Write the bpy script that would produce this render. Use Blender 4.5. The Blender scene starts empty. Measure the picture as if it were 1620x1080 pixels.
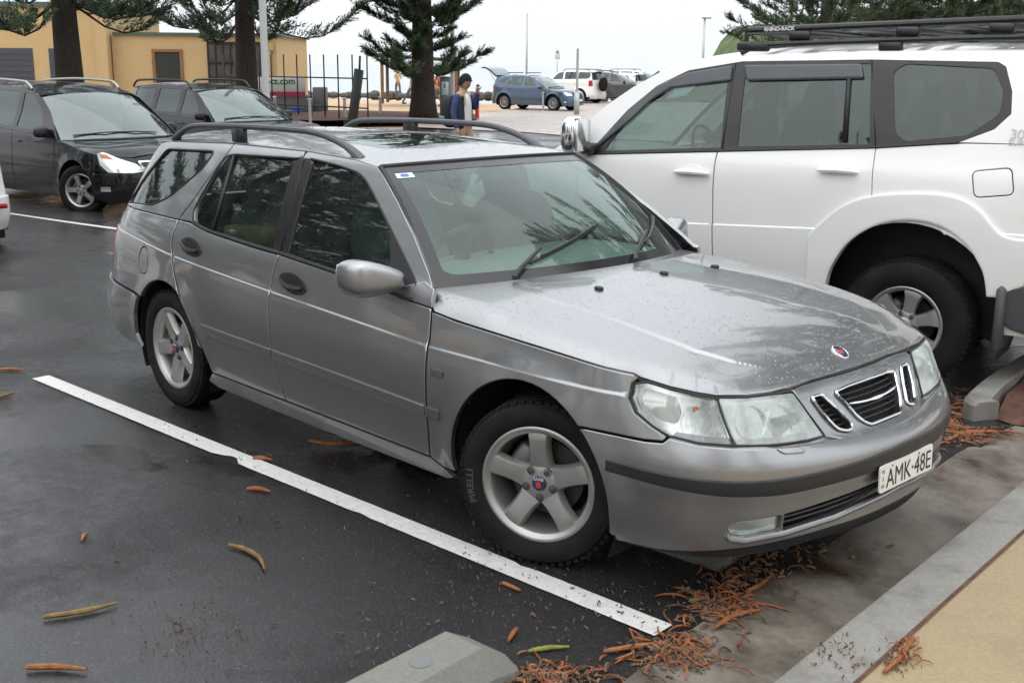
import bpy, math, random
import numpy as np
from mathutils import Vector, Matrix
from mathutils.geometry import delaunay_2d_cdt
random.seed(7); RNG = np.random.default_rng(7)
PI = math.pi
scene = bpy.context.scene
COL = scene.collection

# ------------------------------------------------------------------ camera
cam_d = bpy.data.cameras.new('camera'); cam = bpy.data.objects.new('camera', cam_d); COL.objects.link(cam)
CAM_P = Vector((2.679, -3.565, 1.767)); _yaw, _pit, _rol = (math.radians(a) for a in (136.07, 13.69, .52))
_fw = Vector((math.cos(_yaw)*math.cos(_pit), math.sin(_yaw)*math.cos(_pit), -math.sin(_pit)))
_rt = Vector((math.sin(_yaw), -math.cos(_yaw), 0)); _up = _rt.cross(_fw)
_r2 = _rt*math.cos(_rol) + _up*math.sin(_rol); _u2 = -_rt*math.sin(_rol) + _up*math.cos(_rol)
cam.matrix_world = Matrix(((_r2.x, _u2.x, -_fw.x, CAM_P.x), (_r2.y, _u2.y, -_fw.y, CAM_P.y), (_r2.z, _u2.z, -_fw.z, CAM_P.z), (0, 0, 0, 1)))
cam_d.sensor_fit = 'HORIZONTAL'; cam_d.sensor_width = 36; cam_d.lens = 36*1792.1/1620
cam_d.clip_start = .05; cam_d.clip_end = 20000
scene.camera = cam

# ------------------------------------------------------------------ sky, sun, exposure (overcast)
SUN_EL, SUN_AZ = math.radians(66), math.radians(-60)      # direction towards the sun, azimuth from +X
world = bpy.data.worlds.new('World'); scene.world = world; world.use_nodes = True
wn, wl = world.node_tree.nodes, world.node_tree.links
wn.clear()
_sky = wn.new('ShaderNodeTexSky'); _sky.sky_type = 'NISHITA'; _sky.sun_disc = False
_sky.sun_elevation = SUN_EL; _sky.sun_rotation = PI/2 - SUN_AZ; _sky.dust_density = 6; _sky.air_density = 1.0; _sky.ozone_density = 1.0
_hs = wn.new('ShaderNodeHueSaturation'); _hs.inputs['Saturation'].default_value = .35; wl.new(_sky.outputs[0], _hs.inputs['Color'])
_tc = wn.new('ShaderNodeTexCoord'); _mp = wn.new('ShaderNodeMapping'); _mp.inputs['Scale'].default_value = (1, 1, 2.6)
wl.new(_tc.outputs['Generated'], _mp.inputs[0])
_nz = wn.new('ShaderNodeTexNoise'); _nz.inputs['Scale'].default_value = 2.2; _nz.inputs['Detail'].default_value = 4
wl.new(_mp.outputs[0], _nz.inputs['Vector'])
_cr = wn.new('ShaderNodeValToRGB'); _cr.color_ramp.elements[0].position = .3; _cr.color_ramp.elements[1].position = .75
_cr.color_ramp.elements[0].color = (8.6, 9.0, 9.6, 1); _cr.color_ramp.elements[1].color = (9.7, 10.0, 10.4, 1)
wl.new(_nz.outputs[0], _cr.inputs[0])
_mx = wn.new('ShaderNodeMixRGB'); _mx.inputs[0].default_value = .88
wl.new(_hs.outputs[0], _mx.inputs[1]); wl.new(_cr.outputs[0], _mx.inputs[2])
# overcast luminance: a cloud deck is about twice as bright overhead as at the horizon
_sp = wn.new('ShaderNodeSeparateXYZ'); wl.new(_tc.outputs['Generated'], _sp.inputs[0])
_mr = wn.new('ShaderNodeMapRange'); _mr.inputs['From Min'].default_value = 0; _mr.inputs['From Max'].default_value = 1; _mr.inputs['To Min'].default_value = 1.12; _mr.inputs['To Max'].default_value = 2.1; wl.new(_sp.outputs[2], _mr.inputs['Value'])
_ml = wn.new('ShaderNodeMixRGB'); _ml.blend_type = 'MULTIPLY'; _ml.inputs[0].default_value = 1; wl.new(_mx.outputs[0], _ml.inputs[1]); wl.new(_mr.outputs[0], _ml.inputs[2])
_bg = wn.new('ShaderNodeBackground'); _bg.inputs['Strength'].default_value = .1
wl.new(_ml.outputs[0], _bg.inputs['Color'])
_wo = wn.new('ShaderNodeOutputWorld'); wl.new(_bg.outputs[0], _wo.inputs['Surface'])
sun_d = bpy.data.lights.new('sun', 'SUN'); sun = bpy.data.objects.new('sun', sun_d); COL.objects.link(sun)
sun_d.energy = .8; sun_d.angle = math.radians(110); sun_d.color = (1, .97, .92)
sun.rotation_euler = Vector((-math.cos(SUN_EL)*math.cos(SUN_AZ), -math.cos(SUN_EL)*math.sin(SUN_AZ), -math.sin(SUN_EL))).to_track_quat('-Z', 'Y').to_euler()
scene.view_settings.view_transform = 'Standard'; scene.view_settings.look = 'None'
scene.view_settings.exposure = 0.1; scene.view_settings.gamma = 1
scene.render.engine = 'CYCLES'
scene.cycles.use_denoising = True
scene.cycles.use_adaptive_sampling = True; scene.cycles.adaptive_threshold = .025; scene.cycles.adaptive_min_samples = 16
scene.cycles.max_bounces = 10; scene.cycles.transparent_max_bounces = 16; scene.cycles.glossy_bounces = 5
scene.cycles.caustics_reflective = False; scene.cycles.caustics_refractive = False

# ------------------------------------------------------------------ materials
MATS = {}
def _mk(name):
    m = bpy.data.materials.new(name); m.use_nodes = True; n = m.node_tree.nodes; b = n['Principled BSDF']; MATS[name] = m
    return m, n, m.node_tree.links, b
def _set(b, **k):
    for a, v in k.items():
        key = {'rough': 'Roughness', 'metal': 'Metallic', 'coat': 'Coat Weight', 'coat_rough': 'Coat Roughness', 'spec': 'Specular IOR Level', 'alpha': 'Alpha', 'ior': 'IOR'}[a]
        b.inputs[key].default_value = v
def coords(n, l, scale=(1, 1, 1), kind='Object'):
    tc = n.new('ShaderNodeTexCoord'); mp = n.new('ShaderNodeMapping'); mp.inputs['Scale'].default_value = scale
    l.new(tc.outputs[kind], mp.inputs[0]); return mp.outputs[0]
def noise(n, l, vec, scale, detail=4, rough=.55):
    t = n.new('ShaderNodeTexNoise'); t.inputs['Scale'].default_value = scale; t.inputs['Detail'].default_value = detail; t.inputs['Roughness'].default_value = rough
    if vec: l.new(vec, t.inputs['Vector'])
    return t.outputs[0]
def ramp(n, l, fac, stops):
    r = n.new('ShaderNodeValToRGB'); e = r.color_ramp.elements
    while len(e) < len(stops): e.new(.5)
    for i, (p, c) in enumerate(stops):
        e[i].position = p; e[i].color = (*c, 1) if len(c) == 3 else c
    l.new(fac, r.inputs[0]); return r.outputs[0]
def g3(v): return (v, v, v)
def bump(n, l, b, h, strength, dist=.01, prev=None):
    u = n.new('ShaderNodeBump'); u.inputs['Strength'].default_value = strength; u.inputs['Distance'].default_value = dist
    l.new(h, u.inputs['Height'])
    if prev: l.new(prev, u.inputs['Normal'])
    if b: l.new(u.outputs[0], b.inputs['Normal'])
    return u.outputs[0]
def mathn(n, l, op, a, c):
    x = n.new('ShaderNodeMath'); x.operation = op
    for i, v in enumerate((a, c)):
        if isinstance(v, (int, float)): x.inputs[i].default_value = v
        else: l.new(v, x.inputs[i])
    return x.outputs[0]
def mixc(n, l, fac, a, c, mode='MIX'):
    x = n.new('ShaderNodeMixRGB'); x.blend_type = mode
    for i, v in enumerate((fac, a, c)):
        if isinstance(v, (int, float)): x.inputs[i].default_value = v
        elif isinstance(v, tuple): x.inputs[i].default_value = (*v, 1)
        else: l.new(v, x.inputs[i])
    return x.outputs[0]
def plain(name, col, rough=.5, metal=0, var=.12, scale=30, bmp=0, **k):
    """colour with a little mottling, and optional fine relief"""
    m, n, l, b = _mk(name); _set(b, rough=rough, metal=metal, **k)
    v = coords(n, l); f = noise(n, l, v, scale)
    c = ramp(n, l, f, [(.25, tuple(x*(1-var) for x in col)), (.75, tuple(min(1, x*(1+var)) for x in col))])
    l.new(c, b.inputs['Base Color'])
    l.new(ramp(n, l, noise(n, l, v, scale*.3), [(.3, g3(max(0, rough*.85))), (.7, g3(min(1, rough*1.15)))]), b.inputs['Roughness'])
    if bmp: bump(n, l, b, noise(n, l, v, scale*4), bmp, .004)
    return m
def paint(name, col, metal=.0, rough=.3, coat=1, dirt=(.12, .105, .09), dirt_amt=.5, wet=.3, flake=0, spec=.5):
    """car paint with clear coat, road film near the sills and rain beads"""
    m, n, l, b = _mk(name); _set(b, metal=metal, rough=rough, coat=coat, coat_rough=.04, spec=spec)
    v = coords(n, l)
    big = noise(n, l, v, 3, 6); fine = noise(n, l, v, 60, 3)
    sep = n.new('ShaderNodeSeparateXYZ'); l.new(v, sep.inputs[0])
    low = ramp(n, l, sep.outputs[2], [(.18, g3(1)), (.62, g3(0))])
    dm = mathn(n, l, 'MULTIPLY', mathn(n, l, 'MULTIPLY', low, ramp(n, l, big, [(.35, g3(.25)), (.7, g3(1))])), dirt_amt)
    base = col
    if flake:
        fl = noise(n, l, v, 900, 1)
        base = ramp(n, l, fl, [(.3, tuple(c*(1-flake) for c in col)), (.7, tuple(min(1, c*(1+flake)) for c in col))])
    c = mixc(n, l, dm, base, dirt); l.new(c, b.inputs['Base Color'])
    l.new(mathn(n, l, 'ADD', mathn(n, l, 'MULTIPLY', dm, .4), ramp(n, l, big, [(.3, g3(rough*.97)), (.75, g3(rough*1.05))])), b.inputs['Roughness'])
    l.new(mathn(n, l, 'SUBTRACT', 1.0*coat, mathn(n, l, 'MULTIPLY', dm, .8)), b.inputs['Coat Weight'])
    l.new(ramp(n, l, noise(n, l, v, 8, 5), [(.4, g3(.03)), (.75, g3(.10))]), b.inputs['Coat Roughness'])
    if wet:
        vo = n.new('ShaderNodeTexVoronoi'); vo.inputs['Scale'].default_value = 55; vo.inputs['Randomness'].default_value = 1; l.new(v, vo.inputs['Vector'])
        drop = ramp(n, l, vo.outputs['Distance'], [(.0, g3(1)), (.24, g3(0))])
        geo = n.new('ShaderNodeNewGeometry'); sg = n.new('ShaderNodeSeparateXYZ'); l.new(geo.outputs['Normal'], sg.inputs[0])
        upm = ramp(n, l, sg.outputs[2], [(.6, g3(0)), (.85, g3(1))])
        patch = ramp(n, l, noise(n, l, v, 5, 4), [(.34, g3(.15)), (.52, g3(1))])
        h = mathn(n, l, 'MULTIPLY', mathn(n, l, 'MULTIPLY', drop, upm), patch)
        nb = bump(n, l, None, h, wet, .012)
        l.new(nb, b.inputs['Coat Normal'])
        l.new(bump(n, l, None, h, wet*.35, .006), b.inputs['Normal'])
    return m
def glass(name, tint=(.55, .66, .6), trans=.75, streak=.0, refl=.0, film=0):
    """window glass: fresnel reflection over tinted see-through; film = share of dirt, rain film and haze scattering light"""
    m = bpy.data.materials.new(name); m.use_nodes = True; MATS[name] = m; n, l = m.node_tree.nodes, m.node_tree.links; n.clear()
    out = n.new('ShaderNodeOutputMaterial'); tr = n.new('ShaderNodeBsdfTransparent'); tr.inputs[0].default_value = (*[t*trans for t in tint], 1)
    gl = n.new('ShaderNodeBsdfGlossy'); gl.inputs['Roughness'].default_value = .015; gl.inputs['Color'].default_value = (.90, 1, .965, 1)
    fr = n.new('ShaderNodeLayerWeight'); fr.inputs['Blend'].default_value = .5
    fac = mathn(n, l, 'ADD', mathn(n, l, 'MULTIPLY', mathn(n, l, 'POWER', fr.outputs['Facing'], 4.2), .9), refl+.045)
    mx = n.new('ShaderNodeMixShader'); l.new(fac, mx.inputs[0]); l.new(tr.outputs[0], mx.inputs[1]); l.new(gl.outputs[0], mx.inputs[2])
    v = coords(n, l)
    vo = n.new('ShaderNodeTexVoronoi'); vo.inputs['Scale'].default_value = 160; l.new(v, vo.inputs['Vector'])
    h = mathn(n, l, 'MULTIPLY', ramp(n, l, vo.outputs['Distance'], [(0, g3(1)), (.25, g3(0))]), ramp(n, l, noise(n, l, v, 6, 4), [(.45, g3(0)), (.62, g3(1))]))
    nb = bump(n, l, None, h, .25, .003); l.new(nb, gl.inputs['Normal'])
    last = mx.outputs[0]
    if film:
        df = n.new('ShaderNodeBsdfDiffuse'); df.inputs[0].default_value = (.62, .68, .65, 1)
        v2 = coords(n, l, (1, 1, 1)); s1 = noise(n, l, v2, 7, 5, .6)
        m2 = n.new('ShaderNodeMixShader'); l.new(mathn(n, l, 'MULTIPLY', ramp(n, l, s1, [(.35, g3(.35)), (.65, g3(1))]), film), m2.inputs[0]); l.new(last, m2.inputs[1]); l.new(df.outputs[0], m2.inputs[2]); last = m2.outputs[0]
    l.new(last, out.inputs[0]); return m

# ------------------------------------------------------------------ object helpers
def link(o, parent=None):
    COL.objects.link(o)
    if parent: o.parent = parent
    return o
def tag(o, label=None, cat=None, group=None, kind=None):
    for k, v in (('label', label), ('category', cat), ('group', group), ('kind', kind)):
        if v: o[k] = v
    return o
def thing(name, label, cat, loc=(0, 0, 0), rot=(0, 0, 0), group=None):
    o = bpy.data.objects.new(name, None); o.empty_display_size = .2; link(o); o.location = loc; o.rotation_euler = rot
    return tag(o, label, cat, group)
def mesh_from(name, verts, faces, mat, smooth=True, sharp=None):
    me = bpy.data.meshes.new(name); me.from_pydata([tuple(map(float, v)) for v in verts], [], [tuple(map(int, f)) for f in faces]); me.update()
    if mat is not None:
        for mm in (mat if isinstance(mat, (list, tuple)) else [mat]): me.materials.append(MATS[mm] if isinstance(mm, str) else mm)
    if smooth:
        me.polygons.foreach_set('use_smooth', [True]*len(me.polygons))
        if sharp is not None: sharp_by_angle(me, sharp)
    return me
def sharp_by_angle(me, ang):
    """mark edges whose faces meet at more than ang degrees as sharp"""
    nf = len(me.polygons)
    if not nf: return
    nor = np.empty(nf*3); me.polygons.foreach_get('normal', nor); nor = nor.reshape(-1, 3)
    lv = np.empty(len(me.loops), int); me.loops.foreach_get('edge_index', lv)
    ls = np.empty(nf, int); lt = np.empty(nf, int); me.polygons.foreach_get('loop_start', ls); me.polygons.foreach_get('loop_total', lt)
    fi = np.repeat(np.arange(nf), lt)
    ne = len(me.edges); first = np.full(ne, -1); sh = np.zeros(ne, bool); c = math.cos(math.radians(ang))
    order = np.argsort(lv, kind='stable'); e = lv[order]; f = fi[order]
    same = np.r_[e[1:] == e[:-1], False]
    i = np.where(same)[0]
    dots = (nor[f[i]]*nor[f[i+1]]).sum(1); sh[e[i]] = dots < c
    a = me.attributes.get('sharp_edge') or me.attributes.new('sharp_edge', 'BOOLEAN', 'EDGE'); a.data.foreach_set('value', sh)
def obj(name, verts, faces, mat, parent=None, smooth=True, sharp=35):
    return link(bpy.data.objects.new(name, mesh_from(name, verts, faces, mat, smooth, sharp)), parent)
class MB:
    """collects shapes into one mesh"""
    def __init__(s): s.v = []; s.f = []; s.n = 0
    def add(s, v, f):
        v = [tuple(p) for p in v]; s.v += v; s.f += [tuple(i+s.n for i in q) for q in f]; s.n += len(v); return s
    def box(s, c, d, rz=0, M=None):
        x, y, z = (a/2 for a in d); P = [(-x, -y, -z), (x, -y, -z), (x, y, -z), (-x, y, -z), (-x, -y, z), (x, -y, z), (x, y, z), (-x, y, z)]
        R = M or Matrix.Rotation(rz, 3, 'Z'); P = [tuple(R @ Vector(p) + Vector(c)) for p in P]
        return s.add(P, [(0, 3, 2, 1), (4, 5, 6, 7), (0, 1, 5, 4), (1, 2, 6, 5), (2, 3, 7, 6), (3, 0, 4, 7)])
    def bbox(s, c, d, bev, rz=0, M=None):
        """box with chamfered edges"""
        x, y, z = (a/2 for a in d); b = min(bev, x*.95, y*.95, z*.95); P = []; idx = {}
        R = M or Matrix.Rotation(rz, 3, 'Z')
        for sx in (-1, 1):
            for sy in (-1, 1):
                for sz in (-1, 1):
                    for k in range(3):
                        p = [sx*x, sy*y, sz*z]
                        for j in range(3):
                            if j != k: p[j] -= (sx, sy, sz)[j]*b
                        idx[(sx, sy, sz, k)] = len(P); P.append(tuple(R @ Vector(p) + Vector(c)))
        F = []
        for k in range(3):
            a, e = [(1, 2), (2, 0), (0, 1)][k]
            for sg in (-1, 1):
                q = []
                for (sa, se) in ((-1, -1), (1, -1), (1, 1), (-1, 1)):
                    t = [0, 0, 0]; t[k] = sg; t[a] = sa; t[e] = se; q.append(idx[(*t, k)])
                F.append(tuple(q if sg > 0 else q[::-1]))
        for k in range(3):
            a, e = [(1, 2), (2, 0), (0, 1)][k]
            for sa in (-1, 1):
                for se in (-1, 1):
                    t0 = [0, 0, 0]; t0[k] = -1; t0[a] = sa; t0[e] = se; t1 = list(t0); t1[k] = 1
                    q = [idx[(*t0, a)], idx[(*t1, a)], idx[(*t1, e)], idx[(*t0, e)]]
                    F.append(tuple(q if sa*se < 0 else q[::-1]))
        for sx in (-1, 1):
            for sy in (-1, 1):
                for sz in (-1, 1):
                    q = [idx[(sx, sy, sz, k)] for k in range(3)]; F.append(tuple(q if sx*sy*sz > 0 else q[::-1]))
        return s.add(P, F)
    def tube(s, pts, r, n=8, cap=True, flat=1.0, upv=(0, 0, 1)):
        pts = [Vector(p) for p in pts]; rs = r if isinstance(r, (list, tuple)) else [r]*len(pts); V = []; F = []
        for i, p in enumerate(pts):
            t = (pts[min(i+1, len(pts)-1)] - pts[max(i-1, 0)]).normalized(); u = Vector(upv)
            if abs(t.dot(u)) > .96: u = Vector((1, 0, 0)) if abs(t.x) < .9 else Vector((0, 1, 0))
            a = t.cross(u).normalized(); b = a.cross(t)
            for k in range(n):
                w = 2*PI*k/n; V.append(p + a*(math.cos(w)*rs[i]) + b*(math.sin(w)*rs[i]*flat))
        for i in range(len(pts)-1):
            for k in range(n):
                k2 = (k+1) % n; F.append((i*n+k, i*n+k2, (i+1)*n+k2, (i+1)*n+k))
        if cap: F.append(tuple(range(n))[::-1]); F.append(tuple((len(pts)-1)*n+k for k in range(n)))
        return s.add(V, F)
    def lathe(s, prof, n=48, M=None, close=False):
        """profile of (radius, height) turned about local Z"""
        V = []; F = []; m = len(prof)
        for k in range(n):
            a = 2*PI*k/n
            for r, h in prof: V.append((r*math.cos(a), r*math.sin(a), h))
        if M is not None: V = [tuple(M @ Vector(p)) for p in V]
        for k in range(n):
            k2 = (k+1) % n
            for i in range(m if close else m-1):
                j = (i+1) % m; F.append((k*m+i, k2*m+i, k2*m+j, k*m+j))
        return s.add(V, F)
    def prism(s, poly, z0, z1, M=None):
        n = len(poly); V = [(x, y, z0) for x, y in poly] + [(x, y, z1) for x, y in poly]
        if M is not None: V = [tuple(M @ Vector(p)) for p in V]
        return s.add(V, [tuple(range(n))[::-1], tuple(range(n, 2*n))] + [(i, (i+1) % n, n+(i+1) % n, n+i) for i in range(n)])
    def build(s, name, mat, parent=None, smooth=True, sharp=35): return obj(name, s.v, s.f, mat, parent, smooth, sharp)
def superbox(c, d, e=3.5, n=12, R=None):
    """rounded cushion-like box (superellipsoid)"""
    V = []; F = []; a, b, h = (x/2 for x in d); R = R or Matrix.Identity(3)
    sg = lambda x, p: math.copysign(abs(x)**p, x)
    for i in range(n+1):
        th = -PI/2 + PI*i/n
        for j in range(2*n):
            ph = 2*PI*j/(2*n); p = 2/e
            V.append(tuple(R @ Vector((a*sg(math.cos(th), p)*sg(math.cos(ph), p), b*sg(math.cos(th), p)*sg(math.sin(ph), p), h*sg(math.sin(th), p))) + Vector(c)))
    for i in range(n):
        for j in range(2*n): F.append((i*2*n+j, i*2*n+(j+1) % (2*n), (i+1)*2*n+(j+1) % (2*n), (i+1)*2*n+j))
    return V, F
_txt = {}
def text_mesh(s, size=1.0, extrude=0, bold=0):
    """flat lettering as vertices and faces, centred on the origin in XY"""
    key = (s, size, extrude, bold)
    if key in _txt: return _txt[key]
    c = bpy.data.curves.new('lettering', 'FONT'); c.body = s; c.size = size; c.extrude = extrude; c.align_x = 'CENTER'; c.align_y = 'CENTER'; c.offset = bold; c.resolution_u = 3
    o = bpy.data.objects.new('lettering', c); COL.objects.link(o)
    dg = bpy.context.evaluated_depsgraph_get(); me = o.evaluated_get(dg).to_mesh()
    V = [tuple(v.co) for v in me.vertices]; F = [tuple(p.vertices) for p in me.polygons]
    o.evaluated_get(dg).to_mesh_clear(); bpy.data.objects.remove(o); bpy.data.curves.remove(c)
    _txt[key] = (V, F); return V, F

# ------------------------------------------------------------------ curves and trimmed panels
def cspline(x, y):
    x = np.asarray(x, float); y = np.asarray(y, float); flat = y.ndim == 1
    if flat: y = y[:, None]
    n = len(x); h = np.diff(x); A = np.zeros((n, n)); R = np.zeros((n, y.shape[1])); A[0, 0] = A[-1, -1] = 1
    for i in range(1, n-1):
        A[i, i-1] = h[i-1]; A[i, i] = 2*(h[i-1]+h[i]); A[i, i+1] = h[i]; R[i] = 6*((y[i+1]-y[i])/h[i]-(y[i]-y[i-1])/h[i-1])
    Mm = np.linalg.solve(A, R)
    def f(t):
        t = np.asarray(t, float); i = np.clip(np.searchsorted(x, t)-1, 0, n-2); dx = x[i+1]-x[i]
        a = ((x[i+1]-t)/dx)[..., None]; b = ((t-x[i])/dx)[..., None]; dx = dx[..., None]
        r = a*y[i]+b*y[i+1]+((a**3-a)*Mm[i]+(b**3-b)*Mm[i+1])*dx**2/6
        return r[..., 0] if flat else r
    return f
def pchip(x, y):
    x = np.asarray(x, float); y = np.asarray(y, float); h = np.diff(x); d = np.diff(y)/h; m = np.zeros_like(y)
    for i in range(1, len(x)-1):
        if d[i-1]*d[i] > 0:
            w1 = 2*h[i]+h[i-1]; w2 = h[i]+2*h[i-1]; m[i] = (w1+w2)/(w1/d[i-1]+w2/d[i])
    m[0] = d[0]; m[-1] = d[-1]
    def f(t):
        t = np.asarray(t, float); i = np.clip(np.searchsorted(x, t)-1, 0, len(x)-2); hh = x[i+1]-x[i]; u = np.clip((t-x[i])/hh, -.6, 1.6)
        return (2*u**3-3*u**2+1)*y[i]+(u**3-2*u**2+u)*hh*m[i]+(-2*u**3+3*u**2)*y[i+1]+(u**3-u**2)*hh*m[i+1]
    return f
def smst(a, b, t): t = np.clip((np.asarray(t, float)-a)/(b-a), 0, 1); return t*t*(3-2*t)
def fillet(poly, r, k=5):
    P = [np.array(p, float) for p in poly]; out = []; n = len(P); rs = r if isinstance(r, (list, tuple)) else [r]*n
    for i in range(n):
        p, a, b = P[i], P[i-1], P[(i+1) % n]; la, lb = np.linalg.norm(a-p), np.linalg.norm(b-p); q = min(rs[i], la*.45, lb*.45)
        if q < 1e-5: out.append(p); continue
        A = p+(a-p)/la*q; B = p+(b-p)/lb*q
        for j in range(k+1): t = j/k; out.append((1-t)**2*A+2*t*(1-t)*p+t*t*B)
    return np.array(out)
def closed_curve(pts, k=6):
    P = np.array(pts, float); n = len(P); out = []
    for i in range(n):
        p0, p1, p2, p3 = P[i-1], P[i], P[(i+1) % n], P[(i+2) % n]
        for j in range(k):
            t = j/k; out.append(.5*((2*p1)+(-p0+p2)*t+(2*p0-5*p1+4*p2-p3)*t*t+(-p0+3*p1-3*p2+p3)*t**3))
    return np.array(out)
def open_curve(pts, k=6):
    P = [np.array(p, float) for p in pts]; P = [2*P[0]-P[1]]+P+[2*P[-1]-P[-2]]; out = []
    for i in range(1, len(P)-2):
        p0, p1, p2, p3 = P[i-1:i+3]
        for j in range(k): t = j/k; out.append(.5*((2*p1)+(-p0+p2)*t+(2*p0-5*p1+4*p2-p3)*t*t+(-p0+3*p1-3*p2+p3)*t**3))
    out.append(P[-2]); return np.array(out)
def arc(cx, cz, r, a0, a1, n=18, rz=None): 
    a = np.radians(np.linspace(a0, a1, n)); return np.stack([cx+r*np.cos(a), cz+(rz or r)*np.sin(a)], 1)
def _resample(P, h):
    out = []; n = len(P)
    for i in range(n):
        a, b = P[i], P[(i+1) % n]; L = np.linalg.norm(b-a)
        if L < 1e-6: continue
        m = max(1, int(math.ceil(L/h)))
        for j in range(m): out.append(a+(b-a)*j/m)
    return np.array(out)
def _inside(P, Q):
    c = np.zeros(len(Q), bool); x, y = Q[:, 0], Q[:, 1]; n = len(P)
    for i in range(n):
        (x1, y1), (x2, y2) = P[i], P[i-1]
        if y1 == y2: continue
        c ^= ((y1 > y) != (y2 > y)) & (x < (x2-x1)*(y-y1)/(y2-y1)+x1)
    return c
def _dist(P, Q, closed=True):
    d = np.full(len(Q), 1e9); n = len(P)
    for i in range(n if closed else n-1):
        a, b = P[i], P[(i+1) % n]; ab = b-a; L = ab@ab
        t = np.clip(((Q-a)@ab)/max(L, 1e-12), 0, 1); d = np.minimum(d, np.hypot(*(Q-a-t[:, None]*ab).T))
    return d
def _area(P): x, y = P[:, 0], P[:, 1]; return .5*(x*np.roll(y, -1)-np.roll(x, -1)*y).sum()
def panel(name, outline, surf, mat, parent=None, res=.045, holes=(), depth=.018, lift=0.0, flip=False, bev=.0, extra=None, centre=(-1.3, 0, .55), eh=None, gap=0.0, tilt=.75, custom=True):
    """a trimmed sheet: 2D outline in surface parameters -> curved panel with folded edges"""
    eh = eh or res*.7
    loops = [_resample(np.asarray(outline, float), eh)]+[_resample(np.asarray(h, float), eh) for h in holes]
    if _area(loops[0]) < 0: loops[0] = loops[0][::-1]
    for i in range(1, len(loops)):
        if _area(loops[i]) > 0: loops[i] = loops[i][::-1]
    if gap:
        for i, h in enumerate(loops):
            t = np.roll(h, -1, 0)-np.roll(h, 1, 0); t /= np.maximum(np.linalg.norm(t, axis=1, keepdims=True), 1e-9)
            loops[i] = h+np.stack([-t[:, 1], t[:, 0]], 1)*gap
    lo, hi = loops[0].min(0), loops[0].max(0)
    gx = np.arange(lo[0]+res*.5, hi[0], res); gy = np.arange(lo[1]+res*.5, hi[1], res*.92)
    Q = np.array([(x+(res*.5 if j % 2 else 0), y) for j, y in enumerate(gy) for x in gx]) if len(gx) and len(gy) else np.zeros((0, 2))
    keep = np.zeros(len(Q), bool)
    if len(Q):
        keep = _inside(loops[0], Q)
        for h in loops[1:]: keep &= ~_inside(h, Q)
        Q = Q[keep]; ok = np.ones(len(Q), bool)
        for h in loops: ok &= _dist(h, Q) > max(res*.4, bev*2.2)
        Q = Q[ok]
    ex = []
    if extra is not None:
        for line in extra:
            E_ = np.asarray(line, float); k = _inside(loops[0], E_)
            for h in loops[1:]: k &= ~_inside(h, E_)
            E_ = E_[k]
            if len(E_):
                for h in loops: E_ = E_[_dist(h, E_) > .004] if len(E_) else E_
            if len(E_):
                ex.append(E_)
                if len(Q) and len(E_) > 1: Q = Q[_dist(E_, Q, False) > .012]
    pts = list(loops[0]); nb = [len(loops[0])]
    for h in loops[1:]: pts += list(h); nb.append(len(h))
    NB = sum(nb); edges = []; o = 0
    for m in nb: edges += [(o+i, o+(i+1) % m) for i in range(m)]; o += m
    if bev:
        for h in loops:
            t = np.roll(h, -1, 0)-np.roll(h, 1, 0); t /= np.maximum(np.linalg.norm(t, axis=1, keepdims=True), 1e-9)
            ins = h+np.stack([-t[:, 1], t[:, 0]], 1)*bev
            k = _inside(loops[0], ins)
            for g in loops[1:]: k &= ~_inside(g, ins)
            ins = ins[k]
            for g in loops: ins = ins[_dist(g, ins) > bev*.8] if len(ins) else ins
            pts += list(ins)
    for e_ in ex: pts += list(e_)
    pts += list(Q)
    r = delaunay_2d_cdt([Vector((float(p[0]), float(p[1]))) for p in pts], edges, [], 1, 1e-6)
    P2 = np.array([(v.x, v.y) for v in r[0]]); tris = [tuple(t) for t in r[2]]
    if len(loops) > 1:
        cen = np.array([P2[list(t)].mean(0) for t in tris]); k = np.ones(len(tris), bool)
        for h in loops[1:]: k &= ~_inside(h, cen)
        tris = [t for t, a in zip(tris, k) if a]
    e = 1e-3; A, B = P2[:, 0], P2[:, 1]; P = surf(A, B)
    du = surf(A+e, B)-surf(A-e, B); dv = surf(A, B+e)-surf(A, B-e); N = np.cross(du, dv); N /= np.maximum(np.linalg.norm(N, axis=1, keepdims=True), 1e-12)
    c = np.array(centre); m = N*((P-c)) ; s = np.sign(m.sum()) or 1; N = N*s
    if (s < 0): tris = [t[::-1] for t in tris]
    P = P+N*lift
    # boundary edges
    cnt = {}
    for t in tris:
        for i in range(len(t)): cnt[(t[i], t[(i+1) % len(t)])] = 1
    bnd = [(a, b) for (a, b) in cnt if (b, a) not in cnt]
    V = P.copy(); bs = sorted({a for a, b in bnd}|{b for a, b in bnd}); NN = N.copy()
    if bev:
        outd = np.zeros_like(P)                       # outward direction along the sheet at its edge
        for a, b in bnd: o_ = np.cross(P[b]-P[a], N[a]); outd[a] += o_; outd[b] += o_
        outd /= np.maximum(np.linalg.norm(outd, axis=1, keepdims=True), 1e-12)
        V[bs] -= N[bs]*bev*.6; NN[bs] = N[bs]+outd[bs]*tilt; NN[bs] /= np.linalg.norm(NN[bs], axis=1, keepdims=True)
    idx = {v: len(V)+i for i, v in enumerate(bs)}
    F = list(tris); LN = [NN[v] for t in tris for v in t]
    if depth:
        V = np.vstack([V, V[bs]-N[bs]*depth])
        for a, b in bnd:
            F.append((b, a, idx[a], idx[b])); o_ = np.cross(V[b]-V[a], N[a]); o_ = o_/max(np.linalg.norm(o_), 1e-12); LN += [o_]*4
    if flip: 
        V = V*np.array([1, -1, 1]); k = 0; L2 = []
        for f in F: L2 += LN[k:k+len(f)][::-1]; k += len(f)
        F = [f[::-1] for f in F]; LN = [n_*np.array([1, -1, 1]) for n_ in L2]
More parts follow.
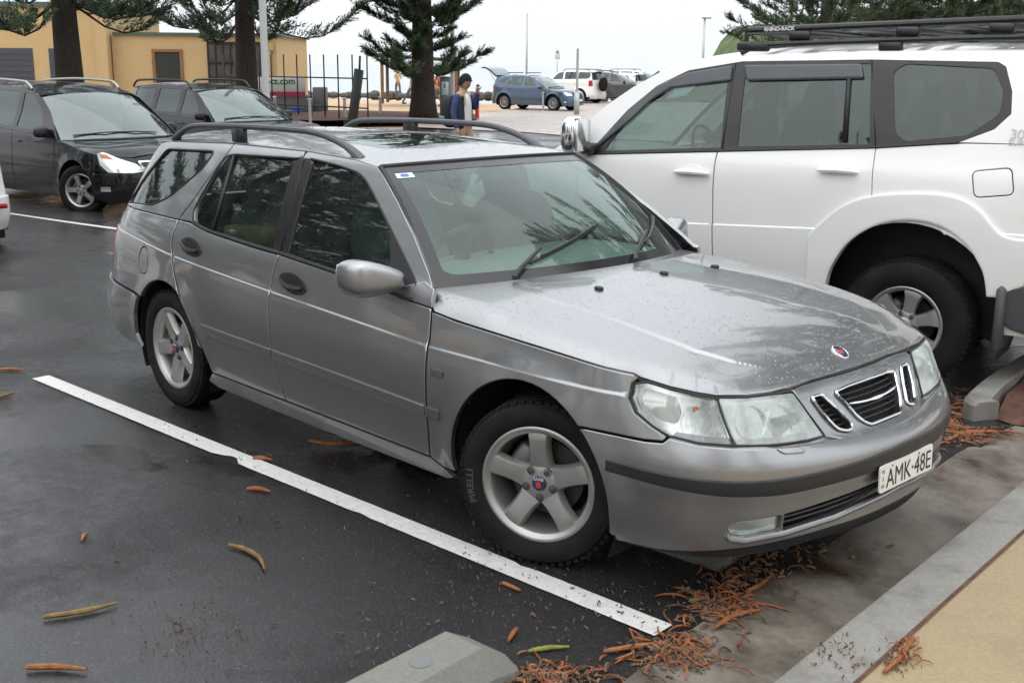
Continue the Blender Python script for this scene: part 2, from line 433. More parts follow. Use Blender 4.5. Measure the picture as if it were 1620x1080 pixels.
    me = mesh_from(name, V, F, mat, True, None)
    if custom and len(me.loops) == len(LN): me.normals_split_custom_set([tuple(map(float, n_)) for n_ in LN])
    return link(bpy.data.objects.new(name, me), parent)
def ribbon(name, pts2, surf, r, mat, parent=None, flip=False, flat=.7, n=6, lift=0, centre=(-1.3, 0, .55)):
    """a rounded strip that follows a line on a surface"""
    P2 = np.asarray(pts2, float); P = surf(P2[:, 0], P2[:, 1])
    if flip: P = P*np.array([1, -1, 1])
    return MB().tube([tuple(p) for p in P], r, n).build(name, mat, parent)
# ------------------------------------------------------------------ shared materials
paint('silver_paint', (.345, .348, .352), metal=1.0, rough=.40, dirt=(.11, .10, .088), dirt_amt=.6, wet=.8, flake=.05)
paint('white_paint', (.85, .85, .835), rough=.35, dirt=(.36, .31, .24), dirt_amt=.9, wet=.12)
paint('dark_paint', (.008, .008, .010), metal=.0, rough=.25, spec=.1, coat=.7, dirt=(.07, .065, .06), dirt_amt=.4, wet=.2)
paint('black_paint', (.007, .007, .008), metal=.0, rough=.25, spec=.1, coat=.7, dirt=(.07, .065, .06), dirt_amt=.4, wet=.2)
paint('blue_paint', (.055, .10, .16), metal=.4, rough=.32, dirt_amt=.2, wet=0)
paint('grey_paint', (.10, .105, .105), metal=.4, rough=.35, dirt_amt=.2, wet=0)
plain('black_rubber', (.018, .018, .018), .55, scale=60)
plain('black_plastic', (.018, .0185, .020), .42, scale=80, bmp=.15)
plain('grey_plastic', (.075, .078, .082), .45, scale=80, bmp=.1)
plain('dark_trim', (.022, .021, .023), .22, scale=40)
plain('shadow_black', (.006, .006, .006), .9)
plain('chrome', (.78, .79, .80), .08, 1, var=.03)
plain('brushed_steel', (.45, .45, .44), .35, 1, var=.1)
plain('reflector', (.88, .88, .88), .22, .9, var=.1, scale=60)
plain('alloy', (.43, .42, .40), .40, .75, var=.1, scale=14)
plain('alloy_dark', (.16, .155, .15), .5, .6, var=.2, scale=14)
plain('brake_iron', (.09, .085, .08), .6, .5)
plain('seat_cloth', (.17, .18, .175), .85, scale=120)
plain('dash_grey', (.28, .29, .28), .75, scale=60)
plain('red_lens', (.42, .012, .012), .12, var=.1)
plain('amber_lens', (.75, .22, .03), .2)
plain('card', (.42, .29, .14), .8)
plain('badge_blue', (.03, .04, .10), .25)
plain('badge_red', (.45, .06, .05), .3)
plain('plate_white', (.75, .75, .70), .4, var=.05)
plain('ink_black', (.02, .02, .02), .5)
plain('ink_white', (.8, .8, .8), .5)
plain('sticker_blue', (.10, .16, .45), .5)
plain('sticker_pale', (.62, .78, .85), .5)
plain('weather_shield', (.075, .085, .095), .12, var=.15, scale=5)
glass('windscreen_glass', (.55, .72, .65), .9, refl=.02, film=.055)
glass('far_screen', (.50, .62, .60), .8, refl=.11, film=.04)
glass('side_glass', (.42, .56, .50), .6, refl=.045, film=.02)
glass('tinted_glass', (.26, .34, .32), .4, refl=.035, film=.02)
glass('clear_lens', (.95, .97, .96), .97, refl=.0, film=.015)
glass('hazed_lens', (.9, .93, .92), .92, refl=.0, film=.62)
def _tyre():
    m, n, l, b = _mk('tyre'); _set(b, rough=.75, spec=.2)
    v = coords(n, l); c = ramp(n, l, noise(n, l, v, 9, 5), [(.3, (.007, .007, .0075)), (.75, (.019, .018, .0175))]); l.new(c, b.inputs['Base Color'])
    bump(n, l, b, noise(n, l, v, 240, 2), .2, .002)
_tyre()
# ------------------------------------------------------------------ wheels
def tube_arc(mb, r0, r1, y0, y1, n=56): pass
def wheel(parent, loc, rotz, R, rim, width, face_y, style, detail=True, spin=0.0, name='wheel', lettering=None):
    """wheel whose outer face looks along local -Y; face_y = +1 mirrors it for the other side"""
    w = bpy.data.objects.new(name, None); link(w, parent); w.location = loc; w.rotation_euler = (0, 0, rotz + (PI if face_y > 0 else 0))
    T = Matrix.Rotation(PI/2, 3, 'X')       # lathe Z axis -> -Y outward
    h = width/2; sw = R-rim
    prof = [(rim-.004, h*.78), (rim+.010, h*.90), (rim+sw*.30, h*1.0), (rim+sw*.55, h*1.0), (rim+sw*.78, h*.93), (R-.012, h*.80), (R-.003, h*.70), (R, h*.6)]
    gr = []
    for g in (.42, .14, -.14, -.42): gr += [(R, (g+.05)*h*1.3), (R-.007, (g+.04)*h*1.3), (R-.007, (g-.04)*h*1.3), (R, (g-.05)*h*1.3)]
    prof = prof+gr+[(r, -z) for r, z in prof[::-1]]+[(rim-.004, -h*.7), (rim-.004, h*.7)]
    ty = MB().lathe(prof, 64, T).build('tyre', 'tyre', w, True, 30)
    if detail:
        tr = MB()      # shoulder tread blocks
        nb = 60
        for k in range(nb):
            a = 2*PI*k/nb
            for sy in (-1, 1):
                c = Vector((math.cos(a)*(R-.007), 0, math.sin(a)*(R-.007)))
                Mx = Matrix(((math.cos(a), 0, -math.sin(a)), (0, 1, 0), (math.sin(a), 0, math.cos(a))))
                tr.box((c.x, sy*h*.72, c.z), (.013, h*.26, 2*PI*R/nb*.62), M=Mx)
        tr.build('tread_blocks', 'tyre', ty, False)['kind'] = 'stuff'
    # rim barrel and lip
    lip = [(rim-.002, h*.80), (rim+.004, h*.86), (rim-.002, h*.90), (rim-.010, h*.88), (rim-.014, h*.82), (rim-.020, h*.80), (rim-.026, h*.70), (rim-.030, h*.4), (rim-.045, -h*.2), (rim-.04, -h*.8), (rim-.01, -h*.9)]
    MB().lathe(lip, 64, T).build('rim_barrel', style.get('barrel', 'alloy'), w, True, 50)
    ns = style['n']; r0 = style['hub']; r1 = rim-.018; dish = style.get('dish', .02); mat = style.get('mat', 'alloy')
    yf = h*.80                                     # face plane near the lip
    sp = MB(); K = 9
    for k in range(ns):
        a0 = PI/2+spin+2*PI*k/ns
        V = []; 
        for i in range(K):
            t = i/(K-1); r = r0*.55+(r1-r0*.55)*t
            ww = np.interp(t, style['wt'], style['ww']); y = yf-dish*(1-t)**1.6*1.0 - (.006 if i == K-1 else 0)
            cw = .012 if detail else .008
            for (u, dy) in ((-ww-cw, -.030), (-ww-cw*.5, -.010), (-ww, 0), (0, .0025), (ww, 0), (ww+cw*.5, -.010), (ww+cw, -.030)):
                tw = style.get('twist', 0)*t*t
                ca, sa = math.cos(a0+tw), math.sin(a0+tw)
                V.append((r*ca-u*sa, -(y+dy), r*sa+u*ca))
        F = [(i*7+j, i*7+j+1, (i+1)*7+j+1, (i+1)*7+j) for i in range(K-1) for j in range(6)]
        F = [f[::-1] for f in F]
        sp2 = MB(); sp2.add(V, F); sp2.build('spoke', mat, w, True, 45)
    hubp = [(r0*.98, yf-dish-.03), (r0*.96, yf-dish+.002), (r0*.80, yf-dish+.007), (r0*.42, yf-dish+.008), (.001, yf-dish+.008)]
    MB().lathe(hubp, 40, T).build('hub', mat, w, True, 40)
    cr = style.get('cap', .03)
    cap = MB().lathe([(cr, yf-dish+.006), (cr, yf-dish+.013), (cr*.9, yf-dish+.016), (.001, yf-dish+.017)], 28, T).build('centre_cap', style.get('capmat', 'alloy'), w, True, 40)
    if style.get('emblem'):
        yy = -(yf-dish+.0185)
        red = [(-.006, .012), (.004, .014), (.010, .009), (.006, .004), (.013, .0), (.009, -.006), (.012, -.013), (.002, -.010), (-.006, -.014), (-.008, -.006), (-.014, -.004), (-.009, .003), (-.012, .008)]
        s_ = cr/.026
        MB().add([(x*s_*.95, yy, (z-.004)*s_*.95) for x, z in red], [tuple(range(len(red)))]).build('emblem', 'badge_red', cap, False)
        V, F = text_mesh('SAAB', .016*s_)
        MB().add([(x, yy-.0006, y+.017*s_) for x, y, z in V], F).build('lettering', 'ink_white', cap, False)
    nl = style.get('lugs', 5)
    for k in range(nl):
        a = PI/2+spin+2*PI*k/nl+style.get('lug_off', 0); rr = style.get('lug_r', .054)
        b = MB().lathe([(.015, yf-dish-.004), (.0155, yf-dish+.0095), (.0125, yf-dish+.0098), (.0115, yf-dish+.003), (.0085, yf-dish+.003), (.008, yf-dish+.016), (.001, yf-dish+.018)], 14, T)
        b.v = [(x+rr*math.cos(a), y, z+rr*math.sin(a)) for x, y, z in b.v]
        b.build('wheel_bolt', 'brake_iron', w, True, 40)
    MB().lathe([(.05, -h*.1), (rim*.66, -h*.1), (rim*.66, -h*.22), (.05, -h*.22)], 40, T, True).build('brake_disc', 'brake_iron', w, True, 40)
    MB().bbox((-rim*.5*math.cos(.6), -h*.02, rim*.5*math.sin(.6)), (.08, .09, .15), .015, M=Matrix.Rotation(.6, 3, 'Y')).build('brake_caliper', 'alloy_dark', w)
    MB().lathe([(rim-.05, -h*.62), (.01, -h*.62)], 32, T).build('wheel_back', 'shadow_black', w)
    if lettering:
        V, F = text_mesh(lettering, .042, 0, .0006); rr = rim+sw*.47; tm = MB(); out = []
        for x, y, z in V:
            a = math.radians(188)-x/rr; r = rr+y*.9; out.append((r*math.cos(a), -(h*1.0+.0022), r*math.sin(a)))
        tm.add(out, F).build('lettering', 'grey_plastic', ty, False)
    return w

# ------------------------------------------------------------------ generic car surfaces
class CarSurf:
    """body side, nose and tail as one surface P(s, z): s runs along the plan outline from tail centre to nose centre"""
    def __init__(c, plan, ZL, prof, cols, arches, crease=None, crease_h=.009, flare=.016):
        full = [(x, -y) for x, y in plan[2:0:-1]]+list(plan)+[(x, -y) for x, y in plan[-2:-4:-1]]
        f = np.array(full, float); s = np.r_[0, np.cumsum(np.hypot(*np.diff(f, axis=0).T))]; s -= s[2]
        c.S = s[2:-2]; c.Smax = c.S[-1]; c.planf = cspline(s, f)
        c.ZL = ZL; c.pz = {k: pchip(ZL, v) for k, v in prof.items()}; c.cols = [(c.S[i], k) for i, k in cols]; c.wS = np.array([a for a, _ in c.cols])
        c.arches = arches; c.crease = crease; c.crease_h = crease_h; c.flare = flare
        ss = np.linspace(0, c.Smax, 1500); xs = c.planf(ss)[:, 0]; c._x = np.maximum.accumulate(xs); c._s = ss
    def sx(c, x): return np.interp(x, c._x, c._s)
    def d(c, s, z):
        D = np.stack([c.pz[k](z) for _, k in c.cols], -1); wS = c.wS
        i = np.clip(np.searchsorted(wS, s)-1, 0, len(wS)-2); t = np.clip((s-wS[i])/(wS[i+1]-wS[i]), 0, 1); t = t*t*(3-2*t); ii = i[..., None]
        return np.take_along_axis(D, ii, -1)[..., 0]*(1-t)+np.take_along_axis(D, ii+1, -1)[..., 0]*t
    def P(c, s, z):
        s = np.asarray(s, float); z = np.asarray(z, float); s, z = np.broadcast_arrays(s, z)
        p = c.planf(s); e = 1e-3; tg = c.planf(s+e)-c.planf(s-e); tg = tg/np.linalg.norm(tg, axis=-1, keepdims=True)
        n = np.stack([-tg[..., 1], tg[..., 0]], -1); d = c.d(s, z); x = p[..., 0]
        for (ax, az, ar) in c.arches:
            r = np.hypot(x-ax, z-az); d = d-c.flare*(1-smst(ar-.01, ar+.11, r))*smst(.12, .30, z)
        if c.crease is not None:
            fade = np.ones_like(x)
            for (ax, az, ar) in c.arches: fade = fade*smst(ar+.0, ar+.10, np.hypot(x-ax, z-az))
            zc = np.interp(x, *c.crease); d = d-c.crease_h*smst(zc+.004, zc-.004, z)*fade*smst(zc-.30, zc-.02, z) if False else d-c.crease_h*(1-smst(zc-.005, zc+.005, z))*smst(zc-.35, zc-.01, z)*fade
        q = p-n*d[..., None]
        return np.stack([q[..., 0], q[..., 1], z], -1)
    def side(c, x, z): return c.P(c.sx(np.asarray(x, float)), z)
    def front(c, sg, z):
        sg = np.asarray(sg, float); q = c.P(c.Smax-np.abs(sg), z); q = q.copy(); q[..., 1] *= np.where(sg < 0, -1, 1); return q
    def rear(c, sg, z):
        sg = np.asarray(sg, float); q = c.P(np.abs(sg), z); q = q.copy(); q[..., 1] *= np.where(sg < 0, -1, 1); return q
    def to_s(c, poly): return np.array([(c.sx(x), z) for x, z in poly])
def near_h(B, x, y):
    """distance in plan to a 3D polyline and the height of its nearest point"""
    x = np.asarray(x, float); y = np.asarray(y, float); best = np.full(x.shape, 1e9); h = np.zeros(x.shape)
    for i in range(len(B)-1):
        a, b = B[i], B[i+1]; ab = b[:2]-a[:2]; L = max(ab@ab, 1e-12)
        t = np.clip(((x-a[0])*ab[0]+(y-a[1])*ab[1])/L, 0, 1); dd = np.hypot(x-a[0]-t*ab[0], y-a[1]-t*ab[1])
        k = dd < best; best = np.where(k, dd, best); h = np.where(k, a[2]+t*(b[2]-a[2]), h)
    return best, h

# ------------------------------------------------------------------ the silver estate car
PLAN = [(-3.86, 0), (-3.85, .30), (-3.815, .52), (-3.73, .69), (-3.55, .795), (-3.25, .848), (-2.7, .884), (-1.4, .893), (0, .889), (.25, .879), (.45, .85), (.6, .80), (.72, .72), (.812, .60), (.882, .42), (.93, .215), (.945, 0)]
ZL = [.15, .20, .25, .30, .40, .47, .52, .56, .585, .64, .70, .76, .82, .88, .92, .96, 1.0, 1.15, 1.3, 1.35, 1.375, 1.40]
PROF = dict(
 side=[.065, .045, .030, .018, .006, .001, 0, .001, .002, .006, .014, .023, .034, .047, .060, .082, .101, .174, .257, .288, .312, .36],
 cor=[.05, .035, .025, .018, .008, .0, .003, .015, .028, .055, .080, .105, .135, .17, .20, .23, .26, .3, .3, .3, .3, .3],
 frn=[.05, .03, .018, .022, .014, .0, .006, .045, .090, .128, .170, .225, .30, .36, .40, .45, .5, .5, .5, .5, .5, .5],
 rear=[.10, .07, .05, .03, .005, 0, .02, .03, .035, .045, .06, .075, .095, .12, .14, .16, .185, .31, .46, .52, .55, .58])
saab_s = CarSurf(PLAN, ZL, PROF, [(0, 'rear'), (3, 'rear'), (5, 'side'), (9, 'side'), (12, 'cor'), (15, 'frn'), (16, 'frn')],
    arches=[(-.035, .31, .385), (-2.69, .31, .365)], crease=([-3.6, -3.25, -2.64, -1.69, -.57, .44, .6], [.875, .858, .812, .768, .722, .728, .73]))
def build_estate():
    c = saab_s; T = thing('estate_car', 'silver grey estate car with black roof rails parked inside the white bay line', 'car')
    sS = lambda poly: c.to_s(poly)
    sd = c.P
    SP = 'silver_paint'
    # feature rows beside the body crease so the ledge is resolved
    xs = np.arange(-3.5, .5, .03); zc = np.interp(xs, *c.crease)
    CR = [np.stack([c.sx(xs), zc+o], 1) for o in (.008, .005, .0, -.005, -.008)]
    belt = lambda x: np.interp(x, [-3.4, -2.55, -2.38, -1.9, -1.67, -1.23, -.8, -.58], [.985, .985, .962, .938, .932, .908, .878, .862])
    bl = lambda x0, x1, n=8: [(x, belt(x)) for x in np.linspace(x0, x1, n)]
    hoodz = lambda x: np.interp(x, [-.9, -.58, -.44, -.16, .15, .43, .5], [.872, .852, .838, .826, .812, .793, .785])
    rear_edge = [(-2.668, .985), (-2.665, .87), (-2.625, .80), (-2.555, .70), (-2.48, .61), (-2.40, .53), (-2.34, .455), (-2.30, .39), (-2.27, .32), (-2.258, .272)]
    mid_edge = [(-1.672, .934), (-1.688, .87), (-1.692, .77), (-1.683, .66), (-1.668, .53), (-1.635, .40), (-1.60, .29), (-1.595, .272)]
    front_edge = [(-.585, .862), (-.578, .80), (-.572, .72), (-.570, .50), (-.572, .36), (-.58, .272)]
    for sg in (-1, 1):
        fl = sg < 0
        A = dict(surf=sd, parent=T, flip=fl, bev=.004, gap=.0028)
        rd = sS(open_curve(rear_edge, 4)); md = sS(open_curve(mid_edge, 4)); fd = sS(open_curve(front_edge, 4))
        # front door
        door = panel('front_door', np.vstack([md[::-1], sS(bl(-1.66, -.60)), fd]), mat=SP, extra=CR, **A)
        rdoor = panel('rear_door', np.vstack([rd[::-1], sS(bl(-2.655, -1.685, 10)), md]), mat=SP, extra=CR, **A)
        # front wing: shut line, lamp edge, bumper seam, arch
        aF = arc(-.035, .31, .385, 40, 195, 26); k = [(float(x), float(z)) for x, z in aF]
        wing = [(-.576, .272), (-.568, .36), (-.566, .50), (-.568, .72), (-.574, .80), (-.581, hoodz(-.581))]+[(x, hoodz(x)) for x in np.linspace(-.44, .40, 8)]
        wing = np.vstack([sS(wing), [(4.895, .783), (4.878, .762), (4.878, .72), (4.906, .676), (4.968, .640), (5.022, .616), (5.012, .598)], [(4.948, .594), (4.808, .596)], sS([(.25, .5955)]),
            sS(arc(-.035, .31, .385, 47.5, 188, 24)), sS([(-.45, .25), (-.50, .245)])])
        panel('front_wing', wing, mat=SP, extra=CR, **A)
        # quarter panel with fuel flap
        q_low = [(-3.02, .555), (-3.35, .575)]
        q = np.vstack([sS(np.array(open_curve([(x-.006, z) for x, z in rear_edge[:8]], 4))), sS(arc(-2.69, .31, .365, 14, 139, 20)), sS([(-2.975, .553)]), [(c.sx(-3.35), .572), (.93, .578), (.93, .705), (.965, .715), (.965, .865), (.93, .872), (.93, .985)], sS([(-3.3, .985)])])
        fuel = closed_curve([(-3.015, .745), (-2.995, .80), (-2.955, .815), (-2.915, .80), (-2.905, .745), (-2.915, .69), (-2.955, .675), (-2.995, .69)], 4)
        qp = panel('quarter_panel', q, mat=SP, extra=CR, holes=[sS(fuel)], **A)
        panel('fuel_flap', sS(fuel), sd, SP, qp, res=.03, flip=fl, bev=.004, gap=.003)
        # greenhouse frames
        ze = lambda x: np.interp(x, [-3.3, -3.1, -2.5, -1.8, -1.4, -1.2, -1.1], [1.338, 1.352, 1.374, 1.374, 1.360, 1.338, 1.30])
        top = lambda x0, x1, n=8: [(x, ze(x)) for x in np.linspace(x0, x1, n)]
        qwin = fillet([(-3.14, 1.308), (-2.585, 1.328), (-2.63, 1.245), (-2.72, 1.175), (-2.86, 1.085), (-3.02, 1.025), (-3.42, 1.003)], [.03, .035, .02, .02, .04, .09, .03])
        shut_up = [(-2.668, .985), (-2.672, 1.0), (-2.615, 1.07), (-2.535, 1.2), (-2.455, 1.335), (-2.45, ze(-2.45))]
        Qs = np.vstack([sS(open_curve(shut_up, 4)), sS(top(-2.5, -3.2, 8)), sS([(-3.26, 1.335), (-3.40, 1.15), (-3.55, .995), (-3.55, .985)])])
        panel('rear_pillar', Qs, mat=SP, holes=[sS(qwin)], **A)
        rwin = [(-2.42, 1.318), (-1.845, 1.338), (-1.73, .952), (-2.36, .980), (-2.50, .992), (-2.545, 1.05), (-2.49, 1.23)]
        rfr = np.vstack([sS(open_curve([(x+.006, z) for x, z in shut_up], 4)), sS(top(-2.40, -1.80, 6)), sS([(-1.79, 1.345), (-1.845, 1.338)]), sS(fillet([(-2.2, 1.328), (-2.42, 1.318), (-2.49, 1.23), (-2.545, 1.05), (-2.50, .992), (-2.36, .976)], [0, .02, .03, .06, .06, 0])), sS([(-2.36, .968), (-2.55, .988)])])
        panel('door_frame', rfr, mat=SP, res=.04, surf=sd, parent=rdoor, flip=fl, bev=.003, gap=.002)
        ffr = np.vstack([sS(top(-1.785, -1.22, 10)), sS([(-1.16, 1.313), (-1.0, 1.222), (-.82, 1.106), (-.66, .985), (-.60, .93), (-.592, .864)]), sS([(-.70, .872), (-.70, .935), (-.76, .975), (-.90, 1.065), (-1.04, 1.155), (-1.17, 1.235), (-1.27, 1.288), (-1.42, 1.322), (-1.6, 1.337), (-1.785, 1.342)])])
        panel('door_frame', ffr, mat=SP, res=.03, surf=sd, parent=door, flip=fl, bev=.003, gap=.001)
        # black pillar, seals, glass
        pil = panel('centre_pillar', sS([(-1.855, 1.346), (-1.70, 1.349), (-1.615, .928), (-1.745, .932)]), sd, 'dark_trim', T, flip=fl, lift=-.004, bev=.002, depth=.02)
        ribbon('door_seal', sS([(-1.775, 1.34), (-1.675, .94)]), sd, .0025, 'black_rubber', pil, flip=fl)
        gl = dict(surf=sd, mat='side_glass', flip=fl, lift=-.010, depth=.004, res=.06)
        panel('side_window', sS(qwin), parent=qp, **{**gl, 'mat': 'tinted_glass'})
        panel('side_window', sS([(-2.45, 1.33), (-1.83, 1.345), (-1.71, .93), (-2.36, .955), (-2.54, .98), (-2.57, 1.05), (-2.5, 1.24)]), parent=rdoor, **gl)
        panel('side_window', sS([(-1.72, 1.348), (-1.42, 1.33), (-1.25, 1.285), (-1.02, 1.15), (-.80, 1.01), (-.70, .93), (-.70, .87), (-1.65, .925)]), parent=door, **gl)
        ribbon('window_divider', sS([(-2.375, 1.318), (-2.30, .975)]), sd, .010, 'black_rubber', rdoor, flip=fl)
        panel('sail_trim', sS([(-.99, 1.122), (-.66, .925), (-.66, .872), (-.84, .885)]), sd, 'black_plastic', door, flip=fl, lift=-.003, bev=.002)
        ribbon('belt_seal', sS([(x, belt(x)+.007) for x in np.linspace(-2.52, -.70, 30)]), sd, .0085, 'black_rubber', T, flip=fl)
        ribbon('window_seal', sS(open_curve([(-1.72, 1.345), (-1.6, 1.337), (-1.42, 1.322), (-1.27, 1.288), (-1.04, 1.155), (-.76, .975), (-.70, .93)], 5)), sd, .005, 'black_rubber', door, flip=fl)
        ribbon('window_seal', sS(np.vstack([open_curve([(-1.83, 1.34), (-2.2, 1.33), (-2.41, 1.32), (-2.47, 1.27), (-2.52, 1.14), (-2.545, 1.05), (-2.52, 1.0), (-2.45, .985)], 5)])), sd, .005, 'black_rubber', rdoor, flip=fl)
        ribbon('window_seal', sS(np.vstack([qwin, qwin[:1]])), sd, .0045, 'black_rubber', qp, flip=fl)
        # mirror foot panel
        panel('mirror_foot', sS([(-.86, .884), (-.80, .912), (-.66, .952), (-.592, .932), (-.586, .866)]), sd, SP, door, flip=fl, lift=.004, bev=.004)
        # side mouldings
        mz = lambda x: np.interp(x, [-2.31, -1.7, -1.05, -.57, -.49], [.498, .488, .478, .468, .466])
        for (x0, x1, par) in ((-2.30, -1.672, rdoor), (-1.66, -.578, door), (-.562, -.487, T)):
            X = np.linspace(x0, x1, 8 if x1-x0 > .2 else 2); st = np.vstack([[(x, mz(x)+.021) for x in X], [(x, mz(x)-.021) for x in X[::-1]]])
            panel('side_moulding', sS(fillet(st, .006, 3)), sd, SP if par is not T else 'grey_plastic', par, flip=fl, lift=.009, bev=.006, res=.02, depth=.012)
        # sill
        sl = np.vstack([sS([(-2.262, .268), (-1.6, .268), (-.58, .268), (-.50, .24), (-.455, .215), (-.50, .195), (-1.4, .185), (-2.25, .19), (-2.32, .215)])])
        panel('sill', sl, sd, SP, T, flip=fl, gap=.002, bev=.003, res=.04)
        # side indicator
        ind = panel('side_indicator', sS(fillet([(-.535, .648), (-.465, .648), (-.465, .618), (-.535, .618)], .008)), sd, 'grey_plastic', T, flip=fl, lift=.008, res=.02, bev=.004)
        panel('indicator_lens', sS(fillet([(-.527, .642), (-.495, .642), (-.495, .624), (-.527, .624)], .005)), sd, 'clear_lens', ind, flip=fl, lift=.0105, res=.02, bev=.003, depth=.004)
        # door handles
        for (hx, hz, par) in ((-1.525, .826, door), (-2.452, .877, rdoor)):
            el = np.array([(hx+.112*math.cos(a), hz+.044*math.sin(a)-.012*math.cos(a)) for a in np.linspace(0, 2*PI, 28, endpoint=False)])
            cup = panel('door_handle', sS(el), sd, 'black_plastic', par, flip=fl, lift=.005, bev=.006, res=.02)
            up = np.array([(hx+.060*math.cos(a), hz+.016+.020*math.sin(a)-.008*math.cos(a)) for a in np.linspace(0, 2*PI, 20, endpoint=False)])
            panel('finger_recess', sS(up), sd, 'shadow_black', cup, flip=fl, lift=.0062, res=.02, depth=.002)
            ribbon('grip', sS([(hx-.092, hz+.012), (hx-.05, hz-.010), (hx, hz-.016), (hx+.05, hz-.014), (hx+.09, hz-.010)]), lambda a, b: sd(a, b)+np.array([0, .014, 0]), [.005, .013, .015, .013, .006], 'black_plastic', cup, flip=fl)
        # headlamp
        lampall = [(4.886, .766), (4.884, .72), (4.912, .678), (4.974, .641), (5.032, .617), (5.13, .605), (5.248, .602), (5.415, .594), (5.56, .586), (5.640, .586), (5.598, .650), (5.548, .730), (5.43, .738), (5.308, .741), (5.181, .740), (5.10, .748), (5.008, .760), (4.93, .775)]
        housing = panel('headlamp', lampall, sd, 'reflector', T, flip=fl, lift=-.03, res=.03, depth=.0)
        sp_top, sp_bot = (5.181, .740), (5.252, .602)
        outer = [p for p in lampall if p[0] < 5.17 or (p[0] < 5.245 and p[1] < .65)]
        o_poly = [(4.886, .766), (4.884, .72), (4.912, .678), (4.974, .641), (5.032, .617), (5.13, .605), (5.243, .602), (5.205, .68), (5.176, .741), (5.10, .748), (5.008, .760), (4.93, .775)]
        i_poly = [(5.188, .740), (5.216, .68), (5.255, .602), (5.415, .594), (5.56, .586), (5.640, .586), (5.598, .650), (5.548, .730), (5.43, .738), (5.308, .741)]
        panel('indicator_lens', fillet(o_poly, .012), sd, 'clear_lens', housing, flip=fl, lift=.001, res=.03, bev=.004, depth=.02, gap=.003)
        panel('headlamp_lens', fillet(i_poly, .010), sd, 'hazed_lens', housing, flip=fl, lift=.001, res=.03, bev=.004, depth=.02, gap=.003)
        o2 = np.array(o_poly); ribbon('lamp_seal', np.vstack([lampall, lampall[:1]]), sd, .0038, 'black_rubber', housing, flip=fl)
        ribbon('lamp_seal', [(5.182, .740), (5.21, .68), (5.249, .602)], sd, .0035, 'black_rubber', housing, flip=fl)
        cx = sd(np.array([5.10]), np.array([.675]))[0]
        # reflector bowls and bulb
        def bowl(s0, z0, r, nm, mt, depth=.05):
            p = sd(np.array([s0]), np.array([z0]))[0]; e = 1e-2; n_ = np.cross(sd(np.array([s0+e]), np.array([z0]))[0]-p, sd(np.array([s0]), np.array([z0+e]))[0]-p); n_ /= np.linalg.norm(n_)
            if n_@(p-np.array([-1, 0, .5])) < 0: n_ = -n_
            q = Vector(n_).to_track_quat('Z', 'Y').to_matrix(); m = MB().lathe([(r*math.sin(t), -.022-depth*math.cos(t)) for t in np.linspace(PI/2, 0.02, 8)], 24, q)
            v = [(x+p[0], (y+p[1])*(-1 if fl else 1), z+p[2]) for x, y, z in m.v]
            m.v = v
            if fl: m.f = [f[::-1] for f in m.f]
            return m.build(nm, mt, housing)
        bowl(5.118, .665, .052, 'reflector_bowl', 'chrome'); bowl(5.33, .668, .055, 'reflector_bowl', 'chrome'); bowl(5.475, .662, .052, 'reflector_bowl', 'chrome')
        panel('side_reflector', fillet([(4.915, .755), (5.04, .735), (5.06, .69), (5.045, .655), (4.99, .662), (4.925, .70)], .015), sd, 'alloy', housing, flip=fl, lift=-.018, res=.03, depth=.006)
        b = sd(np.array([5.115]), np.array([.694]))[0]
        MB().tube([(b[0]-.022, (b[1]-.022)*sg, b[2]), (b[0]-.05, (b[1]-.045)*sg, b[2])], [.010, .013], 10).build('bulb', 'amber_lens', housing)
        panel('lamp_apron', [(5.02, .600), (5.30, .575), (5.72, .560), (5.72, .595), (5.60, .612), (5.30, .622), (5.05, .632)], sd, SP, housing, flip=fl, lift=-.014, depth=0, res=.04)
        # fog lamp
        fog = fillet([(5.238, .330), (5.262, .348), (5.425, .360), (5.428, .305), (5.285, .290), (5.25, .300)], .016)
        FOG = fog
        fo = panel('fog_lamp', fog, sd, 'reflector', T, flip=fl, lift=-.022, res=.02, depth=.01)
        panel('fog_lens', fog, sd, 'clear_lens', fo, flip=fl, lift=-.006, res=.02, bev=.004, gap=.002)
        # washer lid on bumper
        panel('washer_lid', fillet([(5.40, .585), (5.425, .567), (5.515, .561), (5.50, .578)], .012), sd, SP, T, flip=fl, lift=.006, bev=.004, res=.02)
        # tail lamp
        tl = panel('tail_lamp', fillet([(.60, .70), (.968, .70), (.968, .870), (.60, .885)], .02), sd, 'red_lens', T, flip=fl, lift=.002, bev=.005, res=.03)
        panel('reversing_lens', fillet([(.60, .89), (.94, .875), (.94, .94), (.62, .98)], .02), sd, 'clear_lens', tl, flip=fl, lift=.002, bev=.005, res=.04)
        # dark inner shell behind the shut lines, wheel liners
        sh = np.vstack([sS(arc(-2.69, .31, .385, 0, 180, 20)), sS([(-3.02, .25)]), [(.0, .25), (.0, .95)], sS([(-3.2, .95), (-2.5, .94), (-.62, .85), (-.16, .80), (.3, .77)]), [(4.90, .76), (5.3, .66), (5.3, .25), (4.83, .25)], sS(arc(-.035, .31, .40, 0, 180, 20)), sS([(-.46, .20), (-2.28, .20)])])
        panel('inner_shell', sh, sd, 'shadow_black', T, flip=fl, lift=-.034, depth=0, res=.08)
        for ax, r in ((-.035, .405), (-2.69, .385)):
            V = []; F = []; n = 22
            for i in range(n+1):
                a = math.radians(-25+230*i/n)
                for y in (.845, .60): V.append((ax+r*math.cos(a), y*sg, .31+r*math.sin(a)))
            F = [(2*i, 2*i+1, 2*i+3, 2*i+2) for i in range(n)]; cc = len(V); V.append((ax, .60*sg, .31)); F += [(2*i+1, 2*i+3, cc) for i in range(n)]
            obj('wheel_liner', V, F, 'shadow_black', T)
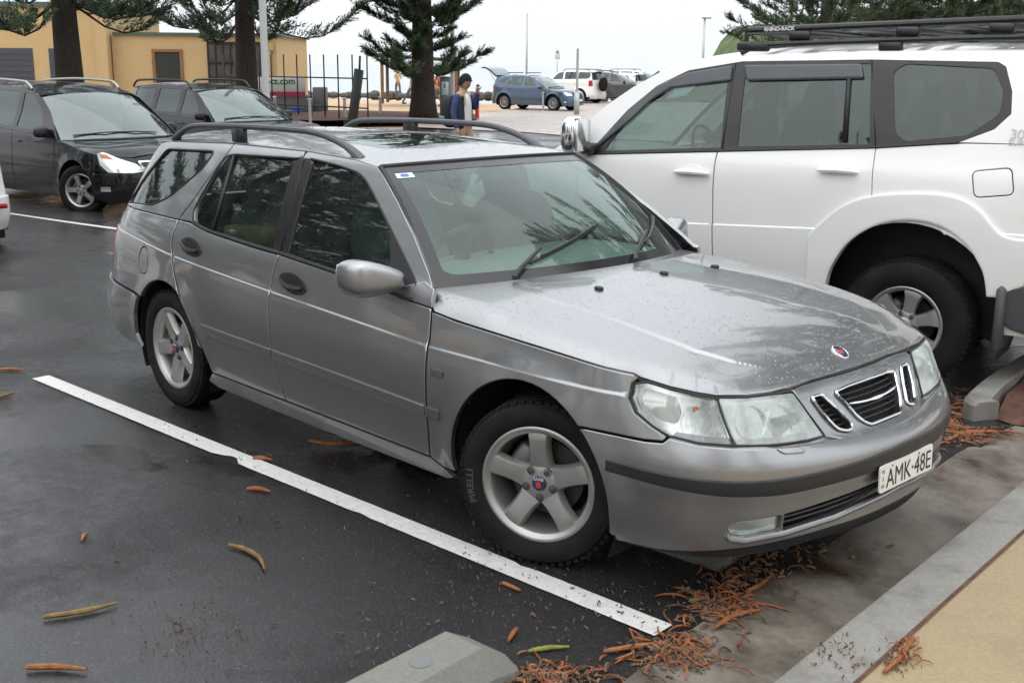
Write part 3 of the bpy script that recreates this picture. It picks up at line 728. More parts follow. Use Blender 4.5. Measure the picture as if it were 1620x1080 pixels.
        # mirror
        mv, mf = superbox((0, 0, 0), (.165, .245, .15), 3.3, 18); V = []
        for x, y, z in mv:
            t = y/.245+.5; k = .60+.40*float(smst(0, .75, t)); V.append((-.79-.10*t+x*(.75+.25*t)+.0, (.835+.215*t)*sg, .952+z*k-.004+.012*t))
        mir = obj('door_mirror', V, mf if sg > 0 else [f[::-1] for f in mf], SP, T, True, 80)
        MB().bbox((-.945, .955*sg, .955), (.012, .15, .10), .005).build('mirror_glass', 'chrome', mir)
        # roof rail
        rp = open_curve([(-3.12, .548, 1.36), (-3.05, .546, 1.395), (-2.95, .545, 1.43), (-2.8, .545, 1.445), (-2.4, .547, 1.458), (-2.0, .548, 1.462), (-1.78, .549, 1.458), (-1.62, .550, 1.434), (-1.50, .553, 1.400), (-1.40, .556, 1.355)], 5)
        MBr = MB(); MBr.tube([(p[0], p[1]*sg, p[2]) for p in rp], [.024]*3+[.020]*(len(rp)-9)+[.022, .023, .024, .025, .024, .022], 10, flat=.8)
        rail = MBr.build('roof_rail', 'grey_plastic', T)
        MB().bbox((-2.44, .55*sg, 1.415), (.11, .034, .075), .008).build('rail_foot', 'black_plastic', rail)
    # front bumper: one piece around the nose
    Sm = c.Smax; f2 = lambda L, sgn: [(sgn*(Sm-s), z) for s, z in L]
    aR = c.to_s(arc(-.035, .31, .385, -14, 47.5, 12)); 
    topR = [(4.73, .5925), (4.808, .592), (4.948, .590), (5.012, .594), (5.030, .611), (5.13, .599), (5.248, .596), (5.415, .588), (5.56, .580), (5.645, .578), (5.75, .572), (5.9, .568)]
    botR = [(4.832, .226), (4.845, .208), (5.0, .214), (5.155, .234), (5.26, .250), (5.44, .268), (5.65, .280), (5.93, .286)]
    half = [(c.sx(x), z) for x, z in arc(-.035, .31, .385, -12, 46, 12)]+topR
    ol = np.vstack([f2(botR, -1)[::-1] and np.array(f2(botR[::-1], -1)), np.array(f2(half, -1)), np.array(f2(half[::-1], 1)), np.array(f2(botR, 1))])
    fogR = fillet([(5.238, .330), (5.262, .348), (5.43, .361), (5.43, .304), (5.285, .290), (5.25, .300)], .014)
    intake = fillet(f2([(5.44, .362), (5.588, .377), (5.828, .398), (5.95, .404)], -1)+f2([(5.95, .404), (5.828, .398), (5.588, .377), (5.44, .362), (5.44, .308), (5.655, .326), (5.915, .350)], 1)+f2([(5.915, .350), (5.655, .326), (5.44, .308)], -1), .004)
    bp = panel('front_bumper', ol, c.front, SP, T, holes=[np.array(f2(fogR, -1)), np.array(f2(fogR, 1)), intake], bev=.004, res=.035, gap=.002, centre=(0, 0, .45))
    X = np.linspace(0, 1, 24); sT = [4.821, 4.955, 5.128, 5.248, 5.415, 5.615, 5.868, Sm]; zT = [.508, .500, .494, .493, .494, .500, .513, .516]; zB = [.468, .458, .447, .442, .440, .448, .458, .460]
    ss = np.linspace(4.821, Sm, 26)
    st = f2([(s, np.interp(s, sT, zT)) for s in ss], -1)+f2([(s, np.interp(s, sT, zT)) for s in ss[::-1][1:]], 1)+f2([(s, np.interp(s, sT, zB)) for s in ss], 1)+f2([(s, np.interp(s, sT, zB)) for s in ss[::-1][1:]], -1)
    panel('bumper_strip', fillet(st, .004, 2), c.front, 'black_plastic', bp, lift=.008, bev=.006, res=.025, depth=.014, centre=(0, 0, .45))
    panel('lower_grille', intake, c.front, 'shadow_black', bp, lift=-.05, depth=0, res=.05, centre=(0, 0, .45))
    ribbon('bumper_lip', np.array(f2([(5.235, .305), (5.25, .288), (5.30, .281), (5.44, .295), (5.655, .314), (5.915, .339)], -1)+[(0, .345)]+f2([(5.915, .339), (5.655, .314), (5.44, .295), (5.30, .281), (5.25, .288), (5.235, .305)], 1)), c.front, .012, SP, bp, n=10)
    for zz in (.012, .030): ribbon('intake_slat', np.array([(q, np.interp(abs(q), [0, .08, .34, .55], [.372, .368, .344, .330])+zz-.02) for q in np.linspace(-.54, .54, 30)]), lambda a, b: c.front(a, b)+np.array([-.03, 0, 0]), .005, 'black_plastic', bp)
    panel('air_dam', np.vstack([np.array(f2([(4.845, .206), (5.0, .212), (5.155, .232), (5.26, .248), (5.44, .266), (5.65, .278), (5.93, .284)], -1)), np.array(f2([(5.93, .284), (5.65, .278), (5.44, .266), (5.26, .248), (5.155, .232), (5.0, .212), (4.845, .206), (4.86, .178), (5.2, .195), (5.6, .225)], 1)), np.array(f2([(5.6, .225), (5.2, .195), (4.86, .178)], -1))]), c.front, 'black_plastic', bp, lift=-.03, depth=.02, res=.04, centre=(0, 0, .45))
    # nose panel with three chromed openings
    gp = f2([(5.648, .584), (5.608, .650), (5.556, .735), (5.62, .737), (5.8, .738), (5.95, .739)], -1)+f2([(5.95, .739), (5.8, .738), (5.62, .737), (5.556, .735), (5.608, .650), (5.648, .584), (5.75, .562), (5.92, .558)], 1)+f2([(5.92, .558), (5.75, .562)], -1)
    gc = fillet(f2([(5.772, .697), (5.85, .605), (5.888, .582)], -1)+f2([(5.888, .582), (5.85, .605), (5.772, .697), (5.86, .704)], 1)+f2([(5.86, .704)], -1), [.018, .02, .02, .02, .02, .018, .0, .0])
    gs = fillet([(5.632, .700), (5.695, .700), (5.745, .655), (5.80, .592), (5.765, .582), (5.715, .592), (5.67, .640)], .016)
    gL, gR = np.array(f2(gs, 1)), np.array(f2(gs, -1))
    nose = panel('nose_panel', np.array(gp), c.front, SP, T, holes=[gc, gL, gR], bev=.003, res=.025, gap=.002, lift=-.004, centre=(0, 0, .45), depth=.04)
    for h_ in (gc, gL, gR):
        cl = np.vstack([h_, h_[:1]]); 
        g = ribbon('grille_surround', cl, lambda a, b: c.front(a, b)+np.array([.002, 0, .0015]), .0056, 'chrome', T, n=8)
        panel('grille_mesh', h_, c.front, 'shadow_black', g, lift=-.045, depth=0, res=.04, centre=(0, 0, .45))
        lo, hi = h_.min(0), h_.max(0); 
        for zz in np.arange(lo[1]+.012, hi[1]-.006, .0165):
            xs_ = []
            for i in range(len(h_)):
                (x1, z1), (x2, z2) = h_[i-1], h_[i]
                if (z1 > zz) != (z2 > zz): xs_.append(x1+(x2-x1)*(zz-z1)/(z2-z1))
            if len(xs_) >= 2: ribbon('grille_slat', [(t, zz) for t in np.linspace(min(xs_)-.004, max(xs_)+.004, 8)], lambda a, b: c.front(a, b)+np.array([-.022, 0, 0]), .0035, 'black_plastic', g, flat=.6)
    wing_l = [(t, .648-.06*abs(t)*0+.25*t*t) for t in np.linspace(-.175, .175, 15)]
    ribbon('grille_wing', wing_l, lambda a, b: c.front(a, b)+np.array([.0, 0, 0]), [.002]+[.006]*5+[.009, .011, .009]+[.006]*5+[.002], 'chrome', nose, flat=.9)
    # hood
    SB = [(x, hoodz(x)+.004) for x in np.linspace(-.66, .40, 12)]
    fr = [(4.905, .789), (5.008, .768), (5.10, .755), (5.181, .747), (5.308, .748), (5.43, .745), (5.556, .742), (5.70, .743), (5.85, .745), (Sm, .746)]
    B = np.vstack([c.P(c.sx(np.array([p[0] for p in SB])), np.array([p[1] for p in SB])), c.P(np.array([p[0] for p in fr]), np.array([p[1] for p in fr]))])
    zcen = cspline([-.66, -.38, -.13, .1, .3, .5, .667, .752, .80], [.972, .958, .946, .926, .897, .851, .786, .747, .72])
    ycr = lambda x: np.interp(x, [-.27, .1, .3, .44, .55, .62, .68], [.585, .575, .565, .545, .48, .41, .33])
    def hood(x, y):
        a = np.abs(y); z = zcen(x)-.092*a**2
        z = z-.009*smst(ycr(x)-.007, ycr(x)+.007, a)*smst(-.33, -.18, x)*(1-smst(.52, .66, x))
        d, h = near_h(B, x, a); R_ = .10; g = np.clip(1-d/R_, 0, 1)**2.4
        z = z-(z-h)*g
        return np.stack([x, np.asarray(y, float), z], -1)
    rear_c = [(-.385-.30*(y/.8)**2.0, y) for y in np.linspace(-.80, .80, 17)]
    Bo = B[:, :2]; ho = np.vstack([np.array(rear_c), Bo[1:], (Bo[1:]*[1, -1])[::-1][1:]])
    yy = [np.array([(x, s_*(ycr(x)+o)) for x in np.arange(-.30, .66, .012)]) for s_ in (-1, 1) for o in (-.010, -.006, -.002, .002, .006, .010)]
    rims = []
    for off in (.006, .014, .024, .036, .055):
        n2 = np.gradient(Bo, axis=0); n2 /= np.linalg.norm(n2, axis=1, keepdims=True); q = Bo+np.stack([n2[:, 1], -n2[:, 0]], 1)*off*1.0
        q = _resample(q, .03)[:-30] if False else q
        dq = np.vstack([q[i]+(q[i+1]-q[i])*t for i in range(len(q)-1) for t in np.linspace(0, 1, 8)[:-1]]); dq = dq[dq[:, 1] > .05]
        rims += [dq, dq*[1, -1]]
    hd = panel('bonnet', ho, hood, SP, T, res=.03, extra=yy+rims, gap=.0015, depth=.02, centre=(0, 0, .3), eh=.012)
    # bonnet badge: enamel roundel
    bx = .667; p0 = hood(np.array([bx]), np.array([0.]))[0]; n0 = Vector(np.cross(hood(np.array([bx+.01]), np.array([0.]))[0]-p0, hood(np.array([bx]), np.array([.01]))[0]-p0)).normalized()
    q = Matrix.Translation(p0) @ (n0.to_track_quat('Z', 'Y').to_matrix().to_4x4())
    MB().lathe([(.034, -.002), (.034, .003), (.031, .005), (.030, .003)], 32, q).build('badge_ring', 'chrome', hd)
    bd = MB().lathe([(.030, .003), (.001, .0035)], 32, q).build('badge', 'badge_blue', hd)
    red = [(-.006, .010), (.004, .012), (.010, .007), (.006, .002), (.013, -.002), (.009, -.008), (.012, -.015), (.002, -.012), (-.006, -.016), (-.008, -.008), (-.014, -.006), (-.009, .001), (-.012, .006)]
    MB().add([tuple(q @ Vector((y*1.1, x*1.1, .0045))) for x, y in red], [tuple(range(len(red)))]).build('emblem', 'badge_red', bd, False)
    V, F = text_mesh('SAAB', .017); MB().add([tuple(q @ Vector((-.019-0*x+y, x, .0045))) for x, y, z in V], [f[::-1] for f in F]).build('lettering', 'ink_white', bd, False)
    for jy in (-.365, .03, .375):
        pj = hood(np.array([-.165]), np.array([jy]))[0]; MB().add(*superbox((pj[0], pj[1], pj[2]+.004), (.04, .028, .018), 2.4, 8)).build('washer_jet', 'black_plastic', hd)
    # windscreen
    def W(u, t, yb=.775, yt=.60):
        u = np.asarray(u, float); t = np.asarray(t, float); Bx, By, Bz = -.385-.29*np.abs(u)**2.1, yb*u, .952-.028*u*u
        Tx, Ty, Tz = -1.085-.125*u*u, yt*u, 1.358-.018*u*u; b = .034*4*t*(1-t)
        return np.stack([Bx+(Tx-Bx)*t+.5*b, By+(Ty-By)*t, Bz+(Tz-Bz)*t+.86*b], -1)
    Wm = lambda a, b: W(a/.7, b/.78)          # metric-like parameters
    full = [(-.7, -.02), (.7, -.02), (.7, .78), (-.7, .78)]
    inner = fillet([(-.655, .05), (.655, .05), (.655, .715), (-.655, .715)], .05)
    ws = panel('windscreen', full, Wm, 'windscreen_glass', T, res=.05, depth=.0, centre=(-2, 0, .6), custom=False)
    panel('screen_border', full, Wm, 'dark_trim', ws, holes=[inner], lift=.0015, depth=0, res=.05, centre=(-2, 0, .6), custom=False)
    for sg in (-1, 1):
        MB().tube([tuple(p) for p in Wm(np.full(20, .703*sg), np.linspace(-.02, .785, 20))], .011, 8).build('screen_trim', 'black_rubber', ws)
    MB().tube([tuple(p+np.array([0, 0, .002])) for p in Wm(np.linspace(-.70, .70, 24), np.full(24, .785))], .009, 8).build('screen_trim', 'black_rubber', ws)
    stk = panel('windscreen_sticker', [(-.662, .672), (-.582, .672), (-.582, .712), (-.662, .712)], Wm, 'sticker_pale', ws, lift=.002, depth=0, res=.05, centre=(-2, 0, .6))
    panel('sticker_print', fillet([(-.642, .680), (-.604, .680), (-.604, .704), (-.642, .704)], .01), Wm, 'sticker_blue', stk, lift=.003, depth=0, res=.05, centre=(-2, 0, .6))
    wp = lambda u, t, h=0: tuple(W(np.array(u), np.array(t))+np.array([.5, 0, .86])*h)
    for pts, bl0, bl1 in ((((-.66, -.02, .03), (-.60, .04, .03), (-.44, .155, .03)), (-.53, .085), (.09, .29)), (((.12, -.01, .03), (.16, .03, .03), (.48, .165, .03)), (.28, .075), (.93, .27))):
        arm = MB().tube([wp(*p) for p in pts], [.012, .010, .007], 8).build('wiper', 'black_plastic', ws)
        L = [(bl0[0]+(bl1[0]-bl0[0])*t, bl0[1]+(bl1[1]-bl0[1])*t) for t in np.linspace(0, 1, 10)]
        MB().tube([wp(u, t, .010) for u, t in L], .007, 6).build('wiper_blade', 'black_rubber', arm)
        MB().tube([wp(u, t, .024) for u, t in L[1:-1]], .005, 6).build('wiper_bridge', 'black_plastic', arm)
    # cowl under the screen
    us = np.linspace(-1.06, 1.06, 25); Ac = W(us, np.full(25, .03))+np.array([-.01, 0, -.012]); yr = us*.80; Bc = hood(-.385-.30*(yr/.8)**2+.06, yr)+np.array([0, 0, -.016]); Cc = Bc+np.array([-.06, 0, -.05])
    obj('cowl', np.vstack([Ac, Cc, Bc]), [(i, i+1, 25+i+1, 25+i) for i in range(24)]+[(25+i, 25+i+1, 50+i+1, 50+i) for i in range(24)], 'black_plastic', T)
    # roof
    zrc = cspline([-3.36, -3.0, -2.5, -2.0, -1.6, -1.3, -1.085], [1.384, 1.412, 1.431, 1.433, 1.421, 1.394, 1.357])
    ze2 = lambda x: np.interp(x, [-3.36, -3.1, -2.5, -1.8, -1.4, -1.2, -1.08], [1.338, 1.352, 1.376, 1.376, 1.362, 1.340, 1.335])
    def yedge(x): return c.P(c.sx(x), ze2(x))[..., 1]-.004
    def roof(x, y): 
        u = np.clip(np.abs(y)/yedge(x), 0, 1.1); zc_ = zrc(x); return np.stack([x, np.asarray(y, float), zc_-(zc_-ze2(x))*u**2.6], -1)
    xe = np.linspace(-3.33, -1.215, 30); rs = np.array([(x, yedge(np.array(x))) for x in xe])
    fe = [(-1.088-.125*(y/.6)**2, y) for y in np.linspace(.58, -.58, 13)]; re_ = [(-3.36+.03*(y/.56)**2, y) for y in np.linspace(-.52, .52, 9)]
    sunroof = fillet([(-1.42, .39), (-1.42, -.39), (-1.92, -.39), (-1.92, .39)], .07)
    rf = panel('roof', np.vstack([rs, fe, (rs*[1, -1])[::-1], re_]), roof, SP, T, holes=[sunroof], res=.06, bev=.003, centre=(-2, 0, .6))
    sr = panel('sunroof', sunroof, roof, 'tinted_glass', rf, res=.06, lift=-.001, bev=.004, gap=.004, centre=(-2, 0, .6))
    panel('sunroof_blind', sunroof, roof, 'black_plastic', sr, res=.1, lift=-.02, depth=0, centre=(-2, 0, .6))
    panel('headlining', np.vstack([rs, fe, (rs*[1, -1])[::-1], re_]), roof, 'dash_grey', rf, res=.12, lift=-.035, depth=0, centre=(-2, 0, .6), gap=.02)
    # tail
    rb = [(.0, .24)]+[(s, .25) for s in (.4, .8)]+[(c.sx(-3.04), .26), (c.sx(-3.075), .33), (c.sx(-3.05), .44), (c.sx(-2.99), .548), (c.sx(-3.3), .566), (.93, .572), (.5, .575), (0, .575)]
    panel('rear_bumper', np.array(rb+[(-s, z) for s, z in rb[::-1][1:-1]]), c.rear, SP, T, res=.06, bev=.004, gap=.003, lift=.012, centre=(-3, 0, .4))
    tg = [(0, .58), (.59, .58), (.59, .985), (0, .985)]; panel('tailgate', [(-.59, .58), (.59, .58), (.59, .985), (-.59, .985)], c.rear, SP, T, res=.08, gap=.003, centre=(-3, 0, .4))
    panel('rear_window', [(-.62, .99), (.62, .99), (.50, 1.34), (-.50, 1.34)], c.rear, 'tinted_glass', T, res=.08, gap=.003, centre=(-3, 0, .4))
    # number plate
    def plate(P0, tilt):
        V = []; M_ = Matrix.Translation(P0) @ Matrix.Rotation(tilt, 4, 'Y')
        pt = lambda y, z, d=0: tuple(M_ @ Vector((d, y, z)))
        o_ = fillet([(-.186, -.047), (.186, -.047), (.186, .047), (-.186, .047)], .012, 3)
        pl = MB(); n = len(o_); pl.add([pt(*p, .004) for p in o_]+[pt(*p, -.002) for p in o_], [tuple(range(n)), tuple(range(n, 2*n))[::-1]]+[(i, n+i, n+(i+1) % n, (i+1) % n) for i in range(n)])
        po = pl.build('number_plate', 'plate_white', T, False)
        V, F = text_mesh('AMK·48E', .1)
        w = max(v[0] for v in V)-min(v[0] for v in V); h = max(v[1] for v in V)-min(v[1] for v in V); x0 = (max(v[0] for v in V)+min(v[0] for v in V))/2; y0 = (max(v[1] for v in V)+min(v[1] for v in V))/2
        MB().add([pt(.014+(x-x0)*.315/w, (y-y0)*.066/h-.004, .0052) for x, y, z in V], F).build('lettering', 'ink_black', po, False)
        for k, ch in enumerate('NSW'):
            V, F = text_mesh(ch, .022); MB().add([pt(-.166+x, .026-.026*k+y, .0052) for x, y, z in V], F).build('lettering', 'ink_black', po, False)
        for y_ in (-.105, .082): MB().add(*superbox(pt(y_, .036, .005), (.005, .007, .007), 2, 6)).build('plate_screw', 'brake_iron', po)
    plate((.953, 0, .424), -.04)
    # under side and cabin
    MB().bbox((-1.5, 0, .30), (4.2, 1.18, .22), .03).build('underbody', 'shadow_black', T)
    MB().box((.36, 0, .46), (.80, 1.05, .40)).build('engine_bay', 'shadow_black', T)
    for x in (-1.35,): pass
    fl_ = MB().box((-1.9, 0, .42), (3.0, 1.15, .03)).build('cabin_floor', 'dash_grey', T)
    def seat(x, y, w=.50, nm='front_seat'):
        s_ = MB().add(*superbox((x, y, .58), (.52, w, .18), 4, 10)); R_ = Matrix.Rotation(math.radians(-18), 3, 'Y')
        s_.add(*superbox((x-.30, y, .86), (.16, w, .62), 4, 10, R_)); so = s_.build(nm, 'seat_cloth', T)
        MB().add(*superbox((x-.41, y, 1.20), (.11, .27, .19), 3.5, 10, R_)).build('headrest', 'seat_cloth', so)
    seat(-1.05, -.37); seat(-1.05, .37)
    rsb = MB().add(*superbox((-2.05, 0, .58), (.5, 1.3, .18), 5, 10)).add(*superbox((-2.33, 0, .84), (.16, 1.3, .58), 5, 10, Matrix.Rotation(math.radians(-20), 3, 'Y'))).build('rear_bench', 'seat_cloth', T)
    for y in (-.4, 0, .4): MB().add(*superbox((-2.44, y, 1.14), (.09, .24, .15), 3.5, 8)).build('headrest', 'seat_cloth', rsb)
    MB().add(*superbox((-.80, 0, .83), (.75, 1.42, .26), 4, 14)).build('dashboard', 'dash_grey', T)
    sw = MB(); R_ = Matrix.Translation((-.98, -.37, .93)) @ Matrix.Rotation(math.radians(-66), 4, 'Y')
    ring = [(R_ @ Vector((.185*math.cos(a), .185*math.sin(a), 0))) for a in np.linspace(0, 2*PI, 33)]
    sw.tube(ring, .014, 8); 
    for a in (0, PI, -PI/2): sw.tube([R_ @ Vector((0, 0, -.02)), R_ @ Vector((.18*math.cos(a), .18*math.sin(a), 0))], [.04, .015], 8)
    sw.build('steering_wheel', 'black_plastic', T)
    MB().add(*superbox((-1.06, 0, 1.285), (.03, .24, .07), 3.5, 8)).build('rear_view_mirror', 'black_plastic', T)
    MB().bbox((-2.25, -.52, .93), (.34, .3, .10), .01, rz=.3).build('cardboard_box', 'card', rsb)
    # wheels
    st = dict(n=5, hub=.075, w=.03, dish=.022, cap=.027, capmat='badge_blue', emblem=True, lugs=5, lug_r=.054, wt=[0, .3, .6, 1], ww=[.044, .031, .029, .034], lug_off=PI/5)
    for x, steer in ((0, math.radians(22.9)), (-2.703, 0)):
        for sg in (-1, 1):
            wheel(T, (x-(.036*-sg if x == 0 else 0), (.761+(.008 if x == 0 else 0))*sg, .311), steer, .311, .213, .205, sg, st, spin=math.radians(2 if x == 0 else 27), lettering='PIRELLI' if x == 0 and sg < 0 else None)
    return T
SAAB = build_estate()
# ------------------------------------------------------------------ picture ray helpers (for reading positions off the photograph)
def px_ray(u, v): return _fw + _r2*((u-810)/1792.1) - _u2*((v-540)/1792.1)
def on_z(u, v, z=-.274):
    d = px_ray(u, v); t = (z-CAM_P.z)/d.z; return CAM_P + d*t
def at_depth(u, v, D): return CAM_P + px_ray(u, v)*D
def ground_z(x, y):
    x = np.asarray(x, float); y = np.asarray(y, float)
    return -.088*smst(1.1, 2.4, y)*(1-smst(.25, .6, x)*(y < 9))-.0155*np.clip(-x-4.5, 0, 12)

# ------------------------------------------------------------------ the white four wheel drive beside the estate
def build_4wd():
    th = math.radians(190)
    T = thing('four_wheel_drive', 'tall white four wheel drive with black roof platform beside the silver estate', 'car', (-.581, 3.517, -.088), (0, 0, th))
    plan = [(-1.12, 0), (-1.11, .45), (-1.07, .72), (-.97, .85), (-.75, .905), (-.2, .928), (1.0, .932), (2.2, .928), (2.79, .92), (3.15, .89), (3.4, .80), (3.52, .62), (3.6, .32), (3.62, 0)]
    ZL = [.30, .45, .60, .75, .855, .905, 1.0, 1.1, 1.2, 1.28, 1.34, 1.42, 1.5, 1.7, 1.82, 1.9, 1.95, 2.0]
    pr = dict(side=[.05, .02, .006, 0, 0, .0, .001, .004, .012, .026, .046, .068, .088, .145, .182, .212, .245, .30],
              frn=[.10, .05, .02, .0, .0, .01, .05, .12, .3, .4, .5, .5, .5, .5, .5, .5, .5, .5], rear=[.05, .03, .02, .01, .0, .0, .005, .01, .02, .03, .04, .05, .06, .10, .14, .18, .22, .28])
    c = CarSurf(plan, ZL, pr, [(0, 'rear'), (2, 'rear'), (5, 'side'), (8, 'side'), (11, 'frn'), (13, 'frn')], [], ([-1, -.5, .56, 1.54, 3], [.985, .975, .912, .862, .80]), .010)
    c2 = CarSurf(plan, ZL, pr, [(0, 'rear'), (2, 'rear'), (5, 'side'), (8, 'side'), (11, 'frn'), (13, 'frn')], [], None)
    sS = c.to_s; sd = c.P; WP = 'white_paint'; CE = (1.2, 0, .9)
    belt = lambda x: np.interp(x, [-.9, -.2, .26, 1.24, 2.2, 2.6], [1.47, 1.452, 1.403, 1.335, 1.268, 1.24])
    cz = lambda x: np.interp(x, [-1, -.5, .56, 1.54, 3], [.985, .975, .912, .862, .80])
    bl = lambda a, b, n=8: [(x, belt(x)) for x in np.linspace(a, b, n)]
    for sg in (1, -1):
        fl = sg < 0; A = dict(surf=sd, parent=T, flip=fl, bev=.004, gap=.0025, centre=CE, mat=WP)
        bP = [(1.262, 1.335), (1.265, 1.25), (1.262, 1.10), (1.25, .90), (1.235, .62), (1.23, .45)]
        cP = [(.26, 1.40), (.252, 1.25), (.240, 1.13), (.24, .98), (.30, .90), (.42, .80), (.475, .62), (.48, .45)]
        xs = np.arange(-1, 3, .04); CRS = [np.stack([c.sx(xs), cz(xs)+o], 1) for o in (.012, .006, 0, -.006, -.012)]
        rd = panel('rear_door', np.vstack([sS(open_curve(cP, 3))[::-1], sS(bl(.27, 1.255)), sS(open_curve(bP, 3))]), extra=CRS, **A)
        fd = panel('front_door', np.vstack([sS(open_curve([(x+.004, z) for x, z in bP], 3))[::-1], sS(bl(1.27, 2.28)), sS([(2.30, 1.1), (2.30, .7), (2.22, .45)])]), extra=CRS, **A)
        q = np.vstack([sS(open_curve(cP[:4], 3)), sS(arc(.01, .44, .55, 65, 180, 16)), sS([(-.56, .40), (-.95, .42)]), [(.30, .45), (.30, 1.46)], sS(bl(-.9, .25))])
        fuel = fillet([(-.30, 1.305), (-.505, 1.335), (-.535, 1.19), (-.33, 1.16)], .035)
        qp = panel('quarter_panel', q, holes=[sS(fuel)], extra=CRS, **A)
        panel('fuel_flap', sS(fuel), sd, WP, qp, res=.05, flip=fl, gap=.004, bev=.003, centre=CE)
        panel('front_wing', np.vstack([sS([(2.305, .45), (2.305, 1.1), (2.29, 1.262), (2.7, 1.2), (3.1, 1.12)]), sS([(3.3, .95), (3.30, .5)]), sS(arc(2.79, .40, .44, 5, 175, 18))]), **A)
        # rear arch flare
        fo = np.vstack([open_curve([(.60, .86), (.57, .905), (.42, 1.05), (.26, 1.125), (.02, 1.163), (-.20, 1.165), (-.35, 1.11), (-.48, .985), (-.56, .955), (-.64, .955)], 6), [(-.64, .70), (-.50, .62)], open_curve([(-.455, .62), (-.44, .70), (-.41, .78), (-.32, .90), (-.17, .99), (.01, 1.01), (.19, .965), (.35, .85), (.45, .68), (.478, .55)], 6), [(.60, .50)]])
        ff = panel('wheel_arch_flare', sS(fo), c2.P, WP, T, flip=fl, lift=.026, bev=.014, res=.03, depth=.06, centre=CE, tilt=.45)
        fa = np.vstack([arc(2.79, .40, .55, 0, 180, 16), arc(2.79, .40, .43, 180, 0, 16)])
        panel('wheel_arch_flare', sS(fa), c2.P, WP, T, flip=fl, lift=.024, bev=.012, res=.05, depth=.05, centre=CE, tilt=.45)
        # mud flap
        MB().bbox((-.535, .86*sg, .50), (.05, .22, .38), .02).build('mud_flap', 'grey_plastic', T)
        panel('bumper_end', fillet(sS([(-.50, .68), (-.70, .70), (-.70, .42), (-.58, .45), (-.52, .52)]), .02), sd, 'grey_plastic', T, flip=fl, lift=.02, bev=.012, res=.04, centre=CE)
        panel('rear_bumper_end', [(.0, .50), (c.sx(-.66), .50), (c.sx(-.64), .80), (0, .80)], sd, WP, T, flip=fl, lift=.02, bev=.01, res=.1, centre=CE)
        # cabin side: black window surround, glass, weather shields, body coloured pillars
        dlo = [(2.235, 1.262), (1.24, 1.332), (.26, 1.402), (-.20, 1.452), (-.38, 1.535), (-.455, 1.62), (-.44, 1.74), (-.385, 1.87), (-.34, 1.895), (.37, 1.905), (1.2, 1.890), (1.57, 1.83), (1.77, 1.735), (1.95, 1.585)]
        wF = fillet([(2.11, 1.30), (1.285, 1.358), (1.25, 1.36), (1.285, 1.855), (1.57, 1.80), (1.745, 1.715), (1.915, 1.57)], .02)
        wR = fillet([(1.135, 1.372), (.30, 1.425), (.375, 1.885), (1.17, 1.86)], .02)
        wQ = fillet([(.165, 1.50), (.10, 1.452), (-.24, 1.498), (-.395, 1.62), (-.395, 1.74), (-.32, 1.862), (.17, 1.885), (.235, 1.84)], .03)
        sur = panel('window_surround', sS(np.array(dlo)), sd, 'dark_trim', T, holes=[sS(wF), sS(wR), sS(wQ)], flip=fl, lift=-.004, bev=.002, res=.05, centre=CE)
        for w_, m_, p_ in ((wF, 'side_glass', fd), (wR, 'tinted_glass', rd), (wQ, 'tinted_glass', qp)): panel('side_window', sS(w_), sd, m_, p_, flip=fl, lift=-.010, depth=.004, res=.08, centre=CE)
        ribbon('window_divider', sS([(.50, 1.87), (.45, 1.43)]), sd, .016, 'black_rubber', rd, flip=fl)
        ribbon('door_seal', sS([(1.245, 1.885), (1.235, 1.335)]), sd, .003, 'shadow_black', sur, flip=fl)
        ribbon('door_seal', sS([(.375, 1.90), (.26, 1.405)]), sd, .003, 'shadow_black', sur, flip=fl)
        ribbon('belt_seal', sS([(x, belt(x)+.004) for x in np.linspace(-.2, 2.22, 20)]), sd, .007, 'black_rubber', T, flip=fl)
        out = [(2.60, 1.22), (2.45, 1.33), (2.30, 1.465), (2.14, 1.60), (1.97, 1.715), (1.80, 1.81), (1.55, 1.885), (1.2, 1.925), (.7, 1.945), (.32, 1.955), (-.4, 1.962), (-.85, 1.955), (-.93, 1.80), (-1.0, 1.47)]
        fr = panel('cabin_frame', np.vstack([sS(np.array(out)), sS([(-.9, 1.465), (-.2, 1.455)]), sS(np.array(dlo[4:])), sS(np.array([(2.235, 1.262), (2.30, 1.258)]))]), sd, WP, T, flip=fl, bev=.003, gap=.0015, res=.05, centre=CE)
        # weather shields
        l2 = lambda a, b: sd(a, b)+np.array([0, .016, 0])
        sf = fillet([(1.262, 1.868), (1.255, 1.775), (1.67, 1.722), (1.80, 1.64), (1.94, 1.50), (2.14, 1.335), (2.19, 1.315), (1.965, 1.575), (1.775, 1.735), (1.57, 1.82)], .015)
        panel('weather_shield', sS(sf), l2, 'weather_shield', fd, flip=fl, bev=.012, res=.03, centre=CE, depth=.01)
        sr_ = fillet([(1.185, 1.872), (.435, 1.885), (.40, 1.80), (1.145, 1.775)], .02)
        panel('weather_shield', sS(sr_), l2, 'weather_shield', rd, flip=fl, bev=.014, res=.03, centre=CE, depth=.01)
        # handles
        for hx, hz, par in ((1.415, 1.195, fd), (.455, 1.262, rd)):
            ribbon('door_handle', sS([(hx-.125, hz), (hx-.09, hz+.003), (hx, hz+.005), (hx+.09, hz+.002), (hx+.125, hz-.002)]), lambda a, b: sd(a, b)+np.array([0, .022, 0]), [.008, .017, .018, .017, .008], WP, par, flip=fl, n=10)
            panel('handle_recess', sS(np.array([(hx+.06*math.cos(a), hz+.012+.042*math.sin(a)) for a in np.linspace(0, 2*PI, 20, endpoint=False)])), sd, 'white_paint', par, flip=fl, lift=.003, bev=.003, res=.03, centre=CE, depth=.002)
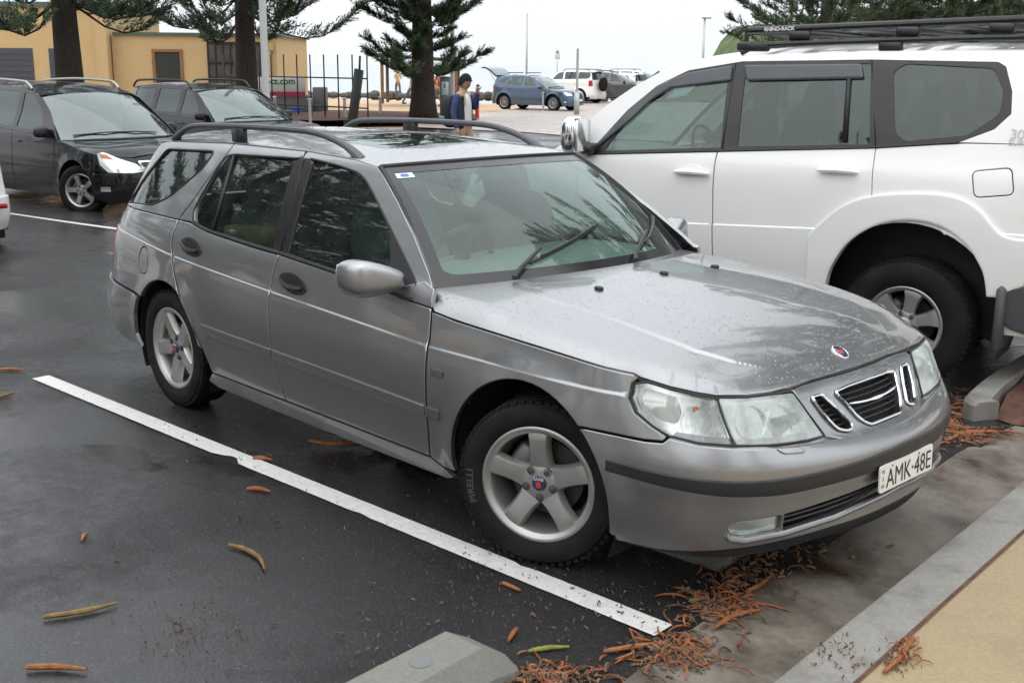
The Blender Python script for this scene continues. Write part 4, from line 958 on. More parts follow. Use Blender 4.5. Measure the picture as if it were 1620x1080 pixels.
        # mirror
        mv, mf = superbox((2.27, 1.02*sg, 1.40), (.13, .20, .25), 3.2, 10); mo = MB().add(mv, mf).build('door_mirror', 'chrome', T)
        MB().bbox((2.20, .92*sg, 1.31), (.10, .16, .07), .02).build('mirror_arm', 'black_plastic', mo)
        MB().bbox((2.195, 1.02*sg, 1.40), (.016, .17, .21), .006).build('mirror_glass', 'reflector', mo)
        # roof rail
        rp = open_curve([(1.24, .665, 1.945), (1.14, .66, 1.985), (1.0, .66, 1.998), (.3, .66, 2.018), (-.4, .66, 2.032), (-.66, .66, 2.035), (-.85, .665, 1.965)], 5)
        rl = MB().tube([(p[0], p[1]*sg, p[2]) for p in rp], .022, 8, flat=.8).build('roof_rail', 'black_plastic', T)
        for fx in (1.16, .29, -.70): MB().bbox((fx, .662*sg, 1.982), (.14 if fx < 1 else .22, .045, .06), .012).build('rail_foot', 'black_plastic', rl)
        # wheels
        st = dict(n=6, hub=.085, dish=.012, cap=.042, lugs=6, lug_r=.066, wt=[0, .3, .65, 1], ww=[.030, .026, .034, .055], mat='alloy', lug_off=PI/6, twist=0)
        for x in (0, 2.79): wheel(T, (x, .79*sg, .388), 0, .388, .226, .265, sg, st, spin=math.radians(-12))
        for ax, az, r in ((.01, .44, .57), (2.79, .40, .45)):
            V = []; n = 20
            for i in range(n+1):
                a = math.radians(-20+220*i/n); V += [(ax+r*math.cos(a), .925*sg, az+r*math.sin(a)), (ax+r*math.cos(a), .56*sg, az+r*math.sin(a))]
            F = [(2*i, 2*i+1, 2*i+3, 2*i+2) for i in range(n)]; V.append((ax, .56*sg, az)); F += [(2*i+1, 2*i+3, len(V)-1) for i in range(n)]
            obj('wheel_liner', V, F, 'black_rubber', T)
        sh = np.vstack([sS(arc(.01, .44, .57, 0, 180, 16)), sS([(-.7, .5)]), [(.0, .5), (.0, 1.43)], sS([(-.8, 1.43), (1.2, 1.30), (2.4, 1.20), (3.1, 1.05), (3.25, .5)]), sS(arc(2.79, .40, .45, 0, 180, 16)), sS([(2.2, .42), (.5, .42)])])
        panel('inner_shell', sh, sd, 'shadow_black', T, flip=fl, lift=-.04, depth=0, res=.15, centre=CE)
        panel('sill', fillet(sS([(.5, .46), (2.24, .46), (2.22, .36), (.54, .36)]), .03), sd, WP, T, flip=fl, lift=.01, bev=.01, centre=CE)
        V, F = text_mesh('300', .075, 0, .001); k = sd(c.sx(np.array([-.5])), np.array([1.5]))[0]
        if sg > 0:
            mk = lambda x, z: tuple(sd(c.sx(np.array([-.525-x])), np.array([1.51+z]))[0]+np.array([0, .004, 0]))
            MB().add([mk(x, y) for x, y, z in V], F).build('lettering', 'brushed_steel', qp, False)
            V, F = text_mesh('EURO', .045); MB().add([mk(x, y-.045) for x, y, z in V], F).build('lettering', 'brushed_steel', qp, False)
    # roof, bonnet, screens, nose
    zrc = cspline([-1.0, -.5, .3, 1.1, 1.5, 1.8, 1.92], [1.99, 2.01, 2.012, 1.99, 1.95, 1.88, 1.835])
    ye = lambda x: c.P(c.sx(x), np.interp(x, [-1, -.4, .32, 1.2, 1.55, 1.8, 2.0], [1.955, 1.962, 1.955, 1.925, 1.885, 1.81, 1.70]))
    def roof(x, y):
        e = ye(x); u = np.clip(np.abs(y)/(e[..., 1]), 0, 1.1); return np.stack([x, np.asarray(y, float), zrc(x)-(zrc(x)-e[..., 2])*u**2.6], -1)
    xe = np.linspace(-.98, 1.79, 24); rs = np.array([(x, float(ye(np.array(x))[1])-.002) for x in xe])
    panel('roof', np.vstack([rs, [(1.90-.1*(y/.65)**2, y) for y in np.linspace(.6, -.6, 9)], (rs*[1, -1])[::-1]]), roof, WP, T, res=.09, bev=.003, centre=CE)
    def W(u, t):
        Bx, By, Bz = 2.72-.22*u*u, .80*u, 1.235-.02*u*u; Tx, Ty, Tz = 1.91-.10*u*u, .685*u, 1.835-.02*u*u; b = .03*4*t*(1-t)
        return np.stack([Bx+(Tx-Bx)*t+.5*b, By+(Ty-By)*t, Bz+(Tz-Bz)*t+.8*b], -1)
    panel('windscreen', [(-.75, 0), (.75, 0), (.75, .95), (-.75, .95)], lambda a, b: W(a/.75, b/.95), 'windscreen_glass', T, res=.1, depth=0, centre=CE, custom=False)
    for sg in (-1, 1): MB().tube([tuple(p) for p in W(np.full(12, 1.01*sg), np.linspace(0, 1, 12))], .016, 8).build('screen_trim', 'black_rubber', T)
    def hood(x, y):
        z = np.interp(x, [2.4, 2.7, 3.1, 3.45, 3.6], [1.26, 1.235, 1.19, 1.11, 1.02])-.05*y*y; return np.stack([x, np.asarray(y, float), z], -1)
    panel('bonnet', [(2.72, 0), (2.5, -.80), (2.62, -.86), (3.1, -.84), (3.35, -.76), (3.5, -.5), (3.54, 0), (3.5, .5), (3.35, .76), (3.1, .84), (2.62, .86), (2.5, .80)], hood, WP, T, res=.08, centre=CE)
    panel('front_bumper', [(-1.15, .42), (1.15, .42), (1.15, .78), (-1.15, .78)], c.front, WP, T, res=.1, lift=.02, centre=CE)
    nz = panel('nose_panel', [(-1.0, .78), (1.0, .78), (1.0, 1.06), (-1.0, 1.06)], c.front, WP, T, res=.1, centre=CE)
    panel('grille', fillet([(-.38, .84), (.38, .84), (.42, 1.03), (-.42, 1.03)], .03), c.front, 'chrome', nz, lift=.006, res=.1, centre=CE)
    for sg in (-1, 1): panel('headlamp', fillet([(sg*.46, .84), (sg*.86, .86), (sg*.90, 1.03), (sg*.46, 1.03)], .03), c.front, 'reflector', T, lift=.006, res=.1, centre=CE)
    panel('tailgate', [(-.85, .6), (.85, .6), (.85, 1.45), (-.85, 1.45)], c.rear, WP, T, res=.15, centre=CE)
    panel('rear_window', [(-.75, 1.46), (.75, 1.46), (.65, 1.92), (-.65, 1.92)], c.rear, 'tinted_glass', T, res=.15, centre=CE)
    MB().bbox((1.2, 0, .52), (4.0, 1.1, .24), .03).build('underbody', 'shadow_black', T)
    MB().box((1.0, 0, .72), (3.2, 1.05, .04)).build('cabin_floor', 'dash_grey', T)
    MB().box((3.0, 0, .85), (.9, 1.0, .45)).build('engine_bay', 'shadow_black', T)
    MB().add(*superbox((2.25, 0, 1.12), (.7, 1.55, .28), 4, 10)).build('dashboard', 'dash_grey', T)
    for (x, y) in ((1.55, .42), (1.55, -.42), (.72, .42), (.72, -.42)):
        R_ = Matrix.Rotation(math.radians(15), 3, 'Y').inverted()
        so = MB().add(*superbox((x, y, .95), (.52, .54, .18), 4, 8)).add(*superbox((x-.28, y, 1.28), (.16, .54, .64), 4, 8, R_)).build('seat', 'seat_cloth', T)
        MB().add(*superbox((x-.40, y, 1.66), (.11, .27, .20), 3.5, 8, R_)).build('headrest', 'seat_cloth', so)
    ring = [Vector((2.0+.06*math.sin(a), -.42+.19*math.cos(a), 1.24+.18*math.sin(a))) for a in np.linspace(0, 2*PI, 25)]
    MB().tube(ring, .014, 8).build('steering_wheel', 'black_plastic', T)
    # roof platform: a thing of its own, clamped on the rails
    zr = lambda x: 2.083-.028*(x-1.2)
    k = thing('roof_platform', 'flat black roof platform with white lettering on the white four wheel drive', 'roof rack', T.location, T.rotation_euler)
    for y in (-.62, .62): MB().tube([(x, y, zr(x)) for x in (1.22, 1.0, .3, -.4, -1.0)], .028, 10, flat=.85).build('side_rail', 'black_plastic', k)
    for x in (1.20, -1.0): MB().tube([(x, -.62, zr(x)), (x, .62, zr(x))], .028, 10).build('end_rail', 'black_plastic', k)
    for i in range(7): x = .95-.29*i; MB().bbox((x, 0, zr(x)), (.06, 1.22, .022), .006, M=None).build('slat', 'black_plastic', k)
    for x in (.86, .20, -.32, -.85):
        for y in (-.62, .62):
            MB().bbox((x, y+.03*(1 if y > 0 else -1), zr(x)-.045), (.14, .05, .055), .012).build('clamp_foot', 'black_plastic', k)
        MB().bbox((x, 0, zr(x)-.035), (.05, 1.2, .025), .006).build('cross_bar', 'black_plastic', k)
    V, F = text_mesh('RHINO-RACK', .036, 0, .0012); w_ = max(v[0] for v in V)-min(v[0] for v in V)
    MB().add([(1.0-x*.20/w_, .6495, zr(1.0-x*.2/w_)+y*.9) for x, y, z in V], F).build('lettering', 'ink_white', k, False)
    # sprig of pine resting on the platform is left out: too small to tell
    return T
FWD = build_4wd()

# ------------------------------------------------------------------ simpler cars further off
def simple_car(name, label, cat, loc, rz, q, group=None):
    """car from its main dimensions; local x forward, origin on the ground under the front axle"""
    T = thing(name, label, cat, loc, (0, 0, rz), group)
    wb, fo, ro, Wd, R = q['wb'], q['fo'], q['ro'], q['W'], q['R']; rim = q.get('rim', R*.66)
    xr, xf = -wb-ro, fo; P_ = q['paint']; zt = q['ztop']; zn = q['zn']; zb0 = q['belt'][0][1]
    plan = [(xr, 0), (xr+.015, .40*Wd), (xr+.06, .66*Wd), (xr+.17, .85*Wd), (xr+.42, .955*Wd), (-wb, .99*Wd), (-wb/2, Wd), (0, .995*Wd), (fo-.52, .965*Wd), (fo-.34, .90*Wd), (fo-.20, .79*Wd), (fo-.10, .62*Wd), (fo-.035, .34*Wd), (fo, 0)]
    bx = [p[0] for p in q['belt']]; bz = [p[1] for p in q['belt']]; zb = float(np.mean(bz)); belt = lambda x: np.interp(x, bx, bz)
    ZL = [.16, .26, .42, .58, .70, .82, zb-.07, zb, zb+.06, zb+.25, zt-.12, zt-.04, zt+.04]
    tb = q.get('tumble', .20)
    sd_ = [.06, .025, .004, 0, .004, .014, .030, .055, .08, .08+tb*.42, .08+tb*.85, .08+tb*1.05, .08+tb*1.6]
    fr_ = np.interp(ZL, [.16, .26, .45, .58, zn-.12, zn, zn+.1, zt], [.10, .04, .0, .02, .07, .17, .35, .6])
    re_ = np.interp(ZL, [.16, .30, .5, .62, zb, zb+.06, zt-.05, zt+.04], [.10, .04, 0, .03, .07, .10, q.get('rear_lean', .30), q.get('rear_lean', .30)+.06])
    arches = [(0, R, R+.075), (-wb, R, R+.075)]
    c = CarSurf(plan, ZL, dict(side=sd_, frn=fr_, rear=re_), [(0, 'rear'), (3, 'rear'), (5, 'side'), (8, 'side'), (11, 'frn'), (13, 'frn')], arches, q.get('crease'), .007, q.get('flare', .014))
    sS = c.to_s; sd = c.P; Sm = c.Smax; CE = (-wb/2, 0, .6)
    hx = q['hx']; hz0 = q['hz']                    # rear corner of the bonnet
    nm_z = q.get('nose_bot', .60); low = q.get('low', .22)
    sh = lambda x: np.interp(x, [hx, fo-.40], [belt(hx), zn-.01])
    roofx = [p[0] for p in q['roof']]; roofz = [p[1] for p in q['roof']]; zrc = cspline(roofx[::-1], roofz[::-1]) if roofx[0] > roofx[-1] else cspline(roofx, roofz)
    dr = q.get('edge', .055); x_ft, x_rt = max(roofx), min(roofx)
    edge = lambda x: zrc(x)-dr
    for sg in (-1, 1):
        fl = sg < 0
        aF = arc(0, R, R+.075, 0, 180, 18); aR = arc(-wb, R, R+.075, 0, 180, 18)
        ol = np.vstack([[(.0, low+.02)], [(0, float(belt(xr)))], sS([(x, float(belt(x))) for x in np.linspace(xr+.5, hx, 14)]), sS([(x, float(sh(x))) for x in np.linspace(hx+.1, fo-.40, 6)]), [(c.sx(fo-.34), zn-.02), (Sm-.55, zn-.05), (Sm-.55, nm_z), (c.sx(R+.12), nm_z+.02)], sS([(x, z) for x, z in aF if z > R*.6 and (x < 0 or z < nm_z+10)]) if False else sS(aF[(aF[:, 1] < nm_z+.005) | (aF[:, 0] < .2)]), sS([(-R-.075, low)]), sS([(-wb+R+.075, low)]), sS(aR), sS([(-wb-R-.075, low+.02)])])
        b = panel('body_side', ol, sd, P_, T, flip=fl, res=q.get('res', .09), bev=.004, centre=CE)
        for dx in q.get('doors', ()):
            L = [(dx, belt(dx)-.005), (dx-.01, .75), (dx, .45), (dx+.03, low+.08)]; ribbon('door_gap', sS(open_curve(L, 4)), sd, .004, 'shadow_black', b, flip=fl)
        for hxx, hzz in q.get('handles', ()): ribbon('door_handle', sS([(hxx-.09, hzz), (hxx, hzz+.006), (hxx+.09, hzz)]), lambda a, b_: sd(a, b_)+np.array([0, .018, 0]), [.008, .015, .008], q.get('handle_mat', P_), b, flip=fl)
        # cabin side with window openings
        wins = [fillet(w, .03) for w in q['windows']]
        ap = q['apillar']                              # outer edge of the screen pillar from base to roof
        top = [(x, float(edge(x))) for x in np.linspace(ap[-1][0]-.02, x_rt+.04, 12)]
        fr = np.vstack([sS(np.array(ap)), sS(top), sS(np.array(q['dpillar'])), sS([(x, float(belt(x))+.004) for x in np.linspace(q['dpillar'][-1][0], ap[0][0], 12)])])
        cf = panel('cabin_frame', fr, sd, P_, T, holes=[sS(w) for w in wins], flip=fl, res=.08, bev=.003, centre=CE)
        for w in wins: panel('side_window', sS(w), sd, q.get('glass', 'tinted_glass'), cf, flip=fl, lift=-.008, depth=.004, res=.12, centre=CE)
        if q.get('black_pillar'):
            for bp in q['black_pillar']: panel('door_pillar', sS(np.array(bp)), sd, 'dark_trim', cf, flip=fl, lift=.003, depth=.003, res=.1, centre=CE)
        # lamps
        hl = np.array(q['lamp']); hp = np.array([(Sm-a, z) for a, z in hl])
        h = panel('headlamp', fillet(hp, .02), sd, 'reflector', T, flip=fl, lift=.002, res=.05, depth=.03, centre=CE)
        if q.get('lamp_amber') is not None: panel('indicator', fillet(np.array([(Sm-a, z) for a, z in q['lamp_amber']]), .01), sd, 'amber_lens', h, flip=fl, lift=.005, res=.05, depth=.004, centre=CE)
        for (a, z, r) in q.get('bowls', ()):
            el = np.array([(Sm-a+r*math.cos(t), z+r*math.sin(t)) for t in np.linspace(0, 2*PI, 16, endpoint=False)]); panel('reflector_bowl', el, sd, 'chrome', h, flip=fl, lift=.004, res=.05, depth=.004, centre=CE)
        panel('headlamp_lens', fillet(hp, .02), sd, 'clear_lens', h, flip=fl, lift=.010, res=.05, depth=.008, centre=CE)
        if q.get('fog'):
            a, z, w_, h_ = q['fog']; panel('fog_lamp', fillet([(Sm-a-w_, z-h_), (Sm-a+w_, z-h_), (Sm-a+w_, z+h_), (Sm-a-w_, z+h_)], .01), sd, 'reflector', T, flip=fl, lift=.022, res=.04, depth=.02, centre=CE)
        tlp = np.array(q['tail']); panel('tail_lamp', fillet(tlp, .02), sd, 'red_lens', T, flip=fl, lift=.006, res=.06, bev=.004, centre=CE)
        # mirror
        mx, my, mz = q['mirror']; mo = MB().add(*superbox((mx, (my+.09)*sg, mz), (.13, .21, .15), 3, 8)).build('door_mirror', q.get('mirror_mat', P_), T)
        MB().bbox((mx+.02, (my-.02)*sg, mz-.06), (.07, .14, .05), .015).build('mirror_arm', 'black_plastic', mo)
        if q.get('rail'):
            r0, r1, hgt, mt = q['rail']; yy = float(c.P(c.sx(np.array(-wb/2)), np.array(edge(-wb/2)))[1])-.045
            pts = [(r0, zrc(r0)-.02), (r0-.12, zrc(r0-.12)+hgt*.8), (r0-.3, zrc(r0-.3)+hgt), ((r0+r1)/2, zrc((r0+r1)/2)+hgt), (r1+.3, zrc(r1+.3)+hgt), (r1+.12, zrc(r1+.12)+hgt*.8), (r1, zrc(r1)-.02)]
            MB().tube([(p[0], yy*sg, p[1]-.02) for p in open_curve(pts, 4)], .02, 8).build('roof_rail', mt, T)
        for x in (0, -wb): 
            wheel(T, (x, (Wd-.135)*sg, R), q.get('steer', 0) if x == 0 else 0, R, rim, .215, sg, q['style'], detail=False, spin=.3)
            V = []; n = 16; r_ = R+.085
            for i in range(n+1):
                a = math.radians(-20+220*i/n); V += [(x+r_*math.cos(a), (Wd-.03)*sg, R+r_*math.sin(a)), (x+r_*math.cos(a), (Wd-.36)*sg, R+r_*math.sin(a))]
            F = [(2*i, 2*i+1, 2*i+3, 2*i+2) for i in range(n)]; V.append((x, (Wd-.36)*sg, R)); F += [(2*i+1, 2*i+3, len(V)-1) for i in range(n)]
            obj('wheel_liner', V, F, 'shadow_black', T)
    # nose: upper strip with grille, bumper below
    nz = panel('nose_panel', [(-.56, nm_z), (.56, nm_z), (.56, zn-.05), (.3, zn-.02), (-.3, zn-.02), (-.56, zn-.05)], c.front, P_, T, res=.08, centre=CE)
    g = q['grille']; g1 = panel('grille', fillet(g, .03), c.front, q.get('grille_mat', 'chrome'), nz, lift=.012, res=.06, bev=.006, centre=CE)
    gi = np.array(g); gm = gi.mean(0); panel('grille_mesh', fillet((gi-gm)*[.90, .66]+gm, .02), c.front, 'black_plastic', g1, lift=.016, res=.06, depth=.004, centre=CE)
    aw = Sm-c.sx(R+.10)
    bo = [(-aw, low+.04), (-aw+.12, low), (aw-.12, low), (aw, low+.04), (aw-.005, nm_z), (-aw+.005, nm_z)]
    bu = panel('front_bumper', bo, c.front, q.get('bumper', P_), T, res=.07, lift=.014, bev=.008, centre=CE)
    panel('lower_grille', fillet([(-.5, low+.10), (.5, low+.10), (.55, low+.22), (-.55, low+.22)], .03), c.front, 'black_plastic', bu, lift=.017, res=.08, depth=.003, centre=CE)
    panel('number_plate', [(-.186, .44), (.186, .44), (.186, .54), (-.186, .54)], c.front, 'plate_white', T, lift=.035, res=.1, centre=CE)
    # tail
    rw = Wd*.78; panel('rear_window', fillet([(-rw, zb+.04), (rw, zb+.04), (rw*.86, zt-.10), (-rw*.86, zt-.10)], .05), c.rear, 'tinted_glass', T, res=.1, lift=.004, centre=CE)
    panel('tailgate', [(-Wd*.95, zb-.01), (Wd*.95, zb-.01), (Wd*.85, float(edge(x_rt))+.01), (-Wd*.85, float(edge(x_rt))+.01)], c.rear, P_, T, res=.1, lift=-.004, centre=CE)
    panel('rear_bumper', [(-aw*.9, .26), (aw*.9, .26), (aw*.9, .58), (-aw*.9, .58)], c.rear, q.get('bumper', P_), T, res=.1, lift=.02, bev=.008, centre=CE)
    # bonnet
    xs = np.linspace(hx-.02, fo-.42, 8); B = np.vstack([np.stack([c.side(x, sh(x)) for x in xs]), c.P(np.array([c.sx(fo-.34), Sm-.6, Sm-.35, Sm]), np.array([zn-.02, zn-.04, zn-.01, zn]))])
    zh = cspline([hx-.35, hx, (hx+fo)/2, fo-.25, fo-.12], [hz0+.05, hz0, (hz0*1.15+zn*.85)/2+.02, zn+.05, zn-.01])
    def hood(x, y):
        z = zh(x)-.06*y*y; d, h = near_h(B, x, np.abs(y)); g_ = np.clip(1-d/.16, 0, 1)**2.2; z = z-(z-h)*g_; return np.stack([x, np.asarray(y, float), z], -1)
    yb = float(B[0][1]); rc = [(hx+.32-.34*(y/yb)**2, y) for y in np.linspace(-yb+.02, yb-.02, 11)]
    Bo = B[:, :2]; panel('bonnet', np.vstack([rc, Bo, (Bo*[1, -1])[::-1][1:]]), hood, P_, T, res=.07, bev=.003, gap=.002, centre=(0, 0, .3))
    # roof and windscreen
    yed = lambda x: c.P(c.sx(x), edge(x))[..., 1]
    def roof(x, y): u = np.clip(np.abs(y)/yed(x), 0, 1.1); return np.stack([x, np.asarray(y, float), zrc(x)-dr*u**2.6], -1)
    xe = np.linspace(x_rt+.02, x_ft-.10, 14); rs = np.array([(x, float(yed(np.array(x)))-.003) for x in xe]); yt = rs[-1][1]
    panel('roof', np.vstack([rs, [(x_ft-.10*(y/yt)**2, y) for y in np.linspace(yt-.01, -yt+.01, 9)], (rs*[1, -1])[::-1]]), roof, P_, T, res=.1, bev=.003, centre=CE)
    yw = yb-.06
    def W(u, t):
        Bx, By, Bz = hx+.34-.36*u*u, yw*u, hz0+.0-.025*u*u; Tx, Ty, Tz = x_ft-.10*u*u, (yt-.01)*u, zrc(np.array(x_ft))-dr*np.abs(u)**2.6; b = .035*4*t*(1-t)
        return np.stack([Bx+(Tx-Bx)*t+.45*b, By+(Ty-By)*t, Bz+(Tz-Bz)*t+.85*b], -1)
    ws = panel('windscreen', [(-.7, -.02), (.7, -.02), (.7, .9), (-.7, .9)], lambda a, b: W(a/.7, b/.9), 'far_screen', T, res=.1, depth=0, centre=CE, custom=False)
    panel('screen_border', [(-.7, -.02), (.7, -.02), (.7, .9), (-.7, .9)], lambda a, b: W(a/.7, b/.9), 'dark_trim', ws, holes=[fillet([(-.65, .06), (.65, .06), (.65, .83), (-.65, .83)], .05)], lift=-.004, res=.1, depth=0, centre=CE)
    MB().tube([tuple(W(np.array(u), np.array(t))+np.array([.01, 0, .02])) for u, t in ((.5, .02), (.1, .05), (-.4, .06), (-.85, .03))], .01, 6).build('wiper', 'black_rubber', ws)
    # inside
    MB().bbox((-wb/2, 0, .36), (wb+ro+fo-.7, Wd*1.25, .26), .03).build('underbody', 'shadow_black', T)
    MB().box((-.05+(fo-.9)/2, 0, .62), (fo*.8+.2, Wd*1.1, .34)).build('engine_bay', 'shadow_black', T)
    MB().add(*superbox((hx-.12, 0, hz0-.14), (.7, Wd*1.6, .26), 4, 8)).build('dashboard', 'dash_grey', T)
    for x in (hx-.75, hx-1.65):
        for y in (-.4, .4):
            s_ = MB().add(*superbox((x, y, zb-.30), (.5, .5, .2), 4, 6)).add(*superbox((x-.26, y, zb-.02), (.16, .5, .62), 4, 6, Matrix.Rotation(-.25, 3, 'Y'))).build('seat', 'seat_cloth', T)
            MB().add(*superbox((x-.36, y, zb+.33), (.1, .26, .18), 3.5, 6)).build('headrest', 'seat_cloth', s_)
    for sg in (-1, 1):
        shp = np.vstack([sS(arc(-wb, R, R+.10, 0, 180, 12)), [(0.1, .3), (.1, zb-.04)], sS([(xr+.6, zb-.06), (hx, min(bz)-.08), (fo-.5, zn-.1)]), sS([(fo-.4, .3)]), sS(arc(0, R, R+.10, 0, 180, 12))])
        panel('inner_shell', shp, sd, 'shadow_black', T, flip=sg < 0, lift=-.05, depth=0, res=.2, centre=CE)
    return T
ST10 = dict(n=10, hub=.07, dish=.015, cap=.03, lugs=5, wt=[0, .4, 1], ww=[.012, .011, .016])
ST5 = dict(n=5, hub=.08, dish=.018, cap=.03, lugs=5, wt=[0, .3, 1], ww=[.034, .026, .034])
ST6 = dict(n=6, hub=.085, dish=.012, cap=.04, lugs=6, lug_r=.066, wt=[0, .3, 1], ww=[.028, .026, .045])
VAN = dict(wb=3.02, fo=.94, ro=1.17, W=.985, R=.34, ztop=1.74, zn=.84, belt=[(-4.2, 1.16), (-3, 1.12), (-1.3, 1.06), (-.45, 1.00)], tumble=.20, hx=-.42, hz=1.03, paint='dark_paint', nose_bot=.60, low=.22,
    roof=[(-1.12, 1.60), (-1.5, 1.69), (-2.3, 1.74), (-3.4, 1.73), (-4.05, 1.66)], apillar=[(-.44, 1.005), (-.62, 1.18), (-.85, 1.38), (-1.08, 1.53), (-1.22, 1.575)], dpillar=[(-4.02, 1.5), (-4.12, 1.17)],
    windows=[[(-.86, 1.10), (-1.62, 1.13), (-1.60, 1.60), (-1.30, 1.56), (-1.05, 1.38)], [(-1.76, 1.14), (-2.72, 1.175), (-2.70, 1.63), (-1.74, 1.61)], [(-2.86, 1.18), (-3.82, 1.23), (-3.72, 1.59), (-2.84, 1.63)]],
    doors=(-.50, -1.68, -2.8), handles=((-1.50, .93), (-2.62, .96)), lamp=[(.42, .62), (.62, .605), (.93, .615), (1.06, .72), (1.10, .86), (1.02, .88), (.82, .80), (.55, .72)], lamp_amber=[(.86, .775), (1.04, .80), (1.06, .855), (.98, .845)], bowls=((.78, .68, .05), (.60, .665, .04)),
    grille=[(-.46, .63), (.46, .63), (.52, .755), (-.52, .755)], fog=(.98, .40, .07, .03), tail=[(.55, .75), (.95, .75), (.95, 1.05), (.6, 1.08)], mirror=(-.72, .93, 1.09), mirror_mat='black_plastic', rail=(-1.5, -3.9, .05, 'alloy'), style=ST5, steer=math.radians(28), crease=None, bumper='dark_paint')
SUV = dict(wb=2.83, fo=.90, ro=1.05, W=.95, R=.37, ztop=1.73, zn=.95, belt=[(-3.8, 1.18), (-2.6, 1.14), (-1.3, 1.10), (-.5, 1.07)], tumble=.19, hx=-.48, hz=1.10, paint='black_paint', nose_bot=.62, low=.28,
    roof=[(-1.22, 1.62), (-1.6, 1.70), (-2.3, 1.73), (-3.1, 1.72), (-3.62, 1.68)], apillar=[(-.50, 1.075), (-.75, 1.26), (-1.02, 1.45), (-1.2, 1.55), (-1.32, 1.60)], dpillar=[(-3.66, 1.5), (-3.78, 1.2)],
    windows=[[(-.98, 1.165), (-1.62, 1.185), (-1.60, 1.61), (-1.40, 1.58), (-1.18, 1.42)], [(-1.76, 1.19), (-2.52, 1.215), (-2.48, 1.625), (-1.74, 1.61)], [(-2.68, 1.225), (-3.45, 1.26), (-3.36, 1.60), (-2.64, 1.625)]],
    doors=(-.55, -1.69, -2.6), handles=((-1.52, 1.0), (-2.45, 1.03)), lamp=[(.50, .72), (.95, .72), (1.02, .90), (.55, .89)], bowls=((.80, .80, .06),), grille=[(-.44, .70), (.44, .70), (.46, .88), (-.46, .88)], fog=(.9, .45, .06, .04),
    tail=[(.6, .85), (.95, .85), (.95, 1.1), (.62, 1.12)], mirror=(-.78, .90, 1.16), mirror_mat='black_plastic', rail=(-1.5, -3.5, .075, 'black_plastic'), style=ST6)
CX = dict(wb=2.70, fo=.93, ro=.92, W=.92, R=.355, ztop=1.64, zn=.86, belt=[(-3.6, 1.20), (-2.6, 1.12), (-1.3, 1.04), (-.5, .99)], tumble=.21, hx=-.42, hz=1.04, paint='blue_paint', nose_bot=.62, low=.25, flare=.03,
    roof=[(-1.15, 1.52), (-1.55, 1.61), (-2.1, 1.64), (-2.8, 1.60), (-3.35, 1.52)], apillar=[(-.45, 1.0), (-.70, 1.18), (-.95, 1.36), (-1.12, 1.45), (-1.25, 1.495)], dpillar=[(-3.32, 1.40), (-3.50, 1.22)],
    windows=[[(-.92, 1.09), (-1.62, 1.115), (-1.60, 1.52), (-1.35, 1.48), (-1.12, 1.33)], [(-1.74, 1.12), (-2.62, 1.165), (-2.40, 1.50), (-1.72, 1.53)], [(-2.72, 1.19), (-3.10, 1.27), (-2.85, 1.44), (-2.56, 1.48)]],
    doors=(-.55, -1.68, -2.45), handles=((-1.52, .93), (-2.38, .98)), lamp=[(.48, .70), (.85, .70), (1.02, .84), (.95, .86), (.5, .79)], bowls=((.75, .75, .04),), grille=[(-.4, .62), (.4, .62), (.5, .80), (-.5, .80)], grille_mat='black_plastic', fog=(.92, .42, .05, .03),
    tail=[(.62, .98), (1.05, 1.0), (.95, 1.1), (.62, 1.12)], mirror=(-.72, .87, 1.06), style=ST10, glass='side_glass', rail=None)
LC = dict(wb=2.79, fo=.85, ro=.85, W=.93, R=.385, ztop=1.80, zn=1.02, belt=[(-3.7, 1.30), (-2.6, 1.26), (-1.3, 1.22), (-.5, 1.19)], tumble=.17, hx=-.46, hz=1.22, paint='white_paint', nose_bot=.72, low=.34, flare=.04,
    roof=[(-1.12, 1.70), (-1.5, 1.78), (-2.2, 1.81), (-3.0, 1.80), (-3.52, 1.76)], apillar=[(-.48, 1.2), (-.70, 1.38), (-.94, 1.55), (-1.08, 1.64), (-1.2, 1.68)], dpillar=[(-3.58, 1.6), (-3.64, 1.32)],
    windows=[[(-.90, 1.285), (-1.60, 1.30), (-1.58, 1.70), (-1.28, 1.66), (-1.1, 1.53)], [(-1.72, 1.305), (-2.52, 1.325), (-2.48, 1.71), (-1.70, 1.705)], [(-2.64, 1.33), (-3.28, 1.35), (-3.45, 1.48), (-3.40, 1.69), (-2.60, 1.71)]],
    doors=(-.55, -1.66, -2.58), handles=((-1.5, 1.1), (-2.42, 1.12)), lamp=[(.5, .80), (.95, .80), (1.0, .98), (.52, .97)], bowls=(), grille=[(-.42, .78), (.42, .78), (.44, .96), (-.44, .96)], fog=(.9, .5, .06, .04),
    tail=[(.70, .95), (.98, .95), (.98, 1.25), (.72, 1.27)], mirror=(-.76, .90, 1.30), style=ST6, rail=(-1.5, -3.3, .07, 'black_plastic'))
def pos_at(u, v, z): p = on_z(u, v, z); return (p.x, p.y, z)
VAN_T = simple_car('people_mover', 'dark people mover with amber headlamp corners parked behind the silver estate', 'car', (-12.6, 3.8, float(ground_z(-12.6, 3.8))-.06), math.radians(6), VAN)
SUV_T = simple_car('black_wagon', 'black four wheel drive wagon with black roof rails beyond the people mover', 'car', (-15.75, 7.95, -.345), math.radians(5), SUV)
